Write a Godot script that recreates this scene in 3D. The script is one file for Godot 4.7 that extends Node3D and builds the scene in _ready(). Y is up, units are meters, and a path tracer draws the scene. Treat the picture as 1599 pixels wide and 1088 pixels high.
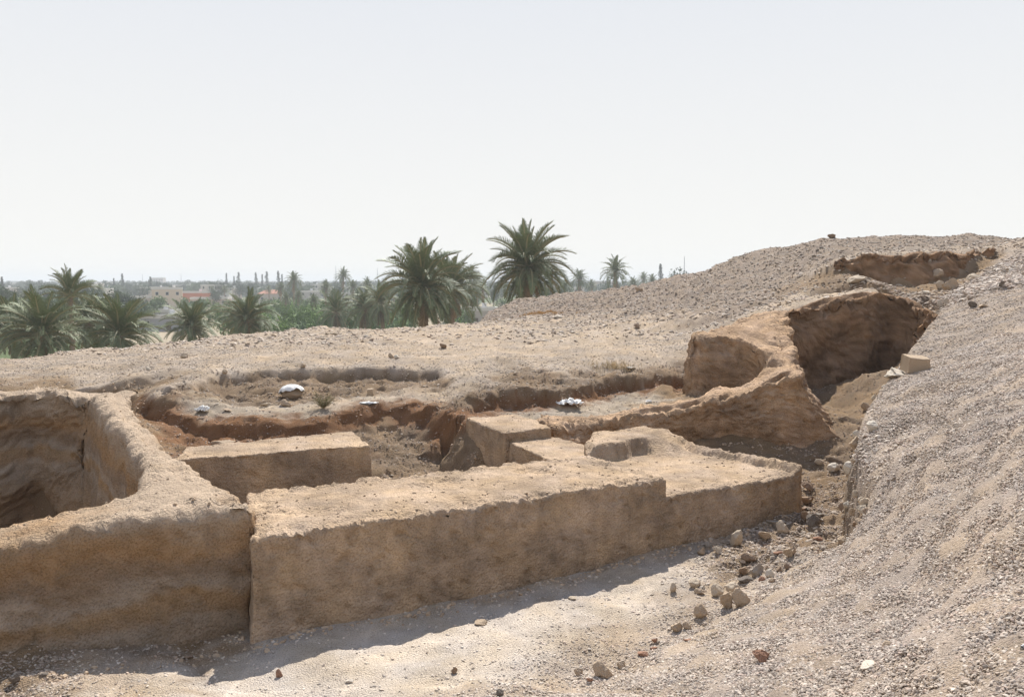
extends Node3D
# Excavated mud walls on a settlement mound, looking over a gravel bank to a palm oasis.
# Units are metres; y = 0 is the floor of the front trench, the camera looks along -z.

var taken := {}
var rng := RandomNumberGenerator.new()
var n_soft := FastNoiseLite.new()
var n_fbm := FastNoiseLite.new()
var n_warp := FastNoiseLite.new()
var n_cell := FastNoiseLite.new()
var M := {}

func _ready() -> void:
	set_view()
	rng.seed = 4711
	n_soft.seed = 3; n_soft.frequency = 1.0; n_soft.fractal_type = FastNoiseLite.FRACTAL_NONE
	n_fbm.seed = 9; n_fbm.frequency = 1.0; n_fbm.fractal_type = FastNoiseLite.FRACTAL_FBM; n_fbm.fractal_octaves = 4
	n_warp.seed = 21; n_warp.frequency = 1.0; n_warp.fractal_type = FastNoiseLite.FRACTAL_RIDGED; n_warp.fractal_octaves = 3
	n_cell.seed = 33; n_cell.frequency = 1.0; n_cell.noise_type = FastNoiseLite.TYPE_CELLULAR; n_cell.cellular_return_type = FastNoiseLite.RETURN_DISTANCE2_SUB; n_cell.fractal_type = FastNoiseLite.FRACTAL_FBM; n_cell.fractal_octaves = 2
	make_materials()
	build_land()
	build_plain()
	build_walls()
	build_gravel()
	build_crumbs()
	build_stones()
	build_litter()
	build_palms()
	build_trees()
	build_houses()

func set_view() -> void:
	var cam := Camera3D.new()
	cam.name = "camera"
	add_child(cam)
	cam.position = Vector3(0, 3.2, 0)
	cam.rotation_degrees = Vector3(-4.377, 0, 0)
	cam.fov = 42.88
	cam.near = 0.1
	cam.far = 9000.0
	cam.current = true
	var we := WorldEnvironment.new()
	we.name = "environment"
	add_child(we)
	var env := Environment.new()
	we.environment = env
	env.background_mode = Environment.BG_SKY
	var sky := Sky.new()
	var sm := ProceduralSkyMaterial.new()
	sm.sky_top_color = Color(0.34, 0.48, 0.69)
	sm.sky_horizon_color = Color(0.795, 0.792, 0.778)
	sm.sky_curve = 0.95
	sm.ground_horizon_color = Color(0.76, 0.755, 0.74)
	sm.ground_bottom_color = Color(0.55, 0.5, 0.44)
	sm.sun_angle_max = 0.0
	sky.sky_material = sm
	env.sky = sky
	env.tonemap_mode = Environment.TONE_MAPPER_LINEAR
	env.tonemap_exposure = 1.63
	env.sdfgi_enabled = true
	env.ssao_enabled = true
	env.ssil_enabled = true
	env.fog_enabled = true
	env.fog_density = 0.00055
	env.fog_light_color = Color(0.86, 0.87, 0.87)
	var sun := DirectionalLight3D.new()
	sun.name = "sun"
	add_child(sun)
	# high sun beyond the walls, a little to the right of the view
	sun.rotation_degrees = Vector3(-46, 173, 0)
	sun.light_energy = 1.6
	sun.light_color = Color(1.0, 0.992, 0.975)
	sun.light_angular_distance = 0.55
	sun.shadow_enabled = true

# ---------------------------------------------------------------- helpers

func numbered(called: String) -> String:
	var n: int = taken.get(called, 0)
	taken[called] = n + 1
	return called if n == 0 else "%s_%03d" % [called, n]

func tag(o: Node, label: String, category := "", group := "", kind := "") -> Node:
	if label: o.set_meta("label", label)
	if category: o.set_meta("category", category)
	if group: o.set_meta("group", group)
	if kind: o.set_meta("kind", kind)
	return o

func thing(called: String, label: String, category: String, at := Vector3.ZERO, turn := 0.0, group := "") -> Node3D:
	var o := Node3D.new()
	o.name = numbered(called)
	add_child(o)
	o.position = at
	o.rotation.y = turn
	tag(o, label, category, group)
	return o

func put(mesh: Mesh, called: String, mat: Material, parent: Node = null) -> MeshInstance3D:
	var o := MeshInstance3D.new()
	o.mesh = mesh
	if mat: o.material_override = mat
	if parent == null:
		o.name = numbered(called)
		add_child(o)
	else:
		o.name = called
		parent.add_child(o, true)
	return o

func copy_of(src: Node3D, called: String, label: String, at: Vector3, turn: float, size: float, group := "") -> Node3D:
	var c: Node3D = src.duplicate()
	c.name = numbered(called)
	add_child(c)
	c.position = at
	c.rotation = Vector3(0, turn, 0)
	c.scale = Vector3.ONE * size
	c.set_meta("label", label)
	if group: c.set_meta("group", group)
	return c

# an indexed triangle mesh with smooth normals
func commit(v: PackedVector3Array, idx: PackedInt32Array, col: PackedColorArray, flat := false) -> ArrayMesh:
	var arr := []
	arr.resize(Mesh.ARRAY_MAX)
	if flat:
		var fv := PackedVector3Array(); var fn := PackedVector3Array(); var fc := PackedColorArray()
		for t in range(0, idx.size(), 3):
			var a := v[idx[t]]; var b := v[idx[t + 1]]; var c := v[idx[t + 2]]
			var n := (c - a).cross(b - a).normalized()
			fv.append(a); fv.append(b); fv.append(c)
			fn.append(n); fn.append(n); fn.append(n)
			if col.size(): fc.append(col[idx[t]]); fc.append(col[idx[t + 1]]); fc.append(col[idx[t + 2]])
		arr[Mesh.ARRAY_VERTEX] = fv
		arr[Mesh.ARRAY_NORMAL] = fn
		if col.size(): arr[Mesh.ARRAY_COLOR] = fc
	else:
		var nn := PackedVector3Array()
		nn.resize(v.size())
		for t in range(0, idx.size(), 3):
			var i := idx[t]; var j := idx[t + 1]; var k := idx[t + 2]
			var n := (v[k] - v[i]).cross(v[j] - v[i])
			nn[i] += n; nn[j] += n; nn[k] += n
		for i in nn.size(): nn[i] = nn[i].normalized()
		arr[Mesh.ARRAY_VERTEX] = v
		arr[Mesh.ARRAY_NORMAL] = nn
		arr[Mesh.ARRAY_INDEX] = idx
		if col.size(): arr[Mesh.ARRAY_COLOR] = col
	var m := ArrayMesh.new()
	m.add_surface_from_arrays(Mesh.PRIMITIVE_TRIANGLES, arr)
	return m

func lin(r: float, g: float, b: float) -> Color:
	return Color(r, g, b).linear_to_srgb()

func noise_tex(kind: int, freq: float, octaves: int, sd: int, stops: Array, size := 1024) -> NoiseTexture2D:
	var f := FastNoiseLite.new()
	f.noise_type = kind as FastNoiseLite.NoiseType
	f.frequency = freq
	f.seed = sd
	f.fractal_octaves = octaves
	f.fractal_gain = 0.62
	if octaves <= 1: f.fractal_type = FastNoiseLite.FRACTAL_NONE
	var t := NoiseTexture2D.new()
	t.width = size; t.height = size
	t.seamless = true
	t.noise = f
	if stops.size():
		var g := Gradient.new()
		var o := PackedFloat32Array(); var c := PackedColorArray()
		for s in stops:
			o.append(s[0]); c.append(s[1])
		g.offsets = o; g.colors = c
		t.color_ramp = g
	return t

func earth_material(tex: Texture2D, relief: Texture2D, size: float, cm: float) -> StandardMaterial3D:
	var m := StandardMaterial3D.new()
	m.vertex_color_use_as_albedo = true
	m.albedo_texture = tex
	m.uv1_triplanar = true
	m.uv1_world_triplanar = true
	m.uv1_scale = Vector3.ONE / size
	m.uv1_triplanar_sharpness = 6.0
	m.roughness = 0.95
	m.metallic_specular = 0.2
	if relief:
		m.heightmap_enabled = true
		m.heightmap_texture = relief
		m.heightmap_scale = cm
	return m

func plain_mat(r: float, g: float, b: float, rough := 0.9) -> StandardMaterial3D:
	var m := StandardMaterial3D.new()
	m.albedo_color = lin(r, g, b)
	m.roughness = rough
	m.metallic_specular = 0.3
	return m

func vc_mat(rough := 0.9) -> StandardMaterial3D:
	var m := StandardMaterial3D.new()
	m.vertex_color_use_as_albedo = true
	m.roughness = rough
	m.metallic_specular = 0.25
	return m

func make_materials() -> void:
	var grain := noise_tex(FastNoiseLite.TYPE_SIMPLEX, 0.03, 6, 5, [[0.0, lin(.5, .47, .43)], [0.22, lin(.68, .65, .61)], [0.36, lin(.86, .84, .81)], [0.5, lin(.93, .92, .90)], [0.66, lin(1, .99, .97)], [1.0, lin(1, 1, 1)]])
	var lumps := noise_tex(FastNoiseLite.TYPE_SIMPLEX, 0.014, 7, 6, [])
	var cells := noise_tex(FastNoiseLite.TYPE_CELLULAR, 0.06, 2, 8, [[0.0, lin(1, .98, .96)], [0.3, lin(.92, .90, .88)], [0.55, lin(.78, .75, .72)], [1.0, lin(.48, .45, .42)]])
	var pits := noise_tex(FastNoiseLite.TYPE_CELLULAR, 0.05, 3, 12, [[0.0, Color(1, 1, 1)], [1.0, Color(0, 0, 0)]])
	M.land = earth_material(cells, pits, 0.9, 2.0)
	M.wall = earth_material(grain, lumps, 0.9, 2.3)
	M.plain = earth_material(grain, null, 40.0, 0.0)
	M.stone = earth_material(grain, lumps, 0.35, 0.5)
	M.pebble = vc_mat(0.88)
	M.leafy = vc_mat(0.7)
	M.leafy.backlight = Color(0.4, 0.4, 0.4)
	M.frond = vc_mat(0.6)
	M.frond.metallic_specular = 0.3
	M.frond.backlight = Color(0.5, 0.5, 0.5)
	M.bark = vc_mat(0.95)
	M.render = earth_material(grain, null, 3.0, 0.0)

# ---------------------------------------------------------------- the mound

# soil kinds: 0 gravel, 1 thin gravel, 2 dust, 3 pale plaster, 4 red soil, 5 brown rubble, 6 cut earth, 7 pale dust, 8 stony mound
const SOIL := [Color(.385, .312, .248), Color(0.447, 0.361, 0.275), Color(0.482, 0.383, 0.284), Color(0.600, 0.515, 0.420), Color(0.232, 0.125, 0.065), Color(0.275, 0.198, 0.129), Color(0.292, 0.202, 0.120), Color(0.455, 0.378, 0.29), Color(0.297, 0.234, 0.179)]
const PEBBLY := [1.0, 0.5, 0.13, 0.035, 0.35, 0.7, 0.1, 0.2, 0.6]
const ROUGH := [0.006, 0.02, 0.014, 0.01, 0.05, 0.055, 0.03, 0.02, 0.035]

var gx := PackedFloat32Array()
var gz := PackedFloat32Array()
var gh := PackedFloat32Array()
var gp := PackedFloat32Array()
var gc := PackedColorArray()

func axis(lo: float, a: float, b: float, hi: float, step: float, grow: float, most: float) -> PackedFloat32Array:
	var left := []
	var x := a
	var s := step
	while x > lo:
		s = minf(s * grow, most)
		x -= s
		left.append(x)
	left.reverse()
	var out := PackedFloat32Array(left)
	var n := int(round((b - a) / step))
	for i in n + 1: out.append(a + step * i)
	x = out[out.size() - 1]
	s = step
	while x < hi:
		s = minf(s * grow, most)
		x += s
		out.append(x)
	return out

func build_land() -> void:
	gx = axis(-58.0, -5.6, 6.6, 88.0, 0.05, 1.03, 1.6)
	gz = axis(-92.0, -16.4, -3.0, 18.0, 0.05, 1.022, 1.6)
	var nx := gx.size(); var nz := gz.size()
	gh.resize(nx * nz); gp.resize(nx * nz); gc.resize(nx * nz)
	gh.fill(-7.9)
	var rough := PackedFloat32Array(); rough.resize(nx * nz)
	var pts := PackedVector2Array()
	var np := LAND.size() / 4
	for i in np: pts.append(Vector2(LAND[i * 4], LAND[i * 4 + 2]))
	var tri := Geometry2D.triangulate_delaunay(pts)
	for t in range(0, tri.size(), 3):
		var ia := tri[t]; var ib := tri[t + 1]; var ic := tri[t + 2]
		var a := pts[ia]; var b := pts[ib]; var c := pts[ic]
		var det := (b - a).cross(c - a)
		if absf(det) < 1e-7: continue
		var ha: float = LAND[ia * 4 + 1]; var hb: float = LAND[ib * 4 + 1]; var hc: float = LAND[ic * 4 + 1]
		var ka: int = LAND[ia * 4 + 3]; var kb: int = LAND[ib * 4 + 3]; var kc: int = LAND[ic * 4 + 3]
		var x0 := gx.bsearch(minf(a.x, minf(b.x, c.x))); var x1 := gx.bsearch(maxf(a.x, maxf(b.x, c.x)), false)
		var z0 := gz.bsearch(minf(a.y, minf(b.y, c.y))); var z1 := gz.bsearch(maxf(a.y, maxf(b.y, c.y)), false)
		for j in range(z0, mini(z1, nz)):
			for i in range(x0, mini(x1, nx)):
				var p := Vector2(gx[i], gz[j]) - a
				var v := p.cross(c - a) / det
				var w := (b - a).cross(p) / det
				var u := 1.0 - v - w
				if u < -1e-4 or v < -1e-4 or w < -1e-4: continue
				var q := j * nx + i
				gh[q] = ha * u + hb * v + hc * w
				gp[q] = PEBBLY[ka] * u + PEBBLY[kb] * v + PEBBLY[kc] * w
				rough[q] = ROUGH[ka] * u + ROUGH[kb] * v + ROUGH[kc] * w
				# the soils meet along a broken line, not in a fade
				var jit := n_fbm.get_noise_2d(gx[i] * 2.2, gz[j] * 2.2) * 0.45
				var jit2 := n_fbm.get_noise_2d(gx[i] * 2.2 + 40.0, gz[j] * 2.2) * 0.45
				var su := maxf(0.001, u + jit); var sv := maxf(0.001, v + jit2); var sw := maxf(0.001, w - jit - jit2)
				su *= su; sv *= sv; sw *= sw
				var tot := su + sv + sw
				gc[q] = (SOIL[ka] * su + SOIL[kb] * sv + SOIL[kc] * sw) / tot
	# soften the creases of the survey lines
	for pass_no in 1:
		var src := gh.duplicate()
		for j in range(1, nz - 1):
			for i in range(1, nx - 1):
				var q := j * nx + i
				gh[q] = src[q] * 0.36 + (src[q - 1] + src[q + 1] + src[q - nx] + src[q + nx]) * 0.11 + (src[q - nx - 1] + src[q - nx + 1] + src[q + nx - 1] + src[q + nx + 1]) * 0.05
	var verts := PackedVector3Array(); verts.resize(nx * nz)
	for j in nz:
		for i in nx:
			var q := j * nx + i
			var x := gx[i]; var z := gz[j]
			var r := rough[q]
			var far := clampf((-z - 18.0) / 20.0, 0.0, 1.0)
			gh[q] += n_fbm.get_noise_2d(x * 0.55, z * 0.55) * (0.05 + r * 1.6 + far * 0.12) + n_fbm.get_noise_2d(x * 1.5 + 33.0, z * 1.5) * far * 0.09 + n_fbm.get_noise_2d(x * 3.1 + 7.0, z * 3.1) * r * 1.5 + n_cell.get_noise_2d(x * 5.0, z * 5.0) * maxf(0.0, r - 0.012) * 0.9
			var h := gh[q]
			var tone := 1.0 + n_fbm.get_noise_2d(x * 0.8 + 90.0, z * 0.8) * 0.28 + n_fbm.get_noise_3d(x * 5.0, h * 9.0, z * 5.0) * 0.2
			var warm := n_fbm.get_noise_2d(x * 1.3 - 50.0, z * 1.3) * 0.12
			var c := gc[q]
			gc[q] = Color(c.r * tone * (1.0 + warm * 0.5), c.g * tone, c.b * tone * (1.0 - warm))
			var k := 0.5 + r * 14.0
			verts[q] = Vector3(x + n_soft.get_noise_3d(x * 3.0, h * 5.0, z * 3.0) * 0.05 * k, h, z + n_soft.get_noise_3d(x * 3.0 + 60.0, h * 5.0, z * 3.0) * 0.05 * k)
	var idx := PackedInt32Array()
	idx.resize((nx - 1) * (nz - 1) * 6)
	var w := 0
	for j in nz - 1:
		for i in nx - 1:
			var q := j * nx + i
			idx[w] = q; idx[w + 1] = q + 1; idx[w + 2] = q + nx
			idx[w + 3] = q + 1; idx[w + 4] = q + nx + 1; idx[w + 5] = q + nx
			w += 6
	var o := put(commit(verts, idx, gc), "mound_ground", M.land)
	tag(o, "bare gravelly ground of the excavated mound with trenches and pits", "ground", "", "structure")

func cell(a: PackedFloat32Array, v: float) -> int:
	return clampi(a.bsearch(v) - 1, 0, a.size() - 2)

func height_at(x: float, z: float) -> float:
	var i := cell(gx, x); var j := cell(gz, z)
	var u := clampf((x - gx[i]) / (gx[i + 1] - gx[i]), 0, 1); var v := clampf((z - gz[j]) / (gz[j + 1] - gz[j]), 0, 1)
	var q := j * gx.size() + i
	var nx := gx.size()
	return lerpf(lerpf(gh[q], gh[q + 1], u), lerpf(gh[q + nx], gh[q + nx + 1], u), v)

const PLAIN_Y := -7.5

func build_plain() -> void:
	# one sheet from under the mound to the horizon
	var rings := [0.0, 30.0, 60.0, 90.0, 120.0, 150.0, 180.0, 210.0, 240.0, 280.0, 320.0, 370.0, 430.0, 500.0, 600.0, 720.0, 880.0, 1100.0, 1400.0, 1800.0, 2400.0, 3300.0, 4800.0, 7500.0]
	var seg := 180
	var v := PackedVector3Array(); var c := PackedColorArray(); var idx := PackedInt32Array()
	for r in rings:
		for s in seg:
			var a := TAU * s / seg
			var p := Vector3(cos(a) * r, PLAIN_Y, sin(a) * r - 20.0)
			v.append(p)
			var n := n_fbm.get_noise_2d(p.x * 0.012, p.z * 0.012)
			var green := smoothstep(-0.12, 0.18, n)
			var base := Color(.33, .27, .19).lerp(Color(.085, .11, .04), green)
			c.append(base * (1.0 + 0.3 * n_fbm.get_noise_2d(p.x * 0.05, p.z * 0.05)))
	for k in rings.size() - 1:
		for s in seg:
			var a := k * seg + s; var b := k * seg + (s + 1) % seg
			idx.append_array(PackedInt32Array([a, a + seg, b, b, a + seg, b + seg]))
	var o := put(commit(v, idx, c), "plain_ground", M.plain)
	tag(o, "flat green and dusty plain of the oasis below the mound", "ground", "", "structure")

# ---------------------------------------------------------------- mud walls

# ring: [x, top y, z, foot dx, foot dz] corners of the wall top; inner: [x, y, z] heights inside it
var crumb_spots := PackedVector3Array()
var foot_spots := PackedVector3Array()

func wall_mesh(ring: Array, inner: Array, foot: float, s: float, r: float, amp: float, colour: Callable, smooth := 2, crumble := 1.0, shape = null) -> ArrayMesh:
	var top := PackedVector3Array(); var off := PackedVector2Array()
	var n := ring.size()
	for i in n:
		var a: Array = ring[i]; var b: Array = ring[(i + 1) % n]
		var pa := Vector3(a[0], a[1], a[2]); var pb := Vector3(b[0], b[1], b[2])
		var fa := Vector2(a[3], a[4]) if a.size() > 3 else Vector2.ZERO
		var fb := Vector2(b[3], b[4]) if b.size() > 3 else Vector2.ZERO
		var m := maxi(1, int(Vector2(pb.x - pa.x, pb.z - pa.z).length() / s + 0.5))
		for k in m:
			top.append(pa.lerp(pb, float(k) / m)); off.append(fa.lerp(fb, float(k) / m))
	var cnt := top.size()
	for p in smooth:
		var t2 := top.duplicate(); var o2 := off.duplicate()
		for i in cnt:
			top[i] = t2[i] * 0.5 + (t2[(i + 1) % cnt] + t2[(i + cnt - 1) % cnt]) * 0.25
			off[i] = o2[i] * 0.5 + (o2[(i + 1) % cnt] + o2[(i + cnt - 1) % cnt]) * 0.25
	var flat2 := PackedVector2Array()
	for p in top: flat2.append(Vector2(p.x, p.z))
	var turn := -1.0 if Geometry2D.is_polygon_clockwise(flat2) else 1.0
	var inward := PackedVector2Array()
	for i in cnt:
		var d := flat2[(i + 1) % cnt] - flat2[(i + cnt - 1) % cnt]
		inward.append(Vector2(-d.y, d.x).normalized() * turn)
	var hi := -99.0
	for p in top: hi = maxf(hi, p.y)
	var rows := int(ceil((hi - foot) / s))
	var v := PackedVector3Array(); var col := PackedColorArray(); var idx := PackedInt32Array()
	var edge := PackedFloat32Array(); var nrm := PackedVector3Array()
	for k in rows + 1:
		var t := float(k) / rows
		for i in cnt:
			var tp := top[i]
			var o := off[i] * pow(1.0 - t, 1.5)
			v.append(Vector3(tp.x + o.x, lerpf(foot, tp.y - r, t), tp.z + o.y))
			edge.append(smoothstep(0.8, 1.0, t))
			nrm.append(Vector3(-inward[i].x, 0, -inward[i].y))
	for a in [22.0, 45.0, 68.0, 90.0]:
		var ca: float = r * (1.0 - cos(deg_to_rad(a))); var sa: float = r * sin(deg_to_rad(a))
		for i in cnt:
			var tp := top[i]
			v.append(Vector3(tp.x + inward[i].x * ca, tp.y - r + sa, tp.z + inward[i].y * ca))
			edge.append(1.0)
			nrm.append(Vector3(-inward[i].x * cos(deg_to_rad(a)), sin(deg_to_rad(a)), -inward[i].y * cos(deg_to_rad(a))))
	var all_rows := rows + 5
	for k in all_rows - 1:
		for i in cnt:
			var a := k * cnt + i; var b := k * cnt + (i + 1) % cnt
			if turn < 0.0: idx.append_array(PackedInt32Array([a, a + cnt, b, b, a + cnt, b + cnt]))
			else: idx.append_array(PackedInt32Array([a, b, a + cnt, b, b + cnt, a + cnt]))
	# the top
	var first := (all_rows - 1) * cnt
	var pts := PackedVector2Array()
	for i in cnt: pts.append(Vector2(v[first + i].x, v[first + i].z))
	var rim := pts.duplicate()
	var s2 := s * 1.25
	var box := Rect2(rim[0], Vector2.ZERO)
	for p in rim: box = box.expand(p)
	var inside: Array = Geometry2D.offset_polygon(rim, -s2 * 0.6)
	var y := box.position.y
	while y < box.end.y:
		var x := box.position.x
		while x < box.end.x:
			var p := Vector2(x + rng.randf_range(-.3, .3) * s2, y + rng.randf_range(-.3, .3) * s2)
			for poly in inside:
				if Geometry2D.is_point_in_polygon(p, poly):
					pts.append(p)
					break
			x += s2
		y += s2
	var ctl := []
	for i in range(0, cnt, 3): ctl.append(Vector3(rim[i].x, rim[i].y, top[i].y))
	for q in inner: ctl.append(Vector3(q[0], q[2], q[1]))
	var side_of := PackedVector2Array()
	side_of.resize(pts.size())
	for i in range(cnt, pts.size()):
		var sw := 0.0; var sh := 0.0; var near := 99.0
		var which := 0
		for qi in ctl.size():
			var q: Vector3 = ctl[qi]
			var d2: float = (pts[i] - Vector2(q.x, q.y)).length_squared() + 1e-4
			var w := 1.0 / (d2 * d2)
			sw += w; sh += w * q.z
			if d2 < near:
				near = d2; which = qi
		v.append(Vector3(pts[i].x, sh / sw if shape == null else shape.call(pts[i].x, pts[i].y), pts[i].y))
		edge.append(1.0 - smoothstep(0.0, 0.2, sqrt(near) - s * 1.5))
		side_of[i] = inward[mini(which * 3, cnt - 1)]
		nrm.append(Vector3.UP)
	var tri := Geometry2D.triangulate_delaunay(pts)
	for t in range(0, tri.size(), 3):
		var a := tri[t]; var b := tri[t + 1]; var c := tri[t + 2]
		if a < cnt or b < cnt or c < cnt:
			if not Geometry2D.is_point_in_polygon((pts[a] + pts[b] + pts[c]) / 3.0, rim): continue
			if maxf(pts[a].distance_to(pts[b]), maxf(pts[b].distance_to(pts[c]), pts[c].distance_to(pts[a]))) > s2 * 5.0: continue
		var up := (pts[b] - pts[a]).cross(pts[c] - pts[a]) > 0.0
		idx.append(first + a)
		idx.append(first + (b if up else c))
		idx.append(first + (c if up else b))
	# wear: swellings, flaked lumps, and an upper edge that only loses material
	for i in v.size():
		var p := v[i]
		var e := edge[i]
		var q := p * 0.9
		var d := Vector3(n_soft.get_noise_3dv(q), n_soft.get_noise_3dv(q + Vector3(31, 0, 0)) * 0.5, n_soft.get_noise_3dv(q + Vector3(0, 0, 47))) * amp * 0.9
		var flake := n_cell.get_noise_3d(p.x * 3.2, p.y * 4.6, p.z * 3.2) * (0.75 - 0.6 * nrm[i].y) + n_cell.get_noise_3dv(p * 8.5) * 0.35 + n_fbm.get_noise_3dv(p * 5.0) * 0.5 + n_fbm.get_noise_3dv(p * 15.0) * 0.35
		var up := nrm[i].y
		d += nrm[i] * flake * amp * lerpf(0.75, 0.4, up * up)
		# small holes and fallen flakes in the faces
		d -= nrm[i] * (1.0 - up) * smoothstep(0.3, 0.46, n_fbm.get_noise_3d(p.x * 4.0 + 200.0, p.y * 5.0, p.z * 4.0)) * 0.035
		if e > 0.0:
			var inw := inward[i % cnt] if i < first + cnt else side_of[i - first]
			var big := maxf(0.0, n_fbm.get_noise_3d(p.x * 3.0 + 90.0, p.y * 0.5, p.z * 3.0) + 0.08) + maxf(0.0, n_soft.get_noise_3d(p.x * 1.3, 50.0, p.z * 1.3) - 0.2)
			var bits := maxf(0.0, n_fbm.get_noise_3d(p.x * 9.0, 7.0, p.z * 9.0)) + maxf(0.0, n_fbm.get_noise_3d(p.x * 22.0, 3.0, p.z * 22.0)) * 0.7
			d += Vector3(inw.x, -0.9, inw.y) * big * e * amp * 1.7 * crumble + Vector3(0, -1, 0) * bits * e * amp * 1.5 * crumble
		v[i] = p + d
		col.append(colour.call(p))
		if i >= first: crumb_spots.append(v[i])
	for i in cnt: foot_spots.append(Vector3(top[i].x + off[i].x * .6 - inward[i].x * .03, -inward[i].x, top[i].z + off[i].y * .6 - inward[i].y * .03)); foot_spots.append(Vector3(-inward[i].x, 0, -inward[i].y))
	return commit(v, idx, col)

func mud(p: Vector3) -> Color:
	# straw-tempered mud: drip streaks, darker damp-stained patches, paler dry ones
	var streak := n_fbm.get_noise_3d(p.x * 5.0, p.y * 0.9, p.z * 5.0)
	var patch := n_fbm.get_noise_3d(p.x * 0.9 + 20.0, p.y * 1.3, p.z * 0.9)
	var fine := n_fbm.get_noise_3dv(p * 9.0)
	var blot := n_fbm.get_noise_3dv(p * 3.2 + Vector3(0, 12, 0))
	var t := 1.0 + streak * 0.22 + patch * 0.4 + fine * 0.2 + blot * 0.28
	var w := n_fbm.get_noise_3dv(p * 1.7 + Vector3(70, 0, 0)) * 0.12
	return Color(.415 * t * (1.0 + w * 0.4), .305 * t, .21 * t * (1.0 - w))

func mud_red(p: Vector3) -> Color:
	var c := mud(p)
	var band := n_fbm.get_noise_3d(p.x * 0.8, p.y * 5.0, p.z * 0.8) * 0.22
	return Color(c.r * (0.98 + band), c.g * (0.9 + band), c.b * (0.83 + band))

func mud_dark(p: Vector3) -> Color:
	# the damp brown fill of the mound, layered and stony
	var c := mud_red(p)
	var k := 0.7 + n_fbm.get_noise_3d(p.x * 1.1, p.y * 4.0, p.z * 1.1) * 0.3
	return Color(c.r * k, c.g * k * 0.93, c.b * k * 0.88)

const STRATA := [[-3.0, Color(.30, .21, .135)], [-.6, Color(.33, .24, .155)], [-.05, Color(.31, .24, .17)], [.07, Color(.36, .295, .225)], [.16, Color(.34, .245, .155)], [.26, Color(.37, .255, .145)], [.34, Color(.385, .32, .25)], [.43, Color(.36, .29, .22)], [.5, Color(.29, .22, .155)], [.66, Color(.31, .225, .15)], [.78, Color(.37, .245, .135)], [.92, Color(.38, .265, .16)], [1.02, Color(.39, .30, .21)], [1.12, Color(.45, .365, .275)], [3.0, Color(.46, .375, .285)]]

func strata(p: Vector3) -> Color:
	var y := p.y + n_fbm.get_noise_3d(p.x * 0.7, p.y * 1.2, p.z * 0.7) * 0.22 + n_fbm.get_noise_3dv(p * 4.0) * 0.06 - (p.x + 3.5) * 0.04
	var c: Color = STRATA[0][1]
	for i in STRATA.size() - 1:
		if y >= STRATA[i][0]:
			c = (STRATA[i][1] as Color).lerp(STRATA[i + 1][1], clampf((y - STRATA[i][0]) / (STRATA[i + 1][0] - STRATA[i][0]), 0.0, 1.0))
	var t := 1.0 + n_fbm.get_noise_3dv(p * 7.0) * 0.25 + n_fbm.get_noise_3dv(p * 1.4) * 0.2
	return Color(c.r * t * 0.93, c.g * t * 0.88, c.b * t * 0.85)

# worn hollows in the top of the long wall
const HOLLOWS := [[-1.32, -10.22, .17, .05], [-1.78, -9.97, .08, .05], [-.78, -9.95, .16, .035], [.28, -10.45, .2, .05], [-.05, -11.05, .14, .045], [-1.0, -9.7, .12, .03], [.55, -11.2, .16, .04], [-1.9, -8.6, .2, .03], [1.2, -10.9, .15, .03], [-2.3, -8.6, .12, .03]]

func long_top(x: float, z: float) -> float:
	var y := 0.94
	var j := n_fbm.get_noise_2d(x * 7.0, z * 7.0)
	for h in HOLLOWS:
		var d := Vector2((x - h[0]) * .7, z - h[1]).length() + j * .12
		y -= h[3] * smoothstep(h[2], h[2] * .45, d)
	return y

# the platform: a low floor, a raised rim along the trench side, a higher broken bench at the back
func platform_top(x: float, z: float) -> float:
	var p := Vector2(x, z)
	var j := n_fbm.get_noise_2d(x * 2.2, z * 2.2) * 0.16 + n_fbm.get_noise_2d(x * 12.0, z * 12.0) * 0.05
	var back := p.distance_to(Geometry2D.get_closest_point_to_segment(p, Vector2(1.0, -12.6), Vector2(2.12, -13.8)))
	var side := p.distance_to(Geometry2D.get_closest_point_to_segment(p, Vector2(2.12, -13.8), Vector2(3.84, -11.5)))
	var y := 0.72
	var slump := smoothstep(1.75, 2.3, x + j)
	y = maxf(y, lerpf(0.95, 0.69, smoothstep(lerpf(0.55, 0.45, slump), lerpf(0.68, 1.3, slump), back + j * 0.6)))
	y = maxf(y, lerpf(0.82, 0.71, smoothstep(0.12, 0.22, side + j * 0.12)))
	return maxf(y, 0.64)

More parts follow.
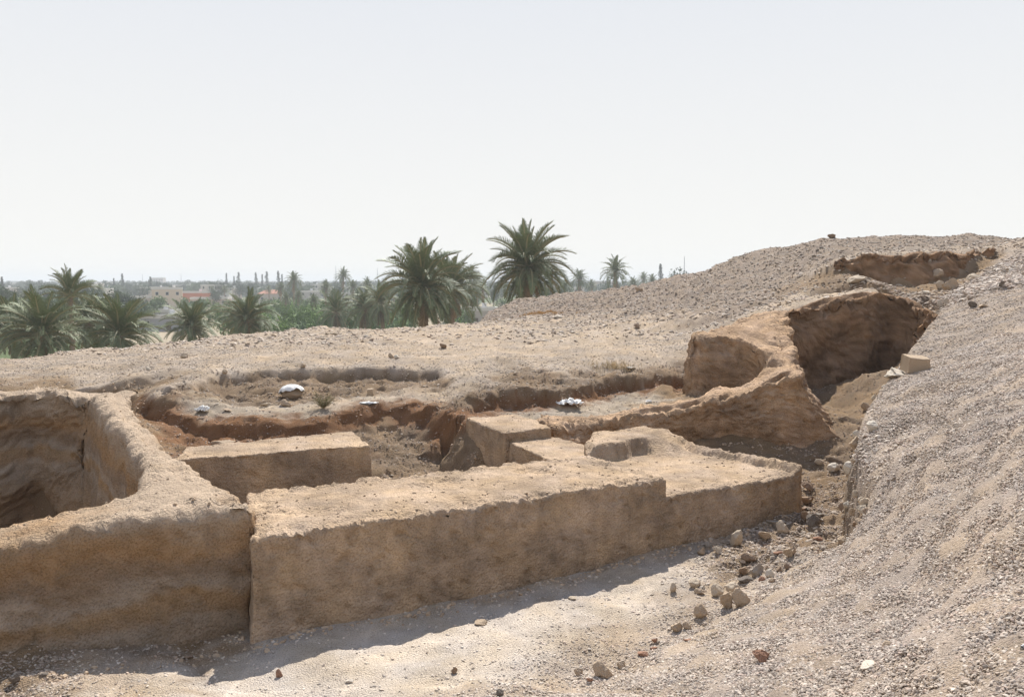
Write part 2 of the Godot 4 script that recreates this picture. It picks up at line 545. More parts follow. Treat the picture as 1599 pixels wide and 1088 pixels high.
func build_walls() -> void:
	var o := put(wall_mesh([[-2.31, .93, -7.66, -.02, .05], [-1.0, .94, -8.42, 0, .05], [.4, .95, -9.27, 0, .04], [1.85, .93, -10.16, .02, .04], [1.03, .93, -11.62, 0, 0], [-.9, .94, -10.56, 0, 0], [-2.89, .96, -9.4, 0, 0]], [], -.35, .032, .06, .032, mud, 2, 1.5, long_top), "mud_brick_wall", M.wall)
	tag(o, "long thick mud wall with a flat top and a shaded face along the front trench", "wall")

	var pr := [[1.7, -10.05, 0, .04], [2.9, -10.78, .02, .04], [3.7, -11.28, .04, .03], [3.84, -11.5, .05, 0], [3.0, -12.6, .02, 0], [2.12, -13.8, 0, 0], [1.18, -13.15, 0, 0], [1.0, -12.3, 0, 0], [1.05, -11.6, 0, 0]]
	var ring := []
	for q in pr: ring.append([q[0], platform_top(q[0], q[1]), q[1], q[2], q[3]])
	o = put(wall_mesh(ring, [], -.2, .034, .06, .03, mud, 2, 1.0, platform_top), "mud_brick_platform", M.wall)
	tag(o, "low mud platform with a raised rim and a hollow top beside the rubble trench", "wall")

	o = put(wall_mesh([[-4.4, .9, -11.3, 0, .03], [-1.97, .9, -12.4, .03, .03], [-2.46, .9, -13.5, 0, 0], [-4.6, .88, -12.4, 0, 0]], [], -.2, .05, .035, .018, mud), "bench_wall", M.wall)
	tag(o, "low straight mud wall with a clean pale top below the red soil bank", "wall")

	# the cross wall: a higher course and the lower step in front of it
	var t := thing("cross_wall", "stepped mud cross wall joining the long wall from behind", "wall", Vector3(0, 0, 0))
	put(wall_mesh([[-.8, .95, -14.5, 0, 0], [-.12, .95, -13.1, 0, 0], [.66, .95, -13.6, 0, 0], [.1, .95, -15.0, 0, 0]], [], -.25, .05, .04, .02, mud), "upper_course", M.wall, t)
	put(wall_mesh([[-.1, .79, -13.25, 0, 0], [.62, .79, -11.55, 0, 0], [1.3, .79, -12.1, 0, 0], [1.14, .79, -12.9, 0, 0], [.66, .79, -13.75, 0, 0]], [], -.25, .05, .035, .018, mud), "lower_step", M.wall, t)

	o = put(wall_mesh([[.2, .93, -14.3], [.72, .93, -13.75], [1.3, .92, -14.4], [2.2, 1.0, -14.55], [3.0, 1.2, -14.6], [3.9, 1.4, -14.6], [4.6, 1.62, -14.65, .15, .05], [5.05, 1.7, -14.8, 1.3, .15], [5.2, 1.68, -15.4, 1.3, -.1], [5.35, 1.78, -16.2, .9, -.1], [5.5, 2.0, -17.0, .4, 0], [5.75, 2.25, -18.0, .35, 0], [6.1, 2.5, -19.3, .2, -.1], [6.3, 2.55, -20.4], [5.4, 2.45, -20.4], [4.6, 2.3, -19.0], [3.9, 2.25, -18.0], [3.4, 2.2, -17.5], [3.36, 2.18, -16.95, -.12, .1], [3.7, 2.14, -16.9, 0, .15], [4.2, 2.12, -16.95, 0, .15], [4.5, 2.1, -16.85, 0, .1], [4.62, 1.95, -16.4, -.05, .05], [4.5, 1.7, -15.85], [4.0, 1.45, -15.5], [3.0, 1.2, -15.45], [1.5, .95, -15.2], [.4, .95, -14.95]],
		[[5.0, 2.2, -18.0], [5.1, 2.05, -17.1], [4.9, 1.85, -16.2], [4.9, 1.75, -15.5]], -.1, .045, .14, .125, mud_red, 2, .6), "earth_pier", M.wall)
	tag(o, "tall reddish mud wall bending back into a worn earth pier beside the deep trench", "wall")

	o = put(wall_mesh([[-7.4, .72, -7.0, 0, 1.4], [-5.4, .84, -7.2, 0, 1.4], [-4.4, .92, -7.4, 0, 1.3], [-3.5, 1.1, -7.65, 0, 1.1], [-2.8, 1.2, -7.85, 0, .7], [-2.36, 1.16, -8.0, 0, .1], [-2.5, 1.14, -8.5], [-3.1, 1.12, -9.35], [-3.9, 1.12, -10.5], [-4.7, 1.1, -11.9], [-5.5, 1.1, -13.2], [-6.5, 1.12, -15.0], [-6.9, 1.2, -16.5], [-7.6, 1.2, -16.3], [-7.55, 1.2, -15.5, -.3, .3], [-7.0, 1.2, -14.7, -.35, .1], [-6.1, 1.18, -13.0, -.35, 0], [-5.2, 1.18, -11.6, -.3, 0], [-4.6, 1.16, -10.5, -.3, 0], [-4.1, 1.14, -9.55, -.3, 0], [-3.95, 1.12, -9.05, -.25, -.1], [-4.15, 1.06, -8.6, -.1, -.2], [-4.6, .98, -8.2, 0, -.2], [-5.4, .86, -7.85, 0, -.2], [-7.4, .74, -7.6, 0, -.2]],
		[], -2.4, .045, .18, .065, strata, 2, .7), "earth_baulk", M.wall)
	tag(o, "standing earth baulk with ashy layers curving round the deep pit", "wall")

	o = put(wall_mesh([[-7.2, 1.2, -15.9, -.2, .6], [-7.5, 1.2, -15.45, -.2, .7], [-8.1, 1.21, -15.75, 0, .5], [-8.7, 1.2, -16.0, 0, .2], [-9.3, 1.19, -15.7, 0, .9], [-9.9, 1.2, -15.95, 0, .3], [-10.8, 1.19, -15.7, 0, .6], [-12.0, 1.2, -15.9, 0, .3], [-14.2, 1.2, -15.8, 0, .4], [-14.2, 1.2, -16.8], [-10, 1.23, -16.8], [-7.2, 1.2, -16.7]], [], -2.6, .055, .14, .2, strata, 2, .5), "earth_section", M.wall)
	tag(o, "hollowed dark earth face at the far side of the deep pit", "wall")

	o = put(wall_mesh(SECTION, [], .1, .065, .12, .19, mud_dark, 2, .7), "earth_section", M.wall)
	tag(o, "high cut earth face at the end of the deep trench under the mound", "wall")
	o = put(wall_mesh(UPPER_SECTION, [], 2.5, .08, .12, .2, mud_dark, 2, .9), "earth_section", M.wall)
	tag(o, "cut earth face at the back of the small upper pit near the summit", "wall")


# ---------------------------------------------------------------- gravel and stones

func rock_mesh(sd: int, kind: int, sub: int, flat := false) -> ArrayMesh:
	# unit rock, about 1 x 1 x 1, base at y = -0.5; kinds: 0 angular, 1 round, 2 slab, 3 sherd, 4 squared block
	var r := RandomNumberGenerator.new()
	r.seed = sd * 77 + kind
	var v := PackedVector3Array(); var idx := PackedInt32Array()
	var g := (1.0 + sqrt(5.0)) / 2.0
	for p in [[-1, g, 0], [1, g, 0], [-1, -g, 0], [1, -g, 0], [0, -1, g], [0, 1, g], [0, -1, -g], [0, 1, -g], [g, 0, -1], [g, 0, 1], [-g, 0, -1], [-g, 0, 1]]:
		v.append(Vector3(p[0], p[1], p[2]).normalized())
	idx = PackedInt32Array([0, 5, 11, 0, 1, 5, 0, 7, 1, 0, 10, 7, 0, 11, 10, 1, 9, 5, 5, 4, 11, 11, 2, 10, 10, 6, 7, 7, 8, 1, 3, 4, 9, 3, 2, 4, 3, 6, 2, 3, 8, 6, 3, 9, 8, 4, 5, 9, 2, 11, 4, 6, 10, 2, 8, 7, 6, 9, 1, 8])
	for s in sub:
		var mid := {}
		var out := PackedInt32Array()
		for t in range(0, idx.size(), 3):
			var m := [0, 0, 0]
			for e in 3:
				var a := idx[t + e]; var b := idx[t + (e + 1) % 3]
				var key := Vector2i(mini(a, b), maxi(a, b))
				if not mid.has(key):
					mid[key] = v.size()
					v.append(((v[a] + v[b]) * 0.5).normalized())
				m[e] = mid[key]
			out.append_array(PackedInt32Array([idx[t], m[0], m[2], idx[t + 1], m[1], m[0], idx[t + 2], m[2], m[1], m[0], m[1], m[2]]))
		idx = out
	var planes := []
	if kind == 4:
		for a in [Vector3(1, .05, .03), Vector3(-1, .02, .06), Vector3(.02, 1, .05), Vector3(0, -1, 0), Vector3(.04, .03, 1), Vector3(.05, 0, -1)]:
			planes.append([a.normalized(), .56])
	elif kind != 1:
		for i in (15 if kind == 0 else 9):
			planes.append([Vector3(r.randf_range(-1, 1), r.randf_range(-1, 1), r.randf_range(-1, 1)).normalized(), r.randf_range(.42, .72)])
	else:
		for i in 7:
			planes.append([Vector3(r.randf_range(-1, 1), r.randf_range(-1, 1), r.randf_range(-1, 1)).normalized(), r.randf_range(.55, .8)])
	var lo := Vector3.ONE * 9.0; var hi := -lo
	for i in v.size():
		var p := v[i] * (1.5 if kind == 4 else 1.0)
		for pl in planes:
			var d := p.dot(pl[0])
			if d > pl[1]: p -= (pl[0] as Vector3) * (d - pl[1]) * (0.97 if kind != 1 else 0.85)
		p += v[i] * n_fbm.get_noise_3dv(v[i] * 1.6 + Vector3(sd * 13, 0, 0)) * (0.16 if kind != 4 else 0.05)
		if kind == 3: p.y += 0.35 * (1.0 - p.x * p.x)
		v[i] = p
		lo = lo.min(p); hi = hi.max(p)
	for i in v.size():
		v[i] = (v[i] - (lo + hi) * 0.5) / (hi - lo)
	return commit(v, idx, PackedColorArray(), flat)

const PEBBLE_TINTS := [Color(0.470, 0.384, 0.304), Color(0.541, 0.455, 0.369), Color(0.388, 0.313, 0.251), Color(0.449, 0.329, 0.261), Color(0.276, 0.228, 0.191), Color(0.654, 0.570, 0.475), Color(0.429, 0.369, 0.309)]

func scatter(called: String, label: String, sd: int, zones: Array) -> void:
	# zones: [x0, x1, z0, z1, tries, size lo, size hi]
	var r := RandomNumberGenerator.new()
	r.seed = sd
	var buf := PackedFloat32Array()
	var count := 0
	for zn in zones:
		for k in int(zn[4]):
			var x := r.randf_range(zn[0], zn[1]); var z := r.randf_range(zn[2], zn[3])
			var i := cell(gx, x); var j := cell(gz, z)
			var dens := gp[j * gx.size() + i]
			var clump := n_fbm.get_noise_2d(x * 1.1, z * 1.1)
			if r.randf() > dens * (1.0 + clump * 0.5): continue
			var y := height_at(x, z)
			var s: float = lerpf(zn[5], zn[6], pow(r.randf(), 3.0))
			var b := Basis.from_euler(Vector3(r.randf_range(-.5, .5), r.randf() * TAU, r.randf_range(-.5, .5))) * Basis.from_scale(Vector3(s * r.randf_range(.8, 1.5), s * r.randf_range(.28, .6), s * r.randf_range(.6, 1.0)))
			var c: Color = PEBBLE_TINTS[r.randi() % 7].lerp(gc[j * gx.size() + i], 0.5)
			var t := r.randf_range(.8, 1.15)
			buf.append_array(PackedFloat32Array([b.x.x, b.y.x, b.z.x, x, b.x.y, b.y.y, b.z.y, y + s * 0.1, b.x.z, b.y.z, b.z.z, z, c.r * t, c.g * t, c.b * t, 1.0]))
			count += 1
	var mm := MultiMesh.new()
	mm.transform_format = MultiMesh.TRANSFORM_3D
	mm.use_colors = true
	mm.mesh = rock_mesh(sd, 0, 1, true)
	mm.instance_count = count
	mm.buffer = buf
	var o := MultiMeshInstance3D.new()
	o.name = numbered(called)
	o.multimesh = mm
	o.material_override = M.pebble
	add_child(o)
	tag(o, label, "gravel", "", "stuff")

func build_gravel() -> void:
	scatter("gravel", "loose beige and grey gravel strewn over the bank and trench floor", 11, [
		[-6.0, 5.5, -8.5, -2.2, 560000, .009, .036], [-6.0, 7.5, -13.5, -8.5, 250000, .012, .045], [-20.0, 13.0, -22.0, -13.5, 200000, .014, .05],
		[2.2, 4.2, -11.8, -9.2, 1600, .03, .09], [9.0, 12.5, -23.5, -18.5, 5000, .04, .16], [12.0, 16.0, -28.0, -25.0, 1500, .05, .2], [10.0, 13.8, -26.5, -21.5, 4000, .05, .18]])
	scatter("mound_gravel", "coarse gravel and stones covering the high mound and far ridge", 12, [
		[-22.0, 26.0, -54.0, -22.0, 150000, .035, .13]])

# crumbled mud lying on the wall tops and along the feet of the walls
func build_crumbs() -> void:
	var r := RandomNumberGenerator.new()
	r.seed = 15
	var buf := PackedFloat32Array()
	var count := 0
	for k in 2400:
		var p := crumb_spots[r.randi() % crumb_spots.size()]
		var s := lerpf(.008, .04, pow(r.randf(), 4.0))
		count += crumb(buf, p + Vector3(r.randf_range(-.02, .02), s * .1, r.randf_range(-.02, .02)), s, r)
	for k in 9000:
		var i := (r.randi() % (foot_spots.size() / 2)) * 2
		var p := foot_spots[i]
		var out := foot_spots[i + 1]
		p += out * (absf(r.randfn(0, .1)))
		p.y = height_at(p.x, p.z)
		if p.y < -.4: continue
		var s := lerpf(.012, .07, pow(r.randf(), 4.0))
		count += crumb(buf, p, s, r)
	var mm := MultiMesh.new()
	mm.transform_format = MultiMesh.TRANSFORM_3D
	mm.use_colors = true
	mm.mesh = rock_mesh(4, 0, 1, true)
	mm.instance_count = count
	mm.buffer = buf
	var o := MultiMeshInstance3D.new()
	o.name = numbered("mud_crumbs")
	o.multimesh = mm
	o.material_override = M.pebble
	add_child(o)
	tag(o, "crumbled mud and small clods along the wall feet and wall tops", "rubble", "", "stuff")

func crumb(buf: PackedFloat32Array, p: Vector3, s: float, r: RandomNumberGenerator) -> int:
	var b := Basis.from_euler(Vector3(r.randf_range(-.6, .6), r.randf() * TAU, r.randf_range(-.6, .6))) * Basis.from_scale(Vector3(s * r.randf_range(.8, 1.4), s * r.randf_range(.5, .9), s * r.randf_range(.7, 1.0)))
	var t := r.randf_range(.75, 1.15)
	buf.append_array(PackedFloat32Array([b.x.x, b.y.x, b.z.x, p.x, b.x.y, b.y.y, b.z.y, p.y, b.x.z, b.y.z, b.z.z, p.z, .44 * t, .325 * t, .22 * t, 1.0]))
	return 1

func build_stones() -> void:
	lay_stones(STONES, false)
	lay_stones(EDGE_STONES, true)

func lay_stones(list: Array, in_face: bool) -> void:
	var meshes := {}
	var tints := [lin(.50, .41, .31), lin(.43, .33, .235), lin(.28, .20, .14), lin(.18, .15, .125), lin(.32, .185, .125), lin(.58, .51, .42), lin(.36, .31, .26)]
	var mats := []
	for c in tints:
		var m: StandardMaterial3D = M.stone.duplicate()
		m.vertex_color_use_as_albedo = false
		m.uv1_world_triplanar = true
		m.albedo_color = c
		mats.append(m)
	var k := 0
	for s in list:
		var kind: int = s[5]
		var key := kind * 10 + k % 4
		if not meshes.has(key): meshes[key] = rock_mesh(k % 4 + 3, kind, 3)
		k += 1
		var o := put(meshes[key], s[0], mats[s[6]])
		var w: float = s[3]; var h: float = s[4]
		var depth: float = w * (0.85 if kind != 2 else 0.8)
		if kind == 2 or kind == 3: h = minf(h, w * 0.32)
		var sink := 0.16 if kind != 4 else 0.05
		o.scale = Vector3(w, h * (1.0 + sink), depth)
		o.rotation = Vector3(rng.randf_range(-.12, .12), rng.randf_range(-.5, .5) if kind != 4 else -.12, rng.randf_range(-.3, .3) if kind < 2 else rng.randf_range(-.1, .1))
		var y := minf(height_at(s[1], s[2]), minf(height_at(s[1] - w * .3, s[2]), height_at(s[1] + w * .3, s[2])) + h * 0.15)
		o.position = Vector3(s[1], y + h * 0.5 - h * sink * 0.5, s[2])
		if in_face:
			o.position.y = s[8]
			o.rotation.z = rng.randf_range(-1, 1)
		tag(o, s[7], "stone", "cobbles in the cut edge of the bank" if in_face else "")

# ---------------------------------------------------------------- litter, shrub, dry grass

func crumpled(w: float, d: float, h: float, sd: int, n := 14) -> ArrayMesh:
	var v := PackedVector3Array(); var idx := PackedInt32Array()
	for j in n + 1:
		for i in n + 1:
			var u := float(i) / n - 0.5; var t := float(j) / n - 0.5
			var e := 1.0 - 2.0 * maxf(absf(u), absf(t))
			var k := n_fbm.get_noise_2d(u * 4.0 + sd * 9.0, t * 4.0)
			var f := n_warp.get_noise_2d(u * 3.0 + sd * 5.0, t * 3.0)
			v.append(Vector3(u * w * (1.0 + k * 0.5), maxf(0.004, h * (0.3 + e * 0.55 + f * 0.22 + k * 0.45)), t * d * (1.0 + f * 0.3)))
	for j in n:
		for i in n:
			var q := j * (n + 1) + i
			idx.append_array(PackedInt32Array([q, q + 1, q + n + 1, q + 1, q + n + 2, q + n + 1]))
	return commit(v, idx, PackedColorArray())

func build_litter() -> void:
	var white := plain_mat(.66, .635, .59, 0.9)
	# a sack of soil, half open
	var at := Vector3(SPOT.sack.x, 0, SPOT.sack.y)
	at.y = height_at(at.x, at.z) - 0.02
	var t := thing("white_sack", "white sack slumped over a heap of soil in the rubbish pit", "sack", at, 0.1)
	var body := rock_mesh(5, 1, 3)
	var b := put(body, "soil_fill", M.stone.duplicate(), t)
	(b.material_override as StandardMaterial3D).vertex_color_use_as_albedo = false
	(b.material_override as StandardMaterial3D).albedo_color = lin(.36, .27, .19)
	b.scale = Vector3(.40, .27, .34)
	b.position = Vector3(0, .11, .0)
	var v := PackedVector3Array(); var idx := PackedInt32Array()
	var na := 40; var nr := 9
	for j in nr + 1:
		for i in na:
			var a := TAU * i / na
			var ph := float(j) / nr * (1.35 - 0.42 * sin(a + 0.35) + 0.25 * n_soft.get_noise_2d(cos(a) * 2.0, sin(a) * 2.0)) * 1.15
			var k := 1.0 + 0.07 * n_fbm.get_noise_3d(cos(a) * 3.0, ph * 2.0, sin(a) * 3.0) + 0.04 * sin(a * 9.0) * ph
			v.append(Vector3(sin(ph) * cos(a) * .235 * k, .115 + cos(ph) * .15 * k, sin(ph) * sin(a) * .21 * k))
	for j in nr:
		for i in na:
			var p := j * na + i; var q := j * na + (i + 1) % na
			idx.append_array(PackedInt32Array([p, q, p + na, q, q + na, p + na]))
	put(commit(v, idx, PackedColorArray()), "cloth", white, t)
	var s := 0
	for e in [["plastic_scrap", SPOT.bag, .2, .16, .12, "crumpled white plastic bag on the pale floor near the red bank"], ["plastic_scrap", SPOT.rag, .42, .26, .13, "torn white plastic sheet hanging on the lip of the second pit"], ["paper_scrap", SPOT.paper, .1, .09, .06, "small white scrap near the foot of the earth pier"], ["plastic_scrap", SPOT.strip, .3, .1, .05, "thin pale plastic strip lying along the ledge right of the shrub"]]:
		var o := put(crumpled(e[2], e[3], e[4], s), e[0], white)
		o.position = Vector3(e[1].x, height_at(e[1].x, e[1].y), e[1].y)
		tag(o, e[5], "litter")
		s += 1
	# green-grey shrub
	at = Vector3(SPOT.shrub.x, 0, SPOT.shrub.y)
	at.y = height_at(at.x, at.z)
	var sh := thing("shrub", "small olive green thorny shrub growing on the edge of the red bank", "shrub", at)
	var r := RandomNumberGenerator.new()
	r.seed = 8
	var tv := PackedVector3Array(); var ti := PackedInt32Array(); var tc := PackedColorArray()
	var lv := PackedVector3Array(); var li := PackedInt32Array(); var lc := PackedColorArray()
	for k in 70:
		var a := r.randf() * TAU
		var dir := Vector3(cos(a) * r.randf_range(.2, 1.0), r.randf_range(.35, 1.0), sin(a) * r.randf_range(.2, .8)).normalized()
		var ln := r.randf_range(.15, .33)
		bar(tv, ti, tc, Vector3.ZERO, dir * ln, .003, Color(.28, .22, .13))
		for m in 14:
			var p := dir * ln * r.randf_range(.3, 1.05) + Vector3(r.randf_range(-1, 1), r.randf_range(-1, 1), r.randf_range(-1, 1)) * .03
			leaf(lv, li, lc, p, Vector3(r.randf_range(-1, 1), r.randf_range(-.5, 1), r.randf_range(-1, 1)).normalized(), r.randf_range(.02, .035), .008, Color(.17, .17, .07) * r.randf_range(.7, 1.5))
	put(commit(tv, ti, tc), "stem", M.bark, sh)
	put(commit(lv, li, lc, true), "foliage", M.leafy, sh)
	# dry grass patches
	for g in [["dry_grass", SPOT.grass, 1.5, .5, 900, .16, "patch of dry orange grass on the middle mound", Color(.48, .30, .13)], ["dry_tuft", SPOT.tuft, .5, .25, 240, .14, "tuft of dry straw grass on the slope left of the earth pier", Color(.5, .40, .26)]]:
		var gv := PackedVector3Array(); var gi := PackedInt32Array(); var gcol := PackedColorArray()
		for k in int(g[4]):
			var x: float = g[1].x + r.randfn(0, .5) * g[2]; var z: float = g[1].y + r.randfn(0, .5) * g[3]
			var p := Vector3(x, height_at(x, z) - .01, z)
			leaf(gv, gi, gcol, p, Vector3(r.randf_range(-.6, .6), 1, r.randf_range(-.6, .6)).normalized(), g[5] * r.randf_range(.5, 1.2), .012, (g[7] as Color) * r.randf_range(.7, 1.25))
		var o := put(commit(gv, gi, gcol, true), g[0], M.leafy)
		tag(o, g[6], "grass", "", "stuff")
	# a pale stick fallen against the pit side, a grey cord on the gravel
	var cv := PackedVector3Array(); var ci := PackedInt32Array(); var cc := PackedColorArray()
	var prev := Vector3(2.37, 0, -4.0)
	prev.y = height_at(prev.x, prev.z) + .012
	for k in 14:
		var q := Vector3(2.37 + k * .06, 0, -4.0 - k * .035 + .02 * sin(k * .7))
		q.y = height_at(q.x, q.z) + .014
		bar(cv, ci, cc, prev, q, .009, Color(.42, .40, .38))
		prev = q
	tag(put(commit(cv, ci, cc), "grey_rope", vc_mat(.6)), "short grey rope lying on the gravel in the lower right corner", "rope")

func bar(v: PackedVector3Array, idx: PackedInt32Array, c: PackedColorArray, a: Vector3, b: Vector3, r: float, col: Color, r2 := -1.0) -> void:
	var d := (b - a).normalized()
	var s := d.cross(Vector3.UP if absf(d.y) < .9 else Vector3.RIGHT).normalized()
	var u := s.cross(d)
	var q := v.size()
	if r2 < 0.0: r2 = r
	for k in 5:
		var an := TAU * k / 5
		var o := s * cos(an) + u * sin(an)
		v.append(a + o * r); v.append(b + o * r2)
		c.append(col); c.append(col)
	for k in 5:
		var e := (k + 1) % 5
		idx.append_array(PackedInt32Array([q + k * 2, q + e * 2, q + k * 2 + 1, q + e * 2, q + e * 2 + 1, q + k * 2 + 1]))

func leaf(v: PackedVector3Array, idx: PackedInt32Array, c: PackedColorArray, p: Vector3, dir: Vector3, ln: float, w: float, col: Color) -> void:
	var s := dir.cross(Vector3(.31, .83, -.46)).normalized() * w * 0.5
	var q := v.size()
	v.append(p - s * .5); v.append(p + dir * ln * .55 - s); v.append(p + dir * ln); v.append(p + dir * ln * .5 + s)
	for k in 4: c.append(col)
	idx.append_array(PackedInt32Array([q, q + 1, q + 2, q, q + 2, q + 3]))

# ---------------------------------------------------------------- palms

# one frond pointing along +x from its base, in the xy plane
func frond_mesh(sd: int, rise: float, droop: float, ln: float, leaflets: int, lw: float, dead: bool) -> ArrayMesh:
	var r := RandomNumberGenerator.new()
	r.seed = sd
	var v := PackedVector3Array(); var idx := PackedInt32Array(); var c := PackedColorArray()
	var seg := 12
	var pos := [Vector3.ZERO]; var tan := []
	var p := Vector3.ZERO
	for k in seg:
		var t := (k + 0.5) / seg
		var e := deg_to_rad(rise - droop * pow(t, 1.4))
		var d := Vector3(cos(e), sin(e), 0.12 * sin(sd * 1.7) * t).normalized()
		tan.append(d)
		p += d * ln / seg
		pos.append(p)
	var stalk := Color(.30, .27, .15) if not dead else Color(.34, .24, .14)
	for k in seg: bar(v, idx, c, pos[k], pos[k + 1], lerpf(.035, .008, float(k) / seg), stalk, lerpf(.035, .008, float(k + 1) / seg))
	for side in [-1.0, 1.0]:
		for k in leaflets:
			var t := lerpf(.14, .995, (k + r.randf() * .7) / leaflets)
			var f := t * seg
			var i := mini(int(f), seg - 1)
			var base: Vector3 = (pos[i] as Vector3).lerp(pos[i + 1], f - i)
			var tg: Vector3 = tan[i]
			var nrm := Vector3(-tg.y, tg.x, 0).normalized()
			var spread := deg_to_rad(lerpf(68.0, 22.0, t * t)) + r.randf_range(-.12, .12)
			var lift := deg_to_rad(r.randf_range(12, 48)) if not dead else deg_to_rad(r.randf_range(-60, 10))
			var dir := (tg * cos(spread) + (Vector3(0, 0, side) * cos(lift) + nrm * sin(lift)) * sin(spread)).normalized()
			var l := ln * .17 * (0.35 + 0.95 * sin(PI * clampf(t * .9 + .08, 0, 1))) * r.randf_range(.85, 1.1)
			var tone := r.randf_range(.75, 1.25)
			var col := Color(.17, .195, .095) * tone
			if dead: col = Color(.30, .215, .125) * tone
			var tip := base + dir * l + Vector3.DOWN * l * r.randf_range(.05, .22)
			var mid := base + dir * l * .55
			var s := dir.cross(nrm).normalized() * lw * .5
			var q := v.size()
			v.append(base - s * .5); v.append(base + s * .5); v.append(mid + s); v.append(mid - s); v.append(tip)
			for m in 5: c.append(col)
			idx.append_array(PackedInt32Array([q, q + 1, q + 2, q, q + 2, q + 3, q + 3, q + 2, q + 4]))
	return commit(v, idx, c, true)

func palm_trunk(h: float, r0: float, sd: int) -> ArrayMesh:
	var v := PackedVector3Array(); var idx := PackedInt32Array(); var c := PackedColorArray()
	var n := 14; var rows := int(h / .11)
	var lean := Vector2(sin(sd * 2.3), cos(sd * 3.1)) * .25
	for k in rows + 1:
		var t := float(k) / rows
		for i in n:
			var a := TAU * i / n + k * 0.45
			var bump := 0.05 * (fmod(k + i * 0.5, 2.0)) + 0.03 * n_soft.get_noise_2d(a * 3.0, k * .7)
			var rr := r0 * (lerpf(1.12, .92, t) + smoothstep(.9, 1.0, t) * .35) + bump
			v.append(Vector3(cos(a) * rr + lean.x * t * t, h * t, sin(a) * rr + lean.y * t * t))
			c.append(Color(.25, .185, .125) * (0.75 + 0.5 * fmod(k * 0.37 + i * 0.61, 1.0)))
	for k in rows:
		for i in n:
			var a := k * n + i; var b := k * n + (i + 1) % n
			idx.append_array(PackedInt32Array([a, b, a + n, b, b + n, a + n]))
	return commit(v, idx, c)

var fronds := {}

func frond_of(kind: int, var_no: int) -> ArrayMesh:
	# kinds by rise: 0 spear ... 7 hanging, 8 dead
	var key := kind * 10 + var_no
	if not fronds.has(key):
		var rise: float = [84, 72, 58, 44, 28, 10, -12, -38, -66][kind]
		var droop: float = [18, 40, 62, 78, 86, 80, 66, 44, 20][kind]
		fronds[key] = frond_mesh(key + 5, rise + var_no * 4.0 - 4.0, droop * (1.0 + var_no * .12 - .12), [1.0, 1.12, 1.2, 1.22, 1.2, 1.15, 1.08, 1.0, .85][kind], 72, .0135, kind == 8)
	return fronds[key]

# crown radius about 1.0 per unit of size; fronds are sub-parts of the crown
func palm(called: String, label: String, at: Vector3, trunk_h: float, size: float, mix: Array, sd: int, fruit := true, group := "") -> Node3D:
	var r := RandomNumberGenerator.new()
	r.seed = sd
	var t := thing(called, label, "palm tree", at, 0.0, group)
	put(palm_trunk(trunk_h, .24 * size / 3.0, sd), "trunk", M.bark, t)
	var lean := Vector2(sin(sd * 2.3), cos(sd * 3.1)) * .25
	var crown := Node3D.new()
	crown.name = "crown"
	t.add_child(crown)
	crown.position = Vector3(lean.x, trunk_h - .1, lean.y)
	crown.rotation = Vector3(r.randf_range(-.14, .14), 0, r.randf_range(-.14, .14))
	var az := r.randf() * TAU
	for kind in mix.size():
		for k in int(mix[kind]):
			az += 2.39996 + r.randf_range(-.45, .45)
			var f := put(frond_of(kind, r.randi() % 3), "frond", M.frond if kind < 8 else M.leafy, crown)
			var s := size * r.randf_range(.76, 1.08)
			f.rotation = Vector3(r.randf_range(-.25, .25), az, r.randf_range(-.1, .1))
			f.scale = Vector3.ONE * s
			f.position = Vector3(cos(az), 0, -sin(az)) * .16 * size / 3.0 + Vector3.UP * (.45 - kind * .1) * size / 3.0
	if fruit:
		for k in 5:
			var a := r.randf() * TAU
			var v := PackedVector3Array(); var idx := PackedInt32Array(); var c := PackedColorArray()
			var out := Vector3(cos(a), 0, sin(a))
			bar(v, idx, c, Vector3.ZERO, out * .55 + Vector3.DOWN * .1, .025, Color(.5, .26, .08))
			for m in 60:
				var p0 := out * .55 + Vector3.DOWN * .1
				var p1 := out * r.randf_range(.5, .95) + Vector3(r.randf_range(-.2, .2), -r.randf_range(.35, .9), r.randf_range(-.2, .2))
				leaf(v, idx, c, p0.lerp(p1, r.randf_range(.2, 1.0)), (p1 - p0).normalized(), .12, .05, Color(.36, .15, .05) * r.randf_range(.6, 1.3))
			var fb := put(commit(v, idx, c, true), "fruit_bunch", M.bark, crown)
			fb.scale = Vector3.ONE * size / 3.0
			fb.set_meta("kind", "stuff")
	return t

# a far palm: one crown mesh, one trunk
func small_palm_mesh(sd: int, skirt: bool) -> ArrayMesh:
	var r := RandomNumberGenerator.new()
	r.seed = sd
	var st := SurfaceTool.new()
	st.begin(Mesh.PRIMITIVE_TRIANGLES)
	var az := 0.0
	var mix := [3, 5, 7, 8, 8, 7, 6, 4, 6 if skirt else 2]
	for kind in mix.size():
		for k in mix[kind]:
			az += 2.39996 + r.randf_range(-.2, .2)
			var rise: float = [84, 72, 58, 44, 28, 10, -12, -38, -70][kind]
			var m := frond_mesh(sd * 50 + kind * 9 + k, rise, [18, 40, 62, 78, 86, 80, 66, 44, 20][kind], 3.0 * r.randf_range(.85, 1.05), 22, .085, kind == 8)
			st.append_from(m, 0, Transform3D(Basis(Vector3.UP, az), Vector3.ZERO))
	return st.commit()

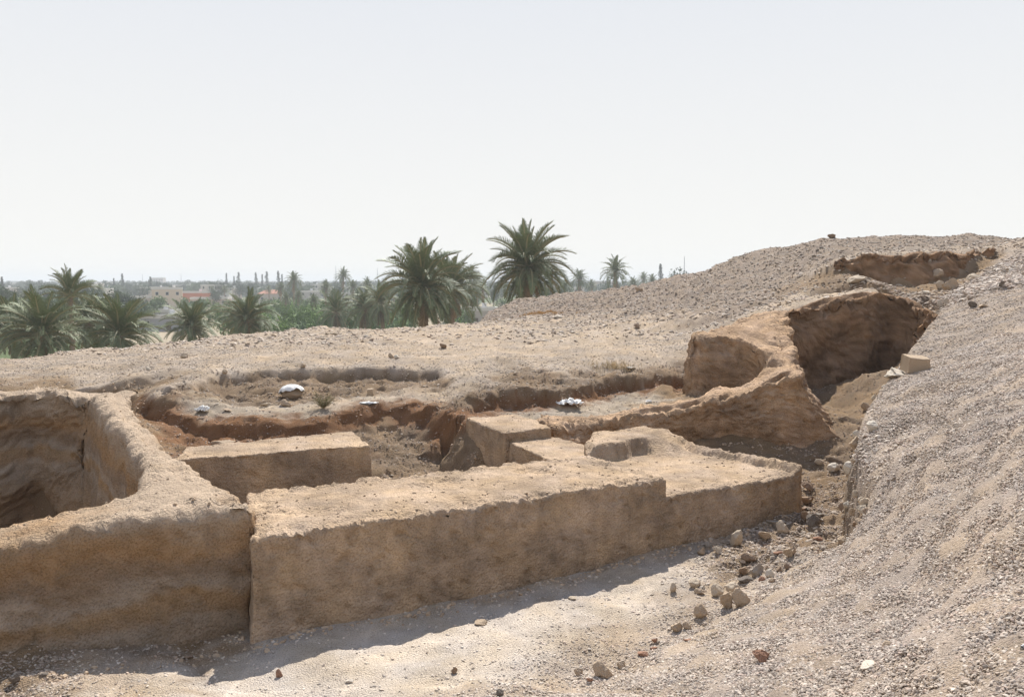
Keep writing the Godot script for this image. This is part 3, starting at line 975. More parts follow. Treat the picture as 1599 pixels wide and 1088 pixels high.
func build_palms() -> void:
	for p in PALMS:
		var x: float = p[2]; var z: float = p[3]; var cy: float = p[4]
		var base := PLAIN_Y - 0.05
		if z > -50.0: base = minf(base, height_at(x, z))
		palm(p[0], p[1], Vector3(x, base, z), cy - base, p[5], p[6], p[7], p[8])
	var far := []
	for k in 3:
		var t := thing("date_palm", "", "palm tree")
		put(palm_trunk(9.0, .22, k + 2), "trunk", M.bark, t)
		var c := put(small_palm_mesh(k + 3, k == 1), "crown", M.frond, t)
		c.position = Vector3(sin((k + 2) * 2.3) * .25, 8.9, cos((k + 2) * 3.1) * .25)
		far.append(t)
	var used := [false, false, false]
	var i := 0
	for p in FAR_PALMS:
		var k := i % 3
		if p.size() > 4: k = p[4]
		var at := Vector3(p[0], PLAIN_Y - .05, p[1])
		var label: String = (p[3] as String).trim_prefix("~")
		var grp := label if (p[3] as String).begins_with("~") else ""
		var o: Node3D
		if not used[k]:
			used[k] = true
			o = far[k]
			o.position = at; o.rotation.y = i * 1.3; o.scale = Vector3.ONE * p[2] / 9.0
			o.set_meta("label", label)
			if grp: o.set_meta("group", grp)
		else:
			o = copy_of(far[k], "date_palm", label, at, i * 1.3, p[2] / 9.0, grp)
			if not grp and o.has_meta("group"): o.remove_meta("group")
		i += 1

# ---------------------------------------------------------------- other trees

func crown_mesh(sd: int, rx: float, ry: float, clumps: int, leaves: int, ls: float, col: Color, cone := false) -> ArrayMesh:
	var r := RandomNumberGenerator.new()
	r.seed = sd
	var v := PackedVector3Array(); var idx := PackedInt32Array(); var c := PackedColorArray()
	for k in clumps:
		var d := Vector3(r.randfn(), r.randfn(), r.randfn()).normalized() * pow(r.randf(), .45)
		var ctr := Vector3(d.x * rx * .75, d.y * ry * .75, d.z * rx * .75)
		var cr := rx * r.randf_range(.28, .5)
		if cone:
			var t := float(k) / clumps
			var taper := pow(1.0 - t, .7) * (0.55 + 0.45 * minf(1.0, t * 8.0))
			ctr = Vector3(r.randfn() * rx * .3 * taper, lerpf(-ry, ry, t), r.randfn() * rx * .3 * taper)
			cr = rx * maxf(.15, taper * .75)
		var tone := r.randf_range(.75, 1.25)
		for m in leaves:
			var e := Vector3(r.randfn(), r.randfn(), r.randfn()).normalized()
			var p := ctr + e * cr * pow(r.randf(), .4) * (Vector3(1, 1.3, 1) if cone else Vector3(1, .8, 1))
			var dir := (e + Vector3(r.randf_range(-1, 1), r.randf_range(-.6, 1), r.randf_range(-1, 1))).normalized()
			leaf(v, idx, c, p, dir, ls * r.randf_range(.7, 1.3), ls * .55, col * tone * r.randf_range(.8, 1.2))
	return commit(v, idx, c, true)

func tree_proto(called: String, category: String, trunk_h: float, tr: float, crown: ArrayMesh, crown_y: float) -> Node3D:
	var t := thing(called, "", category)
	var v := PackedVector3Array(); var idx := PackedInt32Array(); var c := PackedColorArray()
	bar(v, idx, c, Vector3(0, -.2, 0), Vector3(.05, trunk_h, .04), tr, Color(.17, .135, .1), tr * .6)
	for k in 4:
		var a := k * 1.7
		bar(v, idx, c, Vector3(.03, trunk_h * .8, .02), Vector3(cos(a) * trunk_h * .45, trunk_h * 1.35, sin(a) * trunk_h * .45), tr * .5, Color(.17, .135, .1), tr * .2)
	put(commit(v, idx, c), "trunk", M.bark, t)
	put(crown, "crown", M.leafy, t).position.y = crown_y
	return t

func build_trees() -> void:
	var protos := {
		"citrus_tree": [], "cypress_tree": [], "shade_tree": []}
	for k in 3:
		protos.citrus_tree.append(tree_proto("citrus_tree", "tree", 1.4, .13, crown_mesh(k + 1, 2.6, 1.9, 13, 70, .42, [Color(.13, .195, .05), Color(.16, .23, .06), Color(.10, .155, .05)][k]), 2.6))
		protos.cypress_tree.append(tree_proto("cypress_tree", "tree", 1.2, .2, crown_mesh(k + 21, [1.5, 1.1, 1.9][k], 6.2, 26, 46, .5, Color(.045, .065, .035), true), 7.0))
		protos.shade_tree.append(tree_proto("shade_tree", "tree", 3.0, .25, crown_mesh(k + 31, 3.9, 3.0, 17, 80, .55, [Color(.085, .115, .055), Color(.10, .13, .06), Color(.07, .10, .05)][k]), 5.2))
	var used := {}
	var i := 0
	for p in TREES:
		var kind: String = p[0]
		var k := i % 3
		var at := Vector3(p[1], PLAIN_Y - .05, p[2])
		var label: String = p[4]; var grp: String = p[5]
		var src: Node3D = protos[kind][k]
		var o: Node3D
		if not used.has(kind + str(k)):
			used[kind + str(k)] = true
			o = src
			o.position = at; o.rotation.y = i * 2.1; o.scale = Vector3.ONE * p[3]
			o.set_meta("label", label)
			if grp: o.set_meta("group", grp)
		else:
			o = copy_of(src, kind, label, at, i * 2.1, p[3], grp)
			if not grp and o.has_meta("group"): o.remove_meta("group")
		i += 1
	# the far-off wood that closes the view
	var r := RandomNumberGenerator.new()
	r.seed = 99
	var mm := MultiMesh.new()
	mm.transform_format = MultiMesh.TRANSFORM_3D
	mm.mesh = crown_mesh(77, 4.0, 3.2, 12, 40, 1.1, Color(.075, .10, .055))
	var spots: Array[Transform3D] = []
	while spots.size() < 9500:
		var d := 560.0 + 2700.0 * pow(r.randf(), 1.5)
		var x := r.randf_range(-.66, .66) * d
		# groves with open ground and streets between them
		if n_fbm.get_noise_2d(x * 0.006, d * 0.006) < r.randf_range(-.3, .12): continue
		var s := r.randf_range(.6, 1.4)
		spots.append(Transform3D(Basis(Vector3.UP, r.randf() * TAU).scaled(Vector3(s, s * r.randf_range(.7, 1.5), s)), Vector3(x, PLAIN_Y + 2.6 * s, -d)))
	mm.instance_count = spots.size()
	for k in spots.size(): mm.set_instance_transform(k, spots[k])
	var o := MultiMeshInstance3D.new()
	o.name = numbered("far_wood")
	o.multimesh = mm
	o.material_override = M.leafy
	add_child(o)
	tag(o, "hazy belt of trees stretching to the horizon", "trees", "", "stuff")

# ---------------------------------------------------------------- houses

func box_into(st: SurfaceTool, lo: Vector3, hi: Vector3) -> void:
	var m := BoxMesh.new()
	m.size = hi - lo
	st.append_from(m, 0, Transform3D(Basis.IDENTITY, (lo + hi) * 0.5))

func box(lo: Vector3, hi: Vector3) -> Mesh:
	var st := SurfaceTool.new()
	st.begin(Mesh.PRIMITIVE_TRIANGLES)
	box_into(st, lo, hi)
	return st.commit()

func wall_paint(c: Color) -> StandardMaterial3D:
	var m: StandardMaterial3D = M.render.duplicate()
	m.vertex_color_use_as_albedo = false
	m.albedo_color = c.linear_to_srgb()
	return m

func build_houses() -> void:
	var glass := plain_mat(.03, .035, .04, .25)
	var trim := wall_paint(Color(.62, .6, .56))
	for h in HOUSES:
		# [name, label, x, z, w, depth, height, storeys, wall colour, roof colour or null, turn]
		var w: float = h[4]; var d: float = h[5]; var ht: float = h[6]
		var t := thing(h[0], h[1], "house", Vector3(h[2], PLAIN_Y - .1, h[3]), h[10], h[1] if h[0] == "far_house" else "")
		var wm := wall_paint(h[8])
		put(box(Vector3(-w / 2, 0, -d / 2), Vector3(w / 2, ht, d / 2)), "wall", wm, t)
		var st := SurfaceTool.new()
		st.begin(Mesh.PRIMITIVE_TRIANGLES)
		if h[9] == null:
			# flat roof with a parapet
			for b in [[-w / 2 - .12, -d / 2 - .12, w / 2 + .12, -d / 2 + .15], [-w / 2 - .12, d / 2 - .15, w / 2 + .12, d / 2 + .12], [-w / 2 - .12, -d / 2 + .15, -w / 2 + .15, d / 2 - .15], [w / 2 - .15, -d / 2 + .15, w / 2 + .12, d / 2 - .15]]:
				box_into(st, Vector3(b[0], ht - .25, b[1]), Vector3(b[2], ht + .55, b[3]))
			put(st.commit(), "parapet", trim, t)
			var tank := CylinderMesh.new()
			tank.top_radius = .55; tank.bottom_radius = .55; tank.height = 1.2
			var tk := put(tank, "water_tank", plain_mat(.6, .6, .6, .5), t)
			tk.position = Vector3(w * .22, ht + .9, -d * .1)
			put(box(Vector3(w * .22 - .5, ht, -d * .1 - .5), Vector3(w * .22 + .5, ht + .3, -d * .1 + .5)), "tank_stand", trim, t)
		else:
			var v := PackedVector3Array([Vector3(-w / 2 - .4, ht, d / 2 + .4), Vector3(w / 2 + .4, ht, d / 2 + .4), Vector3(w / 2 + .4, ht, -d / 2 - .4), Vector3(-w / 2 - .4, ht, -d / 2 - .4), Vector3(-w * .2, ht + w * .16, 0), Vector3(w * .2, ht + w * .16, 0)])
			put(commit(v, PackedInt32Array([0, 4, 5, 0, 5, 1, 1, 5, 2, 2, 5, 4, 2, 4, 3, 3, 4, 0]), PackedColorArray(), true), "roof", wall_paint(h[9]), t)
		var n := maxi(2, int(w / 3.2))
		for s in int(h[7]):
			for k in n:
				var x := lerpf(-w / 2, w / 2, (k + .5) / n)
				var y: float = ht / h[7] * s + ht / h[7] * .38
				if s == 0 and k == n / 2:
					put(box(Vector3(x - .5, .1, d / 2 - .1), Vector3(x + .5, 2.1, d / 2 + .04)), "door", plain_mat(.12, .09, .06), t)
					continue
				var f := put(box(Vector3(x - .6, y - .1, d / 2 - .1), Vector3(x + .6, y + 1.25, d / 2 + .03)), "window", trim, t)
				put(box(Vector3(x - .5, y, d / 2 - .05), Vector3(x + .5, y + 1.15, d / 2 + .05)), "pane", glass, f)
	for m in MASTS:
		var v := PackedVector3Array(); var idx := PackedInt32Array(); var c := PackedColorArray()
		var hh: float = m[2]
		for k in 3:
			var a := TAU * k / 3.0
			bar(v, idx, c, Vector3(cos(a) * .9, 0, sin(a) * .9), Vector3(cos(a) * .1, hh, sin(a) * .1), .16, Color(.3, .3, .32), .1)
		for k in 14:
			var y0 := hh * k / 14.0; var rr := lerpf(.9, .1, k / 14.0)
			for e in 3:
				bar(v, idx, c, Vector3(cos(TAU * e / 3.0) * rr, y0, sin(TAU * e / 3.0) * rr), Vector3(cos(TAU * (e + 1) / 3.0) * rr, y0 + hh / 14.0, sin(TAU * (e + 1) / 3.0) * rr), .07, Color(.3, .3, .32))
		var o := put(commit(v, idx, c), "radio_mast", vc_mat(.5))
		o.position = Vector3(m[0], PLAIN_Y - .1, m[1])
		tag(o, m[3], "mast")

# ---------------------------------------------------------------- survey and lists

const LAND := [
	-14.00,0.05,-3.00,2, -9.00,0.03,-4.00,2, -9.00,0.06,-6.60,2, -6.00,0.00,-5.50,2, -4.50,0.00,-6.20,2, -3.20,0.00,-6.00,2, -3.40,0.05,-7.10,2, -4.80,0.08,-6.90,6,
	-3.90,0.02,-6.50,5, -2.20,0.00,-6.30,3, -1.20,0.00,-6.50,3, -0.30,0.00,-7.00,3, 0.20,0.02,-7.90,3, -1.00,0.00,-7.40,3, 0.90,0.03,-8.40,3, 1.50,0.05,-9.20,3,
	1.20,0.02,-7.80,2, 2.00,0.06,-8.60,2, 2.50,0.10,-9.40,5, 3.00,0.15,-10.20,5, 2.30,0.10,-10.40,2, -2.00,0.00,-8.20,3, 0.20,0.03,-9.60,2, -4.80,0.10,-5.20,2,
	-3.00,0.10,-5.00,2, -1.60,0.05,-5.40,2, 0.52,0.03,-6.55,2, 0.76,0.05,-6.81,1, 1.39,0.07,-7.48,1, 1.96,0.12,-8.02,1, 2.58,0.20,-8.72,1, 3.12,0.30,-9.09,1,
	0.00,0.15,-6.30,1, -0.80,0.20,-5.70,1, -2.00,0.35,-4.60,1, -4.00,0.50,-3.40,1, -8.00,0.80,-1.50,1, -14.00,1.00,0.00,1, 2.16,1.45,-3.62,0, 1.99,1.22,-4.09,0,
	1.76,0.92,-4.71,0, 1.27,0.46,-5.66,0, 2.07,0.62,-6.20,0, 2.36,1.00,-5.29,0, 2.43,1.50,-4.08,0, 2.69,0.62,-7.26,0, 2.94,1.02,-6.41,0, 2.86,1.55,-4.85,0,
	3.30,1.22,-6.89,0, 3.65,1.78,-6.23,0, 4.03,1.58,-8.49,0, 4.61,1.98,-7.92,0, 5.02,1.86,-10.15,0, 5.92,2.30,-10.21,0, 7.08,2.20,-13.58,0, 10.53,2.62,-19.19,0,
	8.09,2.57,-14.00,0, 11.51,3.17,-20.00,0, 16.08,3.96,-28.00,0, 10.14,2.90,-19.00,0, 0.00,1.60,0.00,0, 1.50,1.70,-1.50,0, 4.00,2.30,-2.00,0, 6.00,2.70,-5.00,0,
	8.00,3.20,-9.00,0, 12.00,3.90,-14.00,0, 4.00,2.20,4.00,0, -4.00,1.20,3.00,0, 0.00,1.10,-2.60,0, 1.00,1.00,-3.60,0, -1.50,0.85,-2.20,0, -5.00,0.90,0.00,0,
	10.00,3.50,4.00,0, 14.00,4.20,-4.00,0, 20.00,5.00,-12.00,0, 22.00,5.60,-24.00,0, 34.00,5.50,-20.00,0, 30.00,4.50,4.00,0, 3.33,0.55,-8.71,0, 3.41,0.68,-8.70,0,
	3.48,0.80,-8.68,0, 3.56,0.98,-8.62,0, 3.58,1.01,-8.72,0, 3.61,1.05,-8.83,0, 3.64,1.08,-8.93,0, 3.66,1.12,-9.04,0, 3.69,1.15,-9.15,0, 3.71,1.17,-9.26,0,
	3.74,1.19,-9.38,0, 3.77,1.21,-9.49,0, 3.80,1.24,-9.61,0, 3.82,1.26,-9.73,0, 3.85,1.28,-9.84,0, 3.88,1.30,-9.96,0, 3.93,1.32,-10.07,0, 3.99,1.34,-10.17,0,
	4.04,1.36,-10.28,0, 4.09,1.38,-10.39,0, 4.14,1.40,-10.50,0, 4.20,1.43,-10.61,0, 4.25,1.45,-10.71,0, 4.30,1.47,-10.82,0, 4.35,1.49,-10.93,0, 4.40,1.51,-11.04,0,
	4.46,1.53,-11.15,0, 4.51,1.55,-11.25,0, 4.57,1.57,-11.35,0, 4.63,1.58,-11.45,0, 4.70,1.60,-11.55,0, 4.76,1.62,-11.65,0, 4.82,1.63,-11.74,0, 4.88,1.65,-11.84,0,
	4.94,1.67,-11.94,0, 5.00,1.68,-12.04,0, 5.07,1.70,-12.14,0, 5.13,1.72,-12.23,0, 5.19,1.73,-12.33,0, 5.25,1.75,-12.43,0, 5.31,1.77,-12.53,0, 5.37,1.78,-12.63,0,
	5.44,1.80,-12.72,0, 5.50,1.82,-12.83,0, 5.56,1.84,-12.93,0, 5.63,1.86,-13.03,0, 5.69,1.88,-13.13,0, 5.76,1.90,-13.23,0, 5.82,1.92,-13.33,0, 5.88,1.94,-13.43,0,
	5.95,1.96,-13.53,0, 6.01,1.98,-13.63,0, 6.08,2.00,-13.73,0, 6.14,2.02,-13.83,0, 6.21,2.04,-13.93,0, 6.27,2.06,-14.04,0, 6.33,2.08,-14.14,0, 6.40,2.10,-14.24,0,
	6.46,2.11,-14.34,0, 6.52,2.13,-14.44,0, 6.58,2.14,-14.54,0, 6.64,2.15,-14.65,0, 6.71,2.17,-14.75,0, 6.77,2.18,-14.85,0, 6.83,2.19,-14.95,0, 6.89,2.20,-15.05,0,
	6.95,2.22,-15.16,0, 7.01,2.23,-15.26,0, 7.08,2.24,-15.36,0, 7.14,2.26,-15.46,0, 7.20,2.27,-15.56,0, 7.26,2.28,-15.67,0, 7.32,2.29,-15.77,0, 7.38,2.31,-15.87,0,
	7.45,2.32,-15.97,0, 7.51,2.33,-16.07,0, 7.57,2.35,-16.18,0, 7.63,2.36,-16.28,0, 7.69,2.37,-16.38,0, 7.75,2.39,-16.48,0, 7.82,2.40,-16.58,0, 7.88,2.41,-16.69,0,
	7.94,2.43,-16.79,0, 8.00,2.44,-16.89,0, 8.06,2.45,-16.99,0, 8.12,2.46,-17.09,0, 8.19,2.48,-17.20,0, 8.25,2.49,-17.30,0, 8.31,2.50,-17.40,0, 8.37,2.52,-17.50,0,
	8.43,2.53,-17.61,0, 8.49,2.54,-17.71,0, 8.56,2.56,-17.81,0, 8.62,2.57,-17.91,0, 8.68,2.58,-18.01,0, 8.74,2.59,-18.12,0, 8.80,2.61,-18.22,0, 8.86,2.62,-18.32,0,
	8.92,2.63,-18.43,0, 8.98,2.63,-18.53,0, 9.04,2.64,-18.64,0, 9.10,2.65,-18.74,0, 9.16,2.65,-18.85,0, 9.22,2.66,-18.96,0, 9.28,2.67,-19.06,0, 9.34,2.68,-19.17,0,
	9.40,2.68,-19.27,0, 9.46,2.69,-19.38,0, 9.52,2.70,-19.49,0, 9.58,2.70,-19.59,0, 9.64,2.71,-19.70,0, 9.70,2.72,-19.80,0, 9.76,2.72,-19.91,0, 9.82,2.73,-20.02,0,
	9.88,2.74,-20.12,0, 9.94,2.75,-20.23,0, 10.00,2.75,-20.33,0, 10.06,2.76,-20.44,0, 10.12,2.77,-20.55,0, 10.18,2.77,-20.65,0, 10.24,2.78,-20.76,0, 10.30,2.79,-20.86,0,
	10.36,2.79,-20.97,0, 10.42,2.80,-21.08,0, 10.48,2.81,-21.18,0, 10.54,2.82,-21.29,0, 10.60,2.82,-21.39,0, 10.66,2.83,-21.50,0, 3.34,0.25,-8.79,5, 3.43,0.23,-8.78,5,
	3.51,0.20,-8.76,5, 3.55,0.19,-8.91,5, 3.58,0.20,-9.04,5, 3.61,0.20,-9.16,5, 3.63,0.21,-9.28,5, 3.66,0.21,-9.40,5, 3.69,0.22,-9.52,5, 3.71,0.23,-9.64,5,
	3.74,0.24,-9.76,5, 3.76,0.24,-9.88,5, 3.79,0.25,-9.99,5, 3.84,0.25,-10.10,5, 3.89,0.26,-10.21,5, 3.94,0.26,-10.32,5, 3.99,0.27,-10.43,5, 4.04,0.27,-10.54,5,
	4.10,0.28,-10.65,5, 4.15,0.28,-10.76,5, 4.20,0.28,-10.87,5, 4.25,0.29,-10.98,5, 4.30,0.29,-11.09,5, 4.35,0.30,-11.20,5, 4.41,0.30,-11.31,5, 4.46,0.31,-11.41,5,
	4.52,0.31,-11.51,5, 4.58,0.32,-11.62,5, 4.64,0.33,-11.72,5, 4.69,0.33,-11.82,5, 4.75,0.34,-11.92,5, 4.81,0.35,-12.02,5, 4.86,0.35,-12.12,5, 4.92,0.36,-12.22,5,
	4.98,0.37,-12.32,5, 5.04,0.37,-12.43,5, 5.09,0.38,-12.53,5, 5.15,0.39,-12.63,5, 5.21,0.39,-12.73,5, 5.27,0.40,-12.83,5, 5.33,0.41,-12.94,5, 5.38,0.41,-13.04,5,
	5.44,0.42,-13.14,5, 5.50,0.43,-13.25,5, 5.56,0.43,-13.35,5, 5.62,0.44,-13.46,5, 5.68,0.45,-13.56,5, 5.73,0.45,-13.66,5, 5.79,0.46,-13.77,5, 5.85,0.47,-13.87,5,
	5.91,0.47,-13.98,5, 5.97,0.48,-14.08,5, 6.03,0.49,-14.19,5, 6.08,0.49,-14.29,5, 6.14,0.50,-14.39,5, 6.20,0.52,-14.50,5, 6.26,0.54,-14.60,5, 6.31,0.56,-14.71,5,
	6.37,0.58,-14.81,5, 6.43,0.60,-14.92,5, 6.49,0.62,-15.02,5, 6.54,0.64,-15.13,5, 6.60,0.66,-15.23,5, 6.66,0.68,-15.33,5, 6.71,0.70,-15.44,5, 6.77,0.72,-15.54,5,
	6.83,0.74,-15.65,5, 6.89,0.76,-15.75,5, 6.94,0.78,-15.86,5, 7.00,0.80,-15.96,5, 7.06,0.82,-16.07,5, 7.12,0.84,-16.17,5, 7.17,0.86,-16.27,5, 7.23,0.88,-16.38,5,
	7.29,0.90,-16.48,5, 7.34,0.92,-16.59,5, 7.40,0.94,-16.69,5, 7.46,0.96,-16.80,5, 7.52,0.98,-16.90,5, 7.57,1.00,-17.01,5, 7.63,1.02,-17.11,5, 7.69,1.04,-17.21,5,
	7.75,1.06,-17.32,5, 7.80,1.08,-17.42,5, 7.86,1.10,-17.53,5, 7.92,1.12,-17.63,5, 7.97,1.14,-17.74,5, 8.03,1.16,-17.84,5, 8.09,1.18,-17.95,5, 8.15,1.20,-18.05,5,
	8.20,1.22,-18.15,5, 8.26,1.24,-18.26,5, 8.32,1.26,-18.36,5, 8.38,1.28,-18.47,5, 8.43,1.30,-18.57,5, 8.49,1.33,-18.67,5, 8.56,1.37,-18.76,5, 8.62,1.40,-18.86,5,
	8.68,1.44,-18.96,5, 8.74,1.47,-19.05,5, 8.80,1.51,-19.15,5, 8.86,1.54,-19.24,5, 8.92,1.57,-19.34,5, 8.98,1.61,-19.44,5, 9.05,1.64,-19.53,5, 9.11,1.68,-19.63,5,
	9.17,1.71,-19.73,5, 9.23,1.75,-19.82,5, 9.29,1.78,-19.92,5, 9.35,1.82,-20.01,5, 9.41,1.85,-20.11,5, 9.47,1.88,-20.21,5, 9.54,1.92,-20.30,5, 9.60,1.95,-20.40,5,
	9.66,1.99,-20.49,5, 9.72,2.02,-20.59,5, 9.78,2.06,-20.69,5, 9.84,2.09,-20.78,5, 9.90,2.12,-20.88,5, 9.96,2.16,-20.97,5, 10.03,2.19,-21.07,5, 10.09,2.23,-21.17,5,
	10.15,2.26,-21.26,5, 10.21,2.30,-21.36,5, 10.27,2.33,-21.46,5, 10.33,2.37,-21.55,5, 10.39,2.40,-21.65,5, 3.70,0.18,-10.37,5, 3.91,0.20,-11.32,5, 4.57,0.24,-12.58,5,
	5.27,0.30,-14.10,5, 4.87,0.28,-13.71,5, 6.28,0.40,-16.60,6, 7.04,0.50,-18.41,6, 8.33,0.55,-21.01,6, 9.87,0.60,-23.63,6, 9.60,0.90,-20.60,5, 10.00,1.70,-21.20,5,
	10.20,2.40,-21.80,5, 10.20,1.40,-20.30,5, 6.14,2.37,-20.60,2, 6.25,2.39,-20.75,2, 6.37,2.42,-20.90,2, 6.49,2.44,-21.05,2, 6.60,2.47,-21.20,2, 6.72,2.49,-21.35,2,
	6.83,2.52,-21.50,2, 7.01,2.55,-21.57,2, 7.19,2.58,-21.63,2, 7.37,2.61,-21.70,2, 7.55,2.64,-21.77,2, 7.73,2.67,-21.83,2, 7.90,2.70,-21.90,2, 8.07,2.72,-21.96,2,
	8.23,2.75,-22.02,2, 8.39,2.78,-22.09,2, 8.56,2.80,-22.15,2, 8.72,2.83,-22.21,2, 8.88,2.86,-22.27,2, 9.05,2.88,-22.34,2, 9.21,2.91,-22.40,2, 9.35,2.87,-22.50,2,
	9.49,2.83,-22.60,2, 9.63,2.78,-22.70,2, 9.77,2.74,-22.80,2, 6.30,0.50,-20.10,6, 6.40,0.51,-20.27,6, 6.50,0.52,-20.43,6, 6.60,0.53,-20.60,6, 6.70,0.53,-20.77,6,
	6.80,0.54,-20.93,6, 6.90,0.55,-21.10,6, 7.07,0.56,-21.16,6, 7.24,0.56,-21.23,6, 7.41,0.57,-21.29,6, 7.59,0.58,-21.36,6, 7.76,0.59,-21.42,6, 7.93,0.59,-21.49,6,
	8.10,0.60,-21.55,6, 8.26,0.62,-21.61,6, 8.43,0.64,-21.66,6, 8.59,0.66,-21.72,6, 8.75,0.68,-21.77,6, 8.91,0.69,-21.83,6, 9.07,0.71,-21.89,6, 9.24,0.73,-21.94,6,
	9.40,0.75,-22.00,6, 9.49,0.89,-22.05,6, 9.57,1.04,-22.10,6, 9.66,1.18,-22.15,6, 9.75,1.32,-22.20,6, 9.84,1.47,-22.25,6, 9.93,1.61,-22.30,6, 10.01,1.76,-22.35,6,
	10.10,1.90,-22.40,6, 7.64,2.67,-23.00,2, 8.46,2.84,-23.00,2, 9.49,3.05,-23.30,2, 7.94,2.77,-25.00,1, 9.19,3.11,-25.50,5, 10.01,3.24,-25.50,5, 10.51,2.79,-23.50,5,
	10.79,2.80,-23.00,5, 10.21,3.87,-28.40,1, 10.46,3.91,-28.50,1, 10.70,3.95,-28.60,1, 10.94,3.99,-28.70,1, 11.18,4.03,-28.80,1, 11.51,4.05,-28.85,1, 11.84,4.07,-28.90,1,
	12.18,4.09,-28.95,1, 12.51,4.11,-29.00,1, 12.82,4.12,-29.07,1, 13.12,4.12,-29.13,1, 13.43,4.12,-29.20,1, 13.71,4.13,-29.33,1, 13.98,4.15,-29.47,1, 14.26,4.16,-29.60,1,
	14.54,4.18,-29.73,1, 14.81,4.19,-29.87,1, 15.09,4.21,-30.00,1, 15.33,4.23,-30.20,1, 15.57,4.24,-30.40,1, 15.80,4.26,-30.60,1, 16.04,4.27,-30.80,1, 16.28,4.29,-31.00,1,
	16.52,4.30,-31.20,1, 16.76,4.32,-31.40,1, 16.99,4.34,-31.60,1, 17.23,4.35,-31.80,1, 17.47,4.37,-32.00,1, 10.25,3.46,-27.90,6, 10.53,3.40,-27.93,6, 10.81,3.34,-27.97,6,
	11.09,3.28,-28.00,6, 11.40,3.19,-28.00,6, 11.70,3.11,-28.00,6, 12.01,3.02,-28.00,6, 12.34,3.00,-28.07,6, 12.68,2.98,-28.13,6, 13.01,2.96,-28.20,6, 13.25,2.98,-28.33,6,
	13.50,3.00,-28.47,6, 13.74,3.03,-28.60,6, 13.98,3.05,-28.73,6, 14.22,3.07,-28.87,6, 14.46,3.10,-29.00,6, 14.67,3.18,-29.18,6, 14.88,3.25,-29.37,6, 15.09,3.33,-29.55,6,
	15.29,3.41,-29.73,6, 15.50,3.49,-29.92,6, 15.71,3.57,-30.10,6, 15.92,3.65,-30.28,6, 16.12,3.73,-30.47,6, 16.33,3.81,-30.65,6, 16.54,3.89,-30.83,6, 16.75,3.97,-31.02,6,
	16.96,4.05,-31.20,6, 11.08,2.78,-25.60,5, 12.01,2.74,-25.60,6, 10.12,3.35,-26.50,5, 10.84,3.16,-26.30,5, 11.28,2.77,-23.00,0, 11.46,2.81,-23.23,0, 11.64,2.84,-23.47,0,
	11.81,2.88,-23.70,0, 11.99,2.92,-23.93,0, 12.17,2.95,-24.17,0, 12.34,2.99,-24.40,0, 12.52,3.02,-24.63,0, 12.70,3.06,-24.87,0, 12.87,3.10,-25.10,0, 13.05,3.13,-25.33,0,
	13.23,3.17,-25.57,0, 13.40,3.21,-25.80,0, 13.58,3.24,-26.03,0, 13.76,3.28,-26.27,0, 13.93,3.31,-26.50,0, 14.11,3.36,-26.74,0, 14.28,3.40,-26.97,0, 14.46,3.44,-27.21,0,
	14.64,3.49,-27.44,0, 14.81,3.53,-27.68,0, 14.99,3.57,-27.91,0, 15.16,3.62,-28.15,0, 15.34,3.66,-28.38,0, 15.52,3.70,-28.62,0, 15.69,3.75,-28.85,0, 15.87,3.79,-29.09,0,
	16.05,3.83,-29.32,0, 16.22,3.88,-29.56,0, 16.40,3.92,-29.79,0, 16.57,3.97,-30.03,0, 16.75,4.01,-30.26,0, 16.93,4.05,-30.50,0, 11.34,2.81,-23.60,6, 11.51,2.83,-23.84,6,
	11.68,2.86,-24.08,6, 11.85,2.88,-24.32,6, 12.03,2.90,-24.56,6, 12.20,2.93,-24.80,6, 12.37,2.95,-25.04,6, 12.54,2.97,-25.28,6, 12.71,3.00,-25.52,6, 12.88,3.02,-25.76,6,
	13.06,3.04,-26.00,6, 13.23,3.07,-26.24,6, 13.40,3.09,-26.48,6, 13.57,3.11,-26.72,6, 13.74,3.14,-26.96,6, 13.91,3.16,-27.20,6, 14.10,3.21,-27.43,6, 14.29,3.27,-27.65,6,
	14.48,3.32,-27.88,6, 14.67,3.37,-28.10,6, 14.85,3.43,-28.32,6, 15.04,3.48,-28.55,6, 15.23,3.54,-28.77,6, 15.42,3.59,-29.00,6, 15.60,3.64,-29.23,6, 15.79,3.70,-29.45,6,
	15.98,3.75,-29.68,6, 16.17,3.80,-29.90,6, 16.35,3.86,-30.12,6, 16.54,3.91,-30.35,6, 16.73,3.96,-30.57,6, 16.92,4.02,-30.80,6, 28.70,5.20,-40.00,8, 30.42,4.70,-42.40,8,
	35.01,-1.50,-48.80,8, 43.05,-7.90,-60.00,8, 23.52,5.08,-41.00,8, 24.93,4.58,-43.46,8, 28.69,-1.50,-50.02,8, 35.27,-7.90,-61.50,8, 21.10,5.33,-42.00,8, 22.36,4.83,-44.52,8,
	25.74,-1.50,-51.24,8, 31.65,-7.90,-63.00,8, 18.09,5.30,-42.00,8, 19.17,4.80,-44.52,8, 22.07,-1.50,-51.24,8, 27.13,-7.90,-63.00,8, 15.68,5.24,-42.00,8, 16.62,4.74,-44.52,8,
	19.13,-1.50,-51.24,8, 23.52,-7.90,-63.00,8, 13.90,5.05,-43.00,8, 14.73,4.55,-45.58,8, 16.96,-1.50,-52.46,8, 20.85,-7.90,-64.50,8, 12.02,4.71,-44.00,8, 12.74,4.21,-46.64,8,
	14.67,-1.50,-53.68,8, 18.03,-7.90,-66.00,8, 11.01,4.20,-45.00,8, 11.67,3.70,-47.70,8, 13.43,-1.50,-54.90,8, 16.52,-7.90,-67.50,8, 9.94,3.66,-46.00,8, 10.54,3.16,-48.76,8,
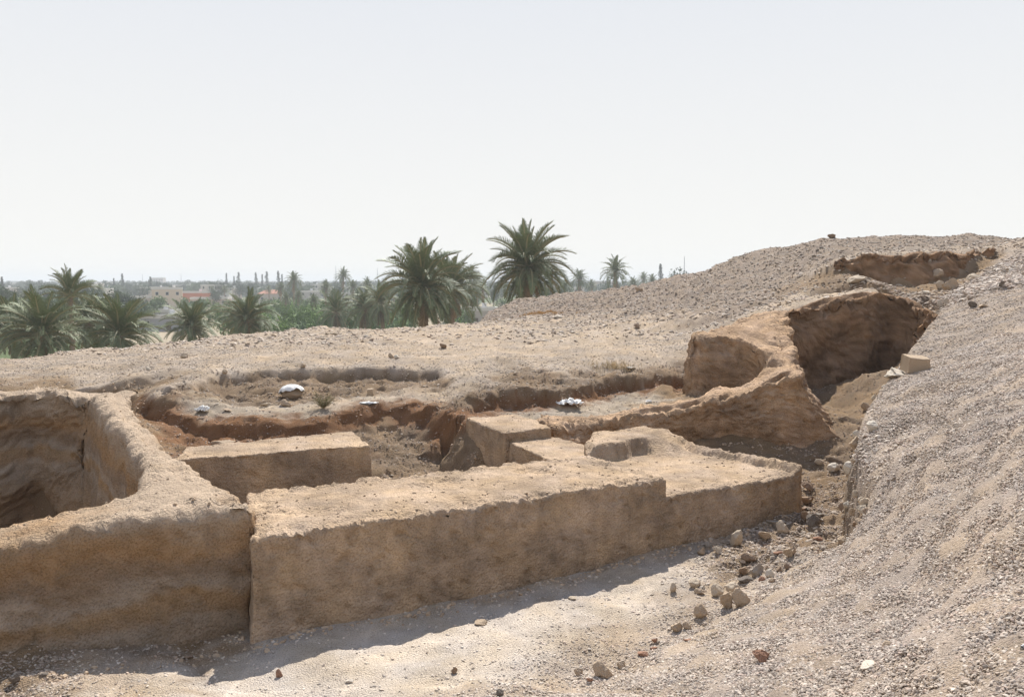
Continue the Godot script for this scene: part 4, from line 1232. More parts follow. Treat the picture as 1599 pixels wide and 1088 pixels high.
	12.13,-1.50,-56.12,8, 14.92,-7.90,-69.00,8, 8.66,3.20,-48.00,8, 9.18,2.70,-50.88,8, 10.56,-1.50,-58.56,8, 12.98,-7.90,-72.00,8, 7.22,2.77,-50.00,8, 7.66,2.27,-53.00,8,
	8.81,-1.50,-61.00,8, 10.83,-7.90,-75.00,8, 5.64,2.60,-52.00,8, 5.98,2.10,-55.12,8, 6.88,-1.50,-63.44,8, 8.46,-7.90,-78.00,8, 3.07,2.44,-53.00,8, 3.26,1.94,-56.18,8,
	3.75,-1.56,-64.66,8, 4.61,-7.90,-79.50,8, 0.02,2.09,-50.00,8, 0.02,1.59,-53.00,8, 0.02,-1.91,-61.00,8, 0.03,-7.90,-75.00,8, -1.22,1.65,-45.00,8, -1.29,1.15,-47.70,8,
	-1.49,-2.35,-54.90,8, -1.83,-7.90,-67.50,8, -2.01,1.27,-40.00,8, -2.13,0.77,-42.40,8, -2.45,-2.73,-48.80,8, -3.01,-7.90,-60.00,8, -1.90,1.54,-33.00,1, -1.99,1.29,-34.65,1,
	-2.46,-1.96,-42.90,1, -3.32,-7.90,-57.75,1, -4.62,1.45,-32.00,1, -4.85,1.20,-33.60,1, -6.00,-2.05,-41.60,1, -8.08,-7.90,-56.00,1, -6.93,1.56,-32.00,1, -7.27,1.31,-33.60,1,
	-9.00,-1.94,-41.60,1, -12.12,-7.90,-56.00,1, -8.38,1.46,-29.00,1, -8.80,1.21,-30.45,1, -10.89,-2.04,-37.70,1, -14.66,-7.90,-50.75,1, -9.76,1.39,-27.00,1, -10.25,1.14,-28.35,1,
	-12.69,-2.11,-35.10,1, -17.08,-7.90,-47.25,1, -10.85,1.34,-25.00,1, -11.39,1.09,-26.25,1, -14.11,-2.16,-32.50,1, -18.99,-7.90,-43.75,1, -11.65,1.34,-23.00,1, -12.24,1.09,-24.15,1,
	-15.15,-2.16,-29.90,1, -20.39,-7.90,-40.25,1, -12.46,1.30,-21.50,1, -13.08,1.05,-22.57,1, -16.20,-2.20,-27.95,1, -21.80,-7.90,-37.62,1, -14.50,1.17,-20.00,1, -15.23,0.92,-21.00,1,
	-18.85,-2.33,-26.00,1, -25.38,-7.90,-35.00,1, -18.30,1.09,-18.00,1, -19.21,0.84,-18.90,1, -23.79,-2.41,-23.40,1, -32.02,-7.90,-31.50,1, -60.00,-7.90,20.00,1, -60.00,-7.90,-30.00,1,
	-60.00,-7.90,-90.00,1, 90.00,-7.90,-90.00,1, 0.00,-7.90,-95.00,1, 95.00,-7.90,20.00,1, 95.00,-7.90,-40.00,1, -40.00,-7.90,-60.00,1, -22.00,-0.50,-5.00,1, -30.00,-4.00,0.00,1,
	-20.00,0.00,8.00,1, -22.00,0.00,-12.00,1, 0.00,1.00,20.00,1, 20.00,3.00,20.00,1, 45.00,4.50,-30.00,1, 50.00,4.00,-10.00,1, 6.68,2.40,-26.40,8, 8.66,2.90,-30.00,8,
	10.69,3.51,-33.00,8, 7.37,2.61,-34.00,8, 5.73,2.25,-33.00,8, 5.21,2.06,-36.00,8, 2.61,1.85,-36.00,8, 1.05,1.80,-36.00,8, -0.54,1.50,-38.00,8, 7.00,2.61,-25.50,8,
	11.86,4.22,-33.00,8, 15.14,4.49,-34.00,8, 18.85,4.65,-35.00,8, 5.61,2.15,-23.50,8, 7.28,2.65,-24.00,8, 9.00,2.98,-26.00,5, 1.30,1.75,-25.46,1, -0.76,1.72,-26.66,2,
	2.56,1.80,-25.22,2, 3.62,1.85,-24.97,2, 4.41,1.85,-23.41,1, -2.62,1.68,-24.22,2, -3.97,1.68,-22.90,1, -5.61,1.60,-22.17,1, -6.76,1.55,-20.77,1, -8.09,1.50,-19.61,1,
	-9.46,1.42,-18.65,1, -10.28,1.38,-17.72,1, -3.64,1.60,-20.14,2, -5.32,1.55,-19.35,2, -6.34,1.48,-17.49,1, -7.22,1.40,-16.58,1, -8.33,1.30,-16.40,1, -9.40,1.30,-16.19,1,
	-1.39,1.50,-19.28,2, 0.01,1.48,-18.74,1, 0.76,1.60,-20.71,2, 2.23,1.62,-20.45,2, 2.86,1.58,-19.67,2, 3.66,1.52,-19.37,2, 2.94,1.38,-18.37,5, -6.27,1.30,-15.52,1,
	-6.17,1.33,-15.72,1, -6.07,1.35,-15.91,1, -5.96,1.38,-16.11,1, -5.91,1.39,-16.31,1, -5.86,1.40,-16.50,1, -5.80,1.40,-16.70,1, -5.75,1.41,-16.89,1, -5.70,1.42,-17.08,1,
	-5.55,1.42,-17.22,1, -5.40,1.43,-17.36,1, -5.26,1.44,-17.50,1, -5.11,1.44,-17.63,1, -4.92,1.44,-17.69,1, -4.73,1.44,-17.75,1, -4.54,1.45,-17.81,1, -4.35,1.45,-17.87,1,
	-4.15,1.45,-17.92,1, -3.95,1.45,-17.93,1, -3.74,1.45,-17.94,1, -3.53,1.46,-17.94,1, -3.33,1.46,-17.95,1, -3.12,1.46,-17.96,1, -2.91,1.45,-17.98,1, -2.71,1.44,-18.01,1,
	-2.50,1.44,-18.04,1, -2.30,1.43,-18.07,1, -2.09,1.42,-18.10,1, -1.87,1.40,-18.07,1, -1.65,1.37,-18.04,1, -1.43,1.35,-18.01,1, -1.35,1.32,-17.82,1, -1.26,1.29,-17.62,1,
	-1.18,1.27,-17.43,1, -1.10,1.24,-17.24,1, -6.08,1.24,-15.44,5, -5.99,1.24,-15.64,5, -5.91,1.25,-15.83,5, -5.82,1.25,-16.03,5, -5.78,1.25,-16.23,5, -5.74,1.26,-16.42,5,
	-5.70,1.26,-16.62,5, -5.65,1.26,-16.81,5, -5.61,1.27,-17.00,5, -5.47,1.27,-17.14,5, -5.32,1.28,-17.28,5, -5.17,1.29,-17.42,5, -5.03,1.29,-17.55,5, -4.85,1.29,-17.61,5,
	-4.67,1.28,-17.67,5, -4.49,1.28,-17.73,5, -4.32,1.27,-17.79,5, -4.14,1.26,-17.84,5, -3.93,1.25,-17.85,5, -3.73,1.24,-17.86,5, -3.52,1.23,-17.86,5, -3.31,1.22,-17.87,5,
	-3.11,1.21,-17.88,5, -2.92,1.21,-17.90,5, -2.73,1.21,-17.93,5, -2.53,1.21,-17.96,5, -2.34,1.22,-17.99,5, -2.15,1.22,-18.02,5, -1.95,1.20,-17.99,5, -1.75,1.19,-17.96,5,
	-1.56,1.18,-17.93,5, -1.48,1.17,-17.74,5, -1.40,1.16,-17.54,5, -1.32,1.16,-17.35,5, -1.24,1.15,-17.16,5, -6.14,1.00,-15.63,5, -5.30,0.92,-15.17,7, -4.81,0.92,-15.40,7,
	-4.18,0.92,-15.55,7, -3.47,0.92,-15.40,7, -3.04,0.98,-15.77,2, -2.60,1.03,-16.26,7, -1.92,1.06,-16.58,2, -1.31,1.06,-16.40,1, -5.39,1.00,-16.49,5, -4.19,1.00,-16.49,5,
	-3.20,1.06,-16.97,5, -2.26,1.10,-17.36,5, -6.61,1.06,-15.53,4, -6.47,1.03,-15.42,4, -6.33,1.00,-15.31,4, -6.19,0.97,-15.21,4, -6.02,0.95,-15.11,4, -5.84,0.94,-15.00,4,
	-5.67,0.92,-14.90,4, -5.49,0.90,-14.80,4, -5.32,0.89,-14.76,4, -5.14,0.89,-14.72,4, -4.97,0.88,-14.68,4, -4.80,0.87,-14.64,4, -4.58,0.87,-14.64,4, -4.37,0.87,-14.64,4,
	-4.16,0.87,-14.64,4, -3.94,0.87,-14.64,4, -3.77,0.88,-14.70,4, -3.59,0.89,-14.76,4, -3.42,0.89,-14.81,4, -3.24,0.90,-14.87,4, -3.09,0.92,-15.03,4, -2.94,0.93,-15.19,4,
	-2.79,0.95,-15.35,4, -2.62,0.96,-15.49,4, -2.46,0.98,-15.64,4, -2.29,0.99,-15.78,4, -2.10,0.99,-15.78,4, -1.91,0.99,-15.78,4, -1.72,0.99,-15.78,4, -1.58,0.98,-15.65,4,
	-1.44,0.97,-15.53,4, -1.30,0.96,-15.40,4, -1.16,0.95,-15.27,4, -1.05,0.94,-15.09,4, -0.94,0.94,-14.92,4, -0.83,0.93,-14.74,4, -6.44,0.90,-15.30,4, -6.28,0.86,-15.18,4,
	-6.13,0.81,-15.05,4, -5.98,0.77,-14.93,4, -5.79,0.75,-14.85,4, -5.60,0.74,-14.78,4, -5.41,0.72,-14.70,4, -5.19,0.71,-14.66,4, -4.97,0.71,-14.61,4, -4.75,0.70,-14.57,4,
	-4.55,0.70,-14.57,4, -4.34,0.70,-14.57,4, -4.13,0.70,-14.57,4, -3.93,0.70,-14.57,4, -3.75,0.71,-14.62,4, -3.58,0.71,-14.67,4, -3.40,0.72,-14.72,4, -3.23,0.73,-14.77,4,
	-3.06,0.74,-14.92,4, -2.90,0.76,-15.06,4, -2.74,0.77,-15.20,4, -2.57,0.78,-15.36,4, -2.39,0.79,-15.51,4, -2.22,0.80,-15.66,4, -2.03,0.80,-15.64,4, -1.83,0.80,-15.61,4,
	-1.64,0.80,-15.59,4, -1.52,0.77,-15.47,4, -1.40,0.75,-15.35,4, -1.28,0.72,-15.23,4, -1.19,0.58,-15.11,4, -1.09,0.45,-14.99,4, -5.33,0.62,-14.07,4, -4.53,0.62,-13.79,4,
	-3.62,0.62,-14.18,4, -2.83,0.66,-14.93,5, -2.22,0.60,-15.28,5, -1.77,0.52,-15.22,5, -1.87,0.42,-14.29,5, -1.52,0.25,-14.35,5, -1.95,0.30,-13.38,5, -1.24,0.05,-14.19,5,
	-0.91,0.05,-14.79,5, -2.19,0.12,-13.30,5, -3.30,0.10,-10.60,6, -1.50,0.10,-11.40,6, 0.00,0.10,-12.30,6, -3.60,0.10,-11.30,6, -1.60,0.15,-12.40,6, 1.40,0.15,-12.60,6,
	2.50,0.20,-14.20,6, 4.00,0.25,-13.60,6, 4.60,0.25,-13.00,6, -0.40,0.10,-13.40,6, -0.95,1.05,-15.60,5, -0.87,1.07,-15.71,5, -0.79,1.09,-15.83,5, -0.71,1.12,-15.94,5,
	-0.64,1.14,-16.06,5, -0.54,1.15,-16.15,5, -0.43,1.17,-16.24,5, -0.33,1.18,-16.33,5, -0.23,1.19,-16.42,5, -0.11,1.19,-16.48,5, 0.01,1.19,-16.54,5, 0.13,1.20,-16.61,5,
	0.25,1.20,-16.67,5, 0.37,1.20,-16.73,5, 0.49,1.19,-16.66,5, 0.62,1.17,-16.59,5, 0.74,1.16,-16.52,5, 0.87,1.15,-16.45,5, 0.97,1.16,-16.57,5, 1.08,1.17,-16.69,5,
	1.19,1.19,-16.82,5, 1.30,1.20,-16.94,5, 1.37,1.21,-17.06,5, 1.45,1.22,-17.18,5, 1.52,1.23,-17.30,5, 1.59,1.24,-17.42,5, 1.67,1.25,-17.54,5, 1.74,1.26,-17.66,5,
	1.81,1.27,-17.78,5, 1.93,1.27,-17.84,5, 2.06,1.27,-17.91,5, 2.18,1.28,-17.98,5, 2.30,1.28,-18.05,5, 2.44,1.26,-18.00,5, 2.59,1.25,-17.95,5, 2.74,1.23,-17.90,5,
	2.86,1.23,-17.99,5, 2.97,1.24,-18.08,5, 3.09,1.24,-18.16,5, 3.21,1.25,-18.25,5, 3.33,1.25,-18.33,5, 3.47,1.26,-18.40,5, 3.60,1.26,-18.47,5, 3.74,1.27,-18.55,5,
	3.87,1.27,-18.62,5, 4.01,1.28,-18.69,5, -0.73,0.86,-15.50,4, -0.65,0.85,-15.61,4, -0.58,0.85,-15.73,4, -0.51,0.84,-15.84,4, -0.44,0.84,-15.96,4, -0.33,0.83,-16.08,4,
	-0.22,0.82,-16.20,4, -0.11,0.81,-16.32,4, 0.02,0.81,-16.39,4, 0.16,0.82,-16.47,4, 0.29,0.83,-16.55,4, 0.43,0.83,-16.63,4, 0.56,0.85,-16.56,4, 0.68,0.87,-16.49,4,
	0.81,0.88,-16.42,4, 0.93,0.90,-16.35,4, 1.04,0.91,-16.47,4, 1.14,0.91,-16.59,4, 1.25,0.92,-16.72,4, 1.35,0.93,-16.84,4, 1.43,0.93,-16.96,4, 1.50,0.93,-17.08,4,
	1.57,0.94,-17.20,4, 1.65,0.94,-17.32,4, 1.72,0.94,-17.44,4, 1.80,0.94,-17.56,4, 1.87,0.94,-17.68,4, 1.98,0.94,-17.74,4, 2.10,0.94,-17.81,4, 2.21,0.94,-17.88,4,
	2.33,0.94,-17.95,4, 2.46,0.95,-17.90,4, 2.59,0.97,-17.85,4, 2.72,0.98,-17.80,4, 2.84,0.98,-17.89,4, 2.95,0.98,-17.98,4, 3.06,0.97,-18.06,4, 3.18,0.97,-18.15,4,
	3.29,0.97,-18.23,4, 3.42,0.97,-18.30,4, 3.54,0.98,-18.37,4, 3.67,0.98,-18.45,4, 3.80,0.99,-18.52,4, 3.92,0.99,-18.59,4, -0.57,0.90,-14.45,5, -0.32,0.84,-14.97,7,
	0.23,0.79,-15.65,7, 0.94,0.82,-15.99,7, 1.82,0.86,-16.62,7, 2.59,0.92,-16.90,7, 3.24,0.97,-17.09,6, 0.80,1.40,-18.17,1, 1.36,1.42,-18.65,1, 2.17,1.42,-18.65,1,
	-0.62,1.30,-17.27,1, 0.26,1.34,-17.48,5, 3.30,1.00,-16.20,6, 4.40,1.05,-16.40,6, 3.00,1.15,-17.60,6, 3.00,1.45,-19.00,1, 4.20,1.75,-20.50,1, 5.20,2.10,-21.50,1,
	6.20,2.50,-22.50,1, -6.40,-1.80,-12.40,6, -5.20,-0.30,-10.90,6, -4.75,-0.05,-9.90,6, -4.90,-0.50,-9.30,6, -5.90,-1.50,-10.20,6, -5.60,-2.20,-8.60,6, -6.60,-2.30,-10.50,6,
	-7.40,-2.40,-12.00,6, -8.40,-2.30,-14.40,6, -9.50,-2.30,-14.90,6, -9.50,-2.40,-9.00,6, -7.20,-2.40,-8.40,6, -12.00,-2.40,-9.00,6, -13.30,-2.40,-15.00,6, -7.00,-2.00,-13.80,6,
	-13.50,-2.40,-9.00,6, -14.00,1.15,-16.50,1, -11.00,1.15,-16.40,1, -9.50,1.15,-16.40,1, -8.00,1.15,-16.40,1, -7.20,1.15,-16.10,1, -14.50,1.00,-12.00,1, -14.50,0.60,-8.00,1,
	-2.75,0.05,-8.50,6, -2.90,0.07,-8.73,6, -3.05,0.08,-8.97,6, -3.20,0.10,-9.20,6, -3.34,0.11,-9.42,6, -3.48,0.12,-9.63,6, -3.62,0.12,-9.85,6, -3.77,0.13,-10.07,6,
	-3.91,0.14,-10.28,6, -4.05,0.15,-10.50,6, -4.17,0.19,-10.72,6, -4.30,0.23,-10.93,6, -4.42,0.28,-11.15,6, -4.55,0.32,-11.37,6, -4.67,0.36,-11.58,6, -4.80,0.40,-11.80,6,
	-4.93,0.47,-12.02,6, -5.07,0.53,-12.23,6, -5.20,0.60,-12.45,6, -5.33,0.67,-12.67,6, -5.47,0.73,-12.88,6, -5.60,0.80,-13.10,6, -5.72,0.83,-13.32,6, -5.85,0.85,-13.55,6,
	-5.97,0.88,-13.78,6, -6.10,0.90,-14.00,6, -6.22,0.93,-14.22,6, -6.35,0.95,-14.45,6, -6.47,0.97,-14.68,6, -6.60,1.00,-14.90,6, -6.67,1.02,-15.13,6, -6.73,1.04,-15.37,6,
	-6.80,1.06,-15.60,6, -6.87,1.09,-15.83,6, -6.93,1.11,-16.07,6, -7.00,1.13,-16.30,6, -7.25,1.13,-16.32,6, -7.50,1.13,-16.34,6, -7.75,1.13,-16.36,6, -8.25,1.14,-16.40,6,
	-8.50,1.14,-16.43,6, -8.75,1.14,-16.45,6, -9.00,1.14,-16.47,6, -9.25,1.15,-16.49,6, -9.50,1.15,-16.51,6, -9.75,1.15,-16.53,6, -10.00,1.15,-16.55,6, -10.25,1.15,-16.55,6,
	-10.50,1.15,-16.56,6, -10.75,1.15,-16.56,6, -11.00,1.15,-16.56,6, -11.25,1.15,-16.57,6, -11.50,1.15,-16.57,6, -11.75,1.15,-16.57,6, -12.00,1.15,-16.58,6, -12.25,1.15,-16.58,6,
	-12.50,1.15,-16.58,6, -12.75,1.15,-16.58,6, -13.00,1.15,-16.59,6, -13.25,1.15,-16.59,6, -13.50,1.15,-16.59,6, -13.75,1.15,-16.60,6, -14.00,1.15,-16.60,6, -3.60,-1.40,-8.80,6,
	-3.63,-1.40,-9.03,6, -3.67,-1.40,-9.27,6, -3.70,-1.40,-9.50,6, -3.82,-1.42,-9.70,6, -3.94,-1.44,-9.90,6, -4.06,-1.46,-10.10,6, -4.18,-1.48,-10.30,6, -4.30,-1.50,-10.50,6,
	-4.42,-1.50,-10.70,6, -4.53,-1.50,-10.90,6, -4.65,-1.50,-11.10,6, -4.77,-1.50,-11.30,6, -4.88,-1.50,-11.50,6, -5.00,-1.50,-11.70,6, -5.13,-1.51,-11.90,6, -5.26,-1.53,-12.10,6,
	-5.39,-1.54,-12.30,6, -5.51,-1.56,-12.50,6, -5.64,-1.57,-12.70,6, -5.77,-1.59,-12.90,6, -5.90,-1.60,-13.10,6, -6.01,-1.60,-13.32,6, -6.12,-1.60,-13.55,6, -6.24,-1.60,-13.78,6,
	-6.35,-1.60,-14.00,6, -6.46,-1.60,-14.22,6, -6.58,-1.60,-14.45,6, -6.69,-1.60,-14.68,6, -6.80,-1.60,-14.90,6, -6.94,-1.60,-15.08,6, -7.08,-1.60,-15.26,6, -7.22,-1.60,-15.44,6,
	-7.36,-1.60,-15.62,6, -7.50,-1.60,-15.80,6, -7.75,-1.61,-15.83,6, -8.00,-1.62,-15.86,6, -8.25,-1.63,-15.89,6, -8.50,-1.64,-15.92,6, -8.75,-1.65,-15.95,6, -9.00,-1.66,-15.98,6,
	-9.25,-1.67,-16.01,6, -9.50,-1.68,-16.04,6, -9.75,-1.69,-16.07,6, -10.00,-1.70,-16.10,6, -10.25,-1.70,-16.11,6, -10.50,-1.70,-16.11,6, -10.75,-1.70,-16.12,6, -11.00,-1.70,-16.12,6,
	-11.25,-1.70,-16.13,6, -11.50,-1.70,-16.14,6, -11.75,-1.70,-16.14,6, -12.00,-1.70,-16.15,6, -12.25,-1.70,-16.16,6, -12.50,-1.70,-16.16,6, -12.75,-1.70,-16.17,6, -13.00,-1.70,-16.18,6,
	-13.25,-1.70,-16.18,6, -13.50,-1.70,-16.19,6, -13.75,-1.70,-16.19,6, -14.00,-1.70,-16.20,6, -3.00,0.02,-8.00,6, -3.20,0.02,-7.92,6, -3.40,0.03,-7.83,6, -3.60,0.03,-7.75,6,
	-3.83,0.04,-7.69,6, -4.05,0.04,-7.62,6, -4.28,0.04,-7.56,6, -4.50,0.05,-7.50,6, -4.74,0.05,-7.47,6, -4.98,0.05,-7.43,6, -5.22,0.05,-7.40,6, -5.47,0.05,-7.37,6,
	-5.71,0.05,-7.33,6, -5.95,0.05,-7.30,6, -6.19,0.05,-7.27,6, -6.43,0.05,-7.23,6, -6.68,0.05,-7.20,6, -6.92,0.05,-7.17,6, -7.16,0.05,-7.13,6, -7.40,0.05,-7.10,6,
	-7.65,0.05,-7.10,6, -7.91,0.05,-7.10,6, -8.16,0.05,-7.10,6, -8.42,0.05,-7.10,6, -8.67,0.05,-7.10,6, -8.92,0.05,-7.10,6, -9.18,0.05,-7.10,6, -9.43,0.05,-7.10,6,
	-9.68,0.05,-7.10,6, -9.94,0.05,-7.10,6, -10.19,0.05,-7.10,6, -10.45,0.05,-7.10,6, -10.70,0.05,-7.10,6, -10.95,0.05,-7.10,6, -11.21,0.05,-7.10,6, -11.46,0.05,-7.10,6,
	-11.72,0.05,-7.10,6, -11.97,0.05,-7.10,6, -12.22,0.05,-7.10,6, -12.48,0.05,-7.10,6, -12.73,0.05,-7.10,6, -12.98,0.05,-7.10,6, -13.24,0.05,-7.10,6, -13.49,0.05,-7.10,6,
	-13.75,0.05,-7.10,6, -14.00,0.05,-7.10,6, -3.90,-1.50,-8.50,6, -4.15,-1.55,-8.35,6, -4.40,-1.60,-8.20,6, -4.65,-1.62,-8.09,6, -4.90,-1.65,-7.97,6, -5.15,-1.68,-7.86,6,
	-5.40,-1.70,-7.75,6, -5.65,-1.72,-7.72,6, -5.90,-1.75,-7.69,6, -6.15,-1.77,-7.66,6, -6.40,-1.80,-7.62,6, -6.65,-1.82,-7.59,6, -6.90,-1.85,-7.56,6, -7.15,-1.88,-7.53,6,
	-7.40,-1.90,-7.50,6, -7.65,-1.90,-7.50,6, -7.91,-1.90,-7.50,6, -8.16,-1.90,-7.50,6, -8.42,-1.90,-7.50,6, -8.67,-1.90,-7.50,6, -8.92,-1.90,-7.50,6, -9.18,-1.90,-7.50,6,
	-9.43,-1.90,-7.50,6, -9.68,-1.90,-7.50,6, -9.94,-1.90,-7.50,6, -10.19,-1.90,-7.50,6, -10.45,-1.90,-7.50,6, -10.70,-1.90,-7.50,6, -10.95,-1.90,-7.50,6, -11.21,-1.90,-7.50,6,
	-11.46,-1.90,-7.50,6, -11.72,-1.90,-7.50,6, -11.97,-1.90,-7.50,6, -12.22,-1.90,-7.50,6, -12.48,-1.90,-7.50,6, -12.73,-1.90,-7.50,6, -12.98,-1.90,-7.50,6, -13.24,-1.90,-7.50,6,
	-13.49,-1.90,-7.50,6, -13.75,-1.90,-7.50,6, -14.00,-1.90,-7.50,6,
]
const SECTION := [[5.74, 2.35, -19.60, 0.40, 0.30], [6.58, 2.57, -20.70, 0.30, 0.40], [7.13, 2.64, -21.00, 0.10, 0.45], [7.62, 2.71, -21.10, 0.00, 0.50], [8.26, 2.83, -21.40, 0.00, 0.50], [8.88, 2.95, -21.60, 0.10, 0.50], [9.31, 2.89, -21.70, 0.00, 0.50], [9.49, 2.74, -21.20, -0.30, 0.50], [9.34, 2.56, -20.20, -0.50, 0.40], [8.83, 2.39, -18.80, -0.50, 0.20], [9.15, 2.36, -18.90], [9.94, 2.52, -20.80], [10.34, 2.70, -22.40], [10.04, 2.82, -23.00], [9.41, 2.98, -23.30], [7.74, 2.65, -23.30], [6.22, 2.35, -21.50]]
const UPPER_SECTION := [[10.12, 3.87, -27.80, 0.00, 0.40], [10.87, 4.01, -28.00, 0.00, 0.40], [11.47, 4.09, -28.00, 0.00, 0.40], [12.16, 4.10, -28.20, 0.00, 0.40], [13.06, 4.10, -28.40, 0.00, 0.40], [13.87, 4.14, -28.80, 0.00, 0.40], [14.74, 4.20, -29.30, 0.00, 0.40], [15.84, 4.27, -30.20, 0.00, 0.40], [17.04, 4.35, -31.30, 0.00, 0.40], [17.49, 4.33, -32.20], [14.66, 4.16, -30.00], [12.68, 4.10, -29.40], [10.81, 3.90, -28.90]]
const EDGE_STONES := [
	["embedded_cobble", 3.50, -8.65, 0.101, 0.079, 0, 5, "cobble stuck in the steep cut edge of the gravel bank", 0.65],
	["embedded_cobble", 3.38, -8.71, 0.089, 0.059, 1, 5, "cobble stuck in the steep cut edge of the gravel bank", 0.60],
	["embedded_cobble", 4.67, -11.65, 0.130, 0.084, 0, 5, "cobble stuck in the steep cut edge of the gravel bank", 1.05],
	["embedded_cobble", 3.55, -8.99, 0.145, 0.094, 0, 1, "cobble stuck in the steep cut edge of the gravel bank", 0.24],
	["embedded_cobble", 4.43, -11.16, 0.090, 0.070, 1, 2, "cobble stuck in the steep cut edge of the gravel bank", 1.32],
	["embedded_cobble", 3.62, -8.99, 0.109, 0.096, 1, 0, "cobble stuck in the steep cut edge of the gravel bank", 0.93],
	["embedded_cobble", 3.41, -8.73, 0.088, 0.071, 1, 2, "cobble stuck in the steep cut edge of the gravel bank", 0.50],
	["embedded_cobble", 3.69, -9.44, 0.099, 0.076, 0, 1, "cobble stuck in the steep cut edge of the gravel bank", 0.70],
	["embedded_cobble", 4.08, -10.42, 0.154, 0.138, 0, 1, "cobble stuck in the steep cut edge of the gravel bank", 1.28],
	["embedded_cobble", 5.40, -12.72, 0.123, 0.100, 0, 5, "cobble stuck in the steep cut edge of the gravel bank", 1.64],
	["embedded_cobble", 3.48, -8.65, 0.113, 0.089, 1, 0, "cobble stuck in the steep cut edge of the gravel bank", 0.36],
	["embedded_cobble", 3.53, -8.85, 0.159, 0.096, 1, 2, "cobble stuck in the steep cut edge of the gravel bank", 0.31],
	["embedded_cobble", 4.80, -12.00, 0.128, 0.078, 1, 5, "cobble stuck in the steep cut edge of the gravel bank", 0.49],
	["embedded_cobble", 4.96, -12.00, 0.116, 0.104, 1, 0, "cobble stuck in the steep cut edge of the gravel bank", 1.59],
	["embedded_cobble", 3.45, -8.71, 0.063, 0.042, 1, 1, "cobble stuck in the steep cut edge of the gravel bank", 0.58],
	["embedded_cobble", 3.78, -9.93, 0.065, 0.056, 1, 1, "cobble stuck in the steep cut edge of the gravel bank", 0.52],
	["embedded_cobble", 5.37, -12.67, 0.102, 0.075, 1, 5, "cobble stuck in the steep cut edge of the gravel bank", 1.62],
	["embedded_cobble", 4.00, -10.45, 0.167, 0.141, 1, 2, "cobble stuck in the steep cut edge of the gravel bank", 0.48],
	["embedded_cobble", 3.89, -10.07, 0.163, 0.119, 1, 5, "cobble stuck in the steep cut edge of the gravel bank", 1.06],
	["embedded_cobble", 3.52, -8.72, 0.147, 0.131, 1, 0, "cobble stuck in the steep cut edge of the gravel bank", 0.55],
	["embedded_cobble", 3.59, -8.93, 0.075, 0.059, 1, 2, "cobble stuck in the steep cut edge of the gravel bank", 0.77],
	["embedded_cobble", 3.59, -8.85, 0.127, 0.087, 1, 0, "cobble stuck in the steep cut edge of the gravel bank", 0.96],
	["embedded_cobble", 3.82, -9.81, 0.062, 0.044, 1, 1, "cobble stuck in the steep cut edge of the gravel bank", 1.19],
	["embedded_cobble", 3.78, -9.84, 0.100, 0.069, 1, 5, "cobble stuck in the steep cut edge of the gravel bank", 0.68],
	["embedded_cobble", 3.52, -8.63, 0.072, 0.060, 0, 1, "cobble stuck in the steep cut edge of the gravel bank", 0.81],
	["embedded_cobble", 3.70, -9.40, 0.090, 0.063, 1, 0, "cobble stuck in the steep cut edge of the gravel bank", 0.91],
	["embedded_cobble", 3.48, -8.73, 0.097, 0.082, 1, 1, "cobble stuck in the steep cut edge of the gravel bank", 0.46],
	["embedded_cobble", 3.45, -8.70, 0.084, 0.065, 1, 1, "cobble stuck in the steep cut edge of the gravel bank", 0.64],
	["embedded_cobble", 4.37, -11.26, 0.165, 0.115, 0, 1, "cobble stuck in the steep cut edge of the gravel bank", 0.41],
	["embedded_cobble", 3.58, -8.82, 0.069, 0.055, 0, 2, "cobble stuck in the steep cut edge of the gravel bank", 0.90],
	["embedded_cobble", 3.54, -8.67, 0.090, 0.063, 1, 1, "cobble stuck in the steep cut edge of the gravel bank", 0.84],
	["embedded_cobble", 3.61, -9.07, 0.161, 0.104, 0, 2, "cobble stuck in the steep cut edge of the gravel bank", 0.67],
	["embedded_cobble", 5.28, -12.54, 0.169, 0.123, 0, 0, "cobble stuck in the steep cut edge of the gravel bank", 1.59],
	["embedded_cobble", 4.30, -10.90, 0.133, 0.100, 1, 5, "cobble stuck in the steep cut edge of the gravel bank", 1.29],
	["embedded_cobble", 3.54, -8.83, 0.067, 0.052, 1, 0, "cobble stuck in the steep cut edge of the gravel bank", 0.48],
	["embedded_cobble", 4.48, -11.46, 0.159, 0.129, 0, 2, "cobble stuck in the steep cut edge of the gravel bank", 0.45],
	["embedded_cobble", 3.73, -9.78, 0.142, 0.093, 1, 1, "cobble stuck in the steep cut edge of the gravel bank", 0.28],
	["embedded_cobble", 3.98, -10.29, 0.106, 0.093, 0, 1, "cobble stuck in the steep cut edge of the gravel bank", 0.93],
	["embedded_cobble", 3.47, -8.68, 0.120, 0.101, 0, 1, "cobble stuck in the steep cut edge of the gravel bank", 0.78],
	["embedded_cobble", 3.48, -8.67, 0.158, 0.100, 0, 1, "cobble stuck in the steep cut edge of the gravel bank", 0.35],
	["embedded_cobble", 5.16, -12.36, 0.151, 0.091, 1, 0, "cobble stuck in the steep cut edge of the gravel bank", 1.49],
	["embedded_cobble", 4.29, -11.01, 0.128, 0.097, 0, 2, "cobble stuck in the steep cut edge of the gravel bank", 0.72],
	["embedded_cobble", 3.56, -8.77, 0.154, 0.128, 0, 0, "cobble stuck in the steep cut edge of the gravel bank", 0.88],
	["embedded_cobble", 3.43, -8.72, 0.064, 0.052, 1, 1, "cobble stuck in the steep cut edge of the gravel bank", 0.50],
	["embedded_cobble", 3.49, -8.71, 0.102, 0.073, 1, 1, "cobble stuck in the steep cut edge of the gravel bank", 0.29],
	["embedded_cobble", 3.53, -8.62, 0.107, 0.068, 0, 2, "cobble stuck in the steep cut edge of the gravel bank", 0.92],
]
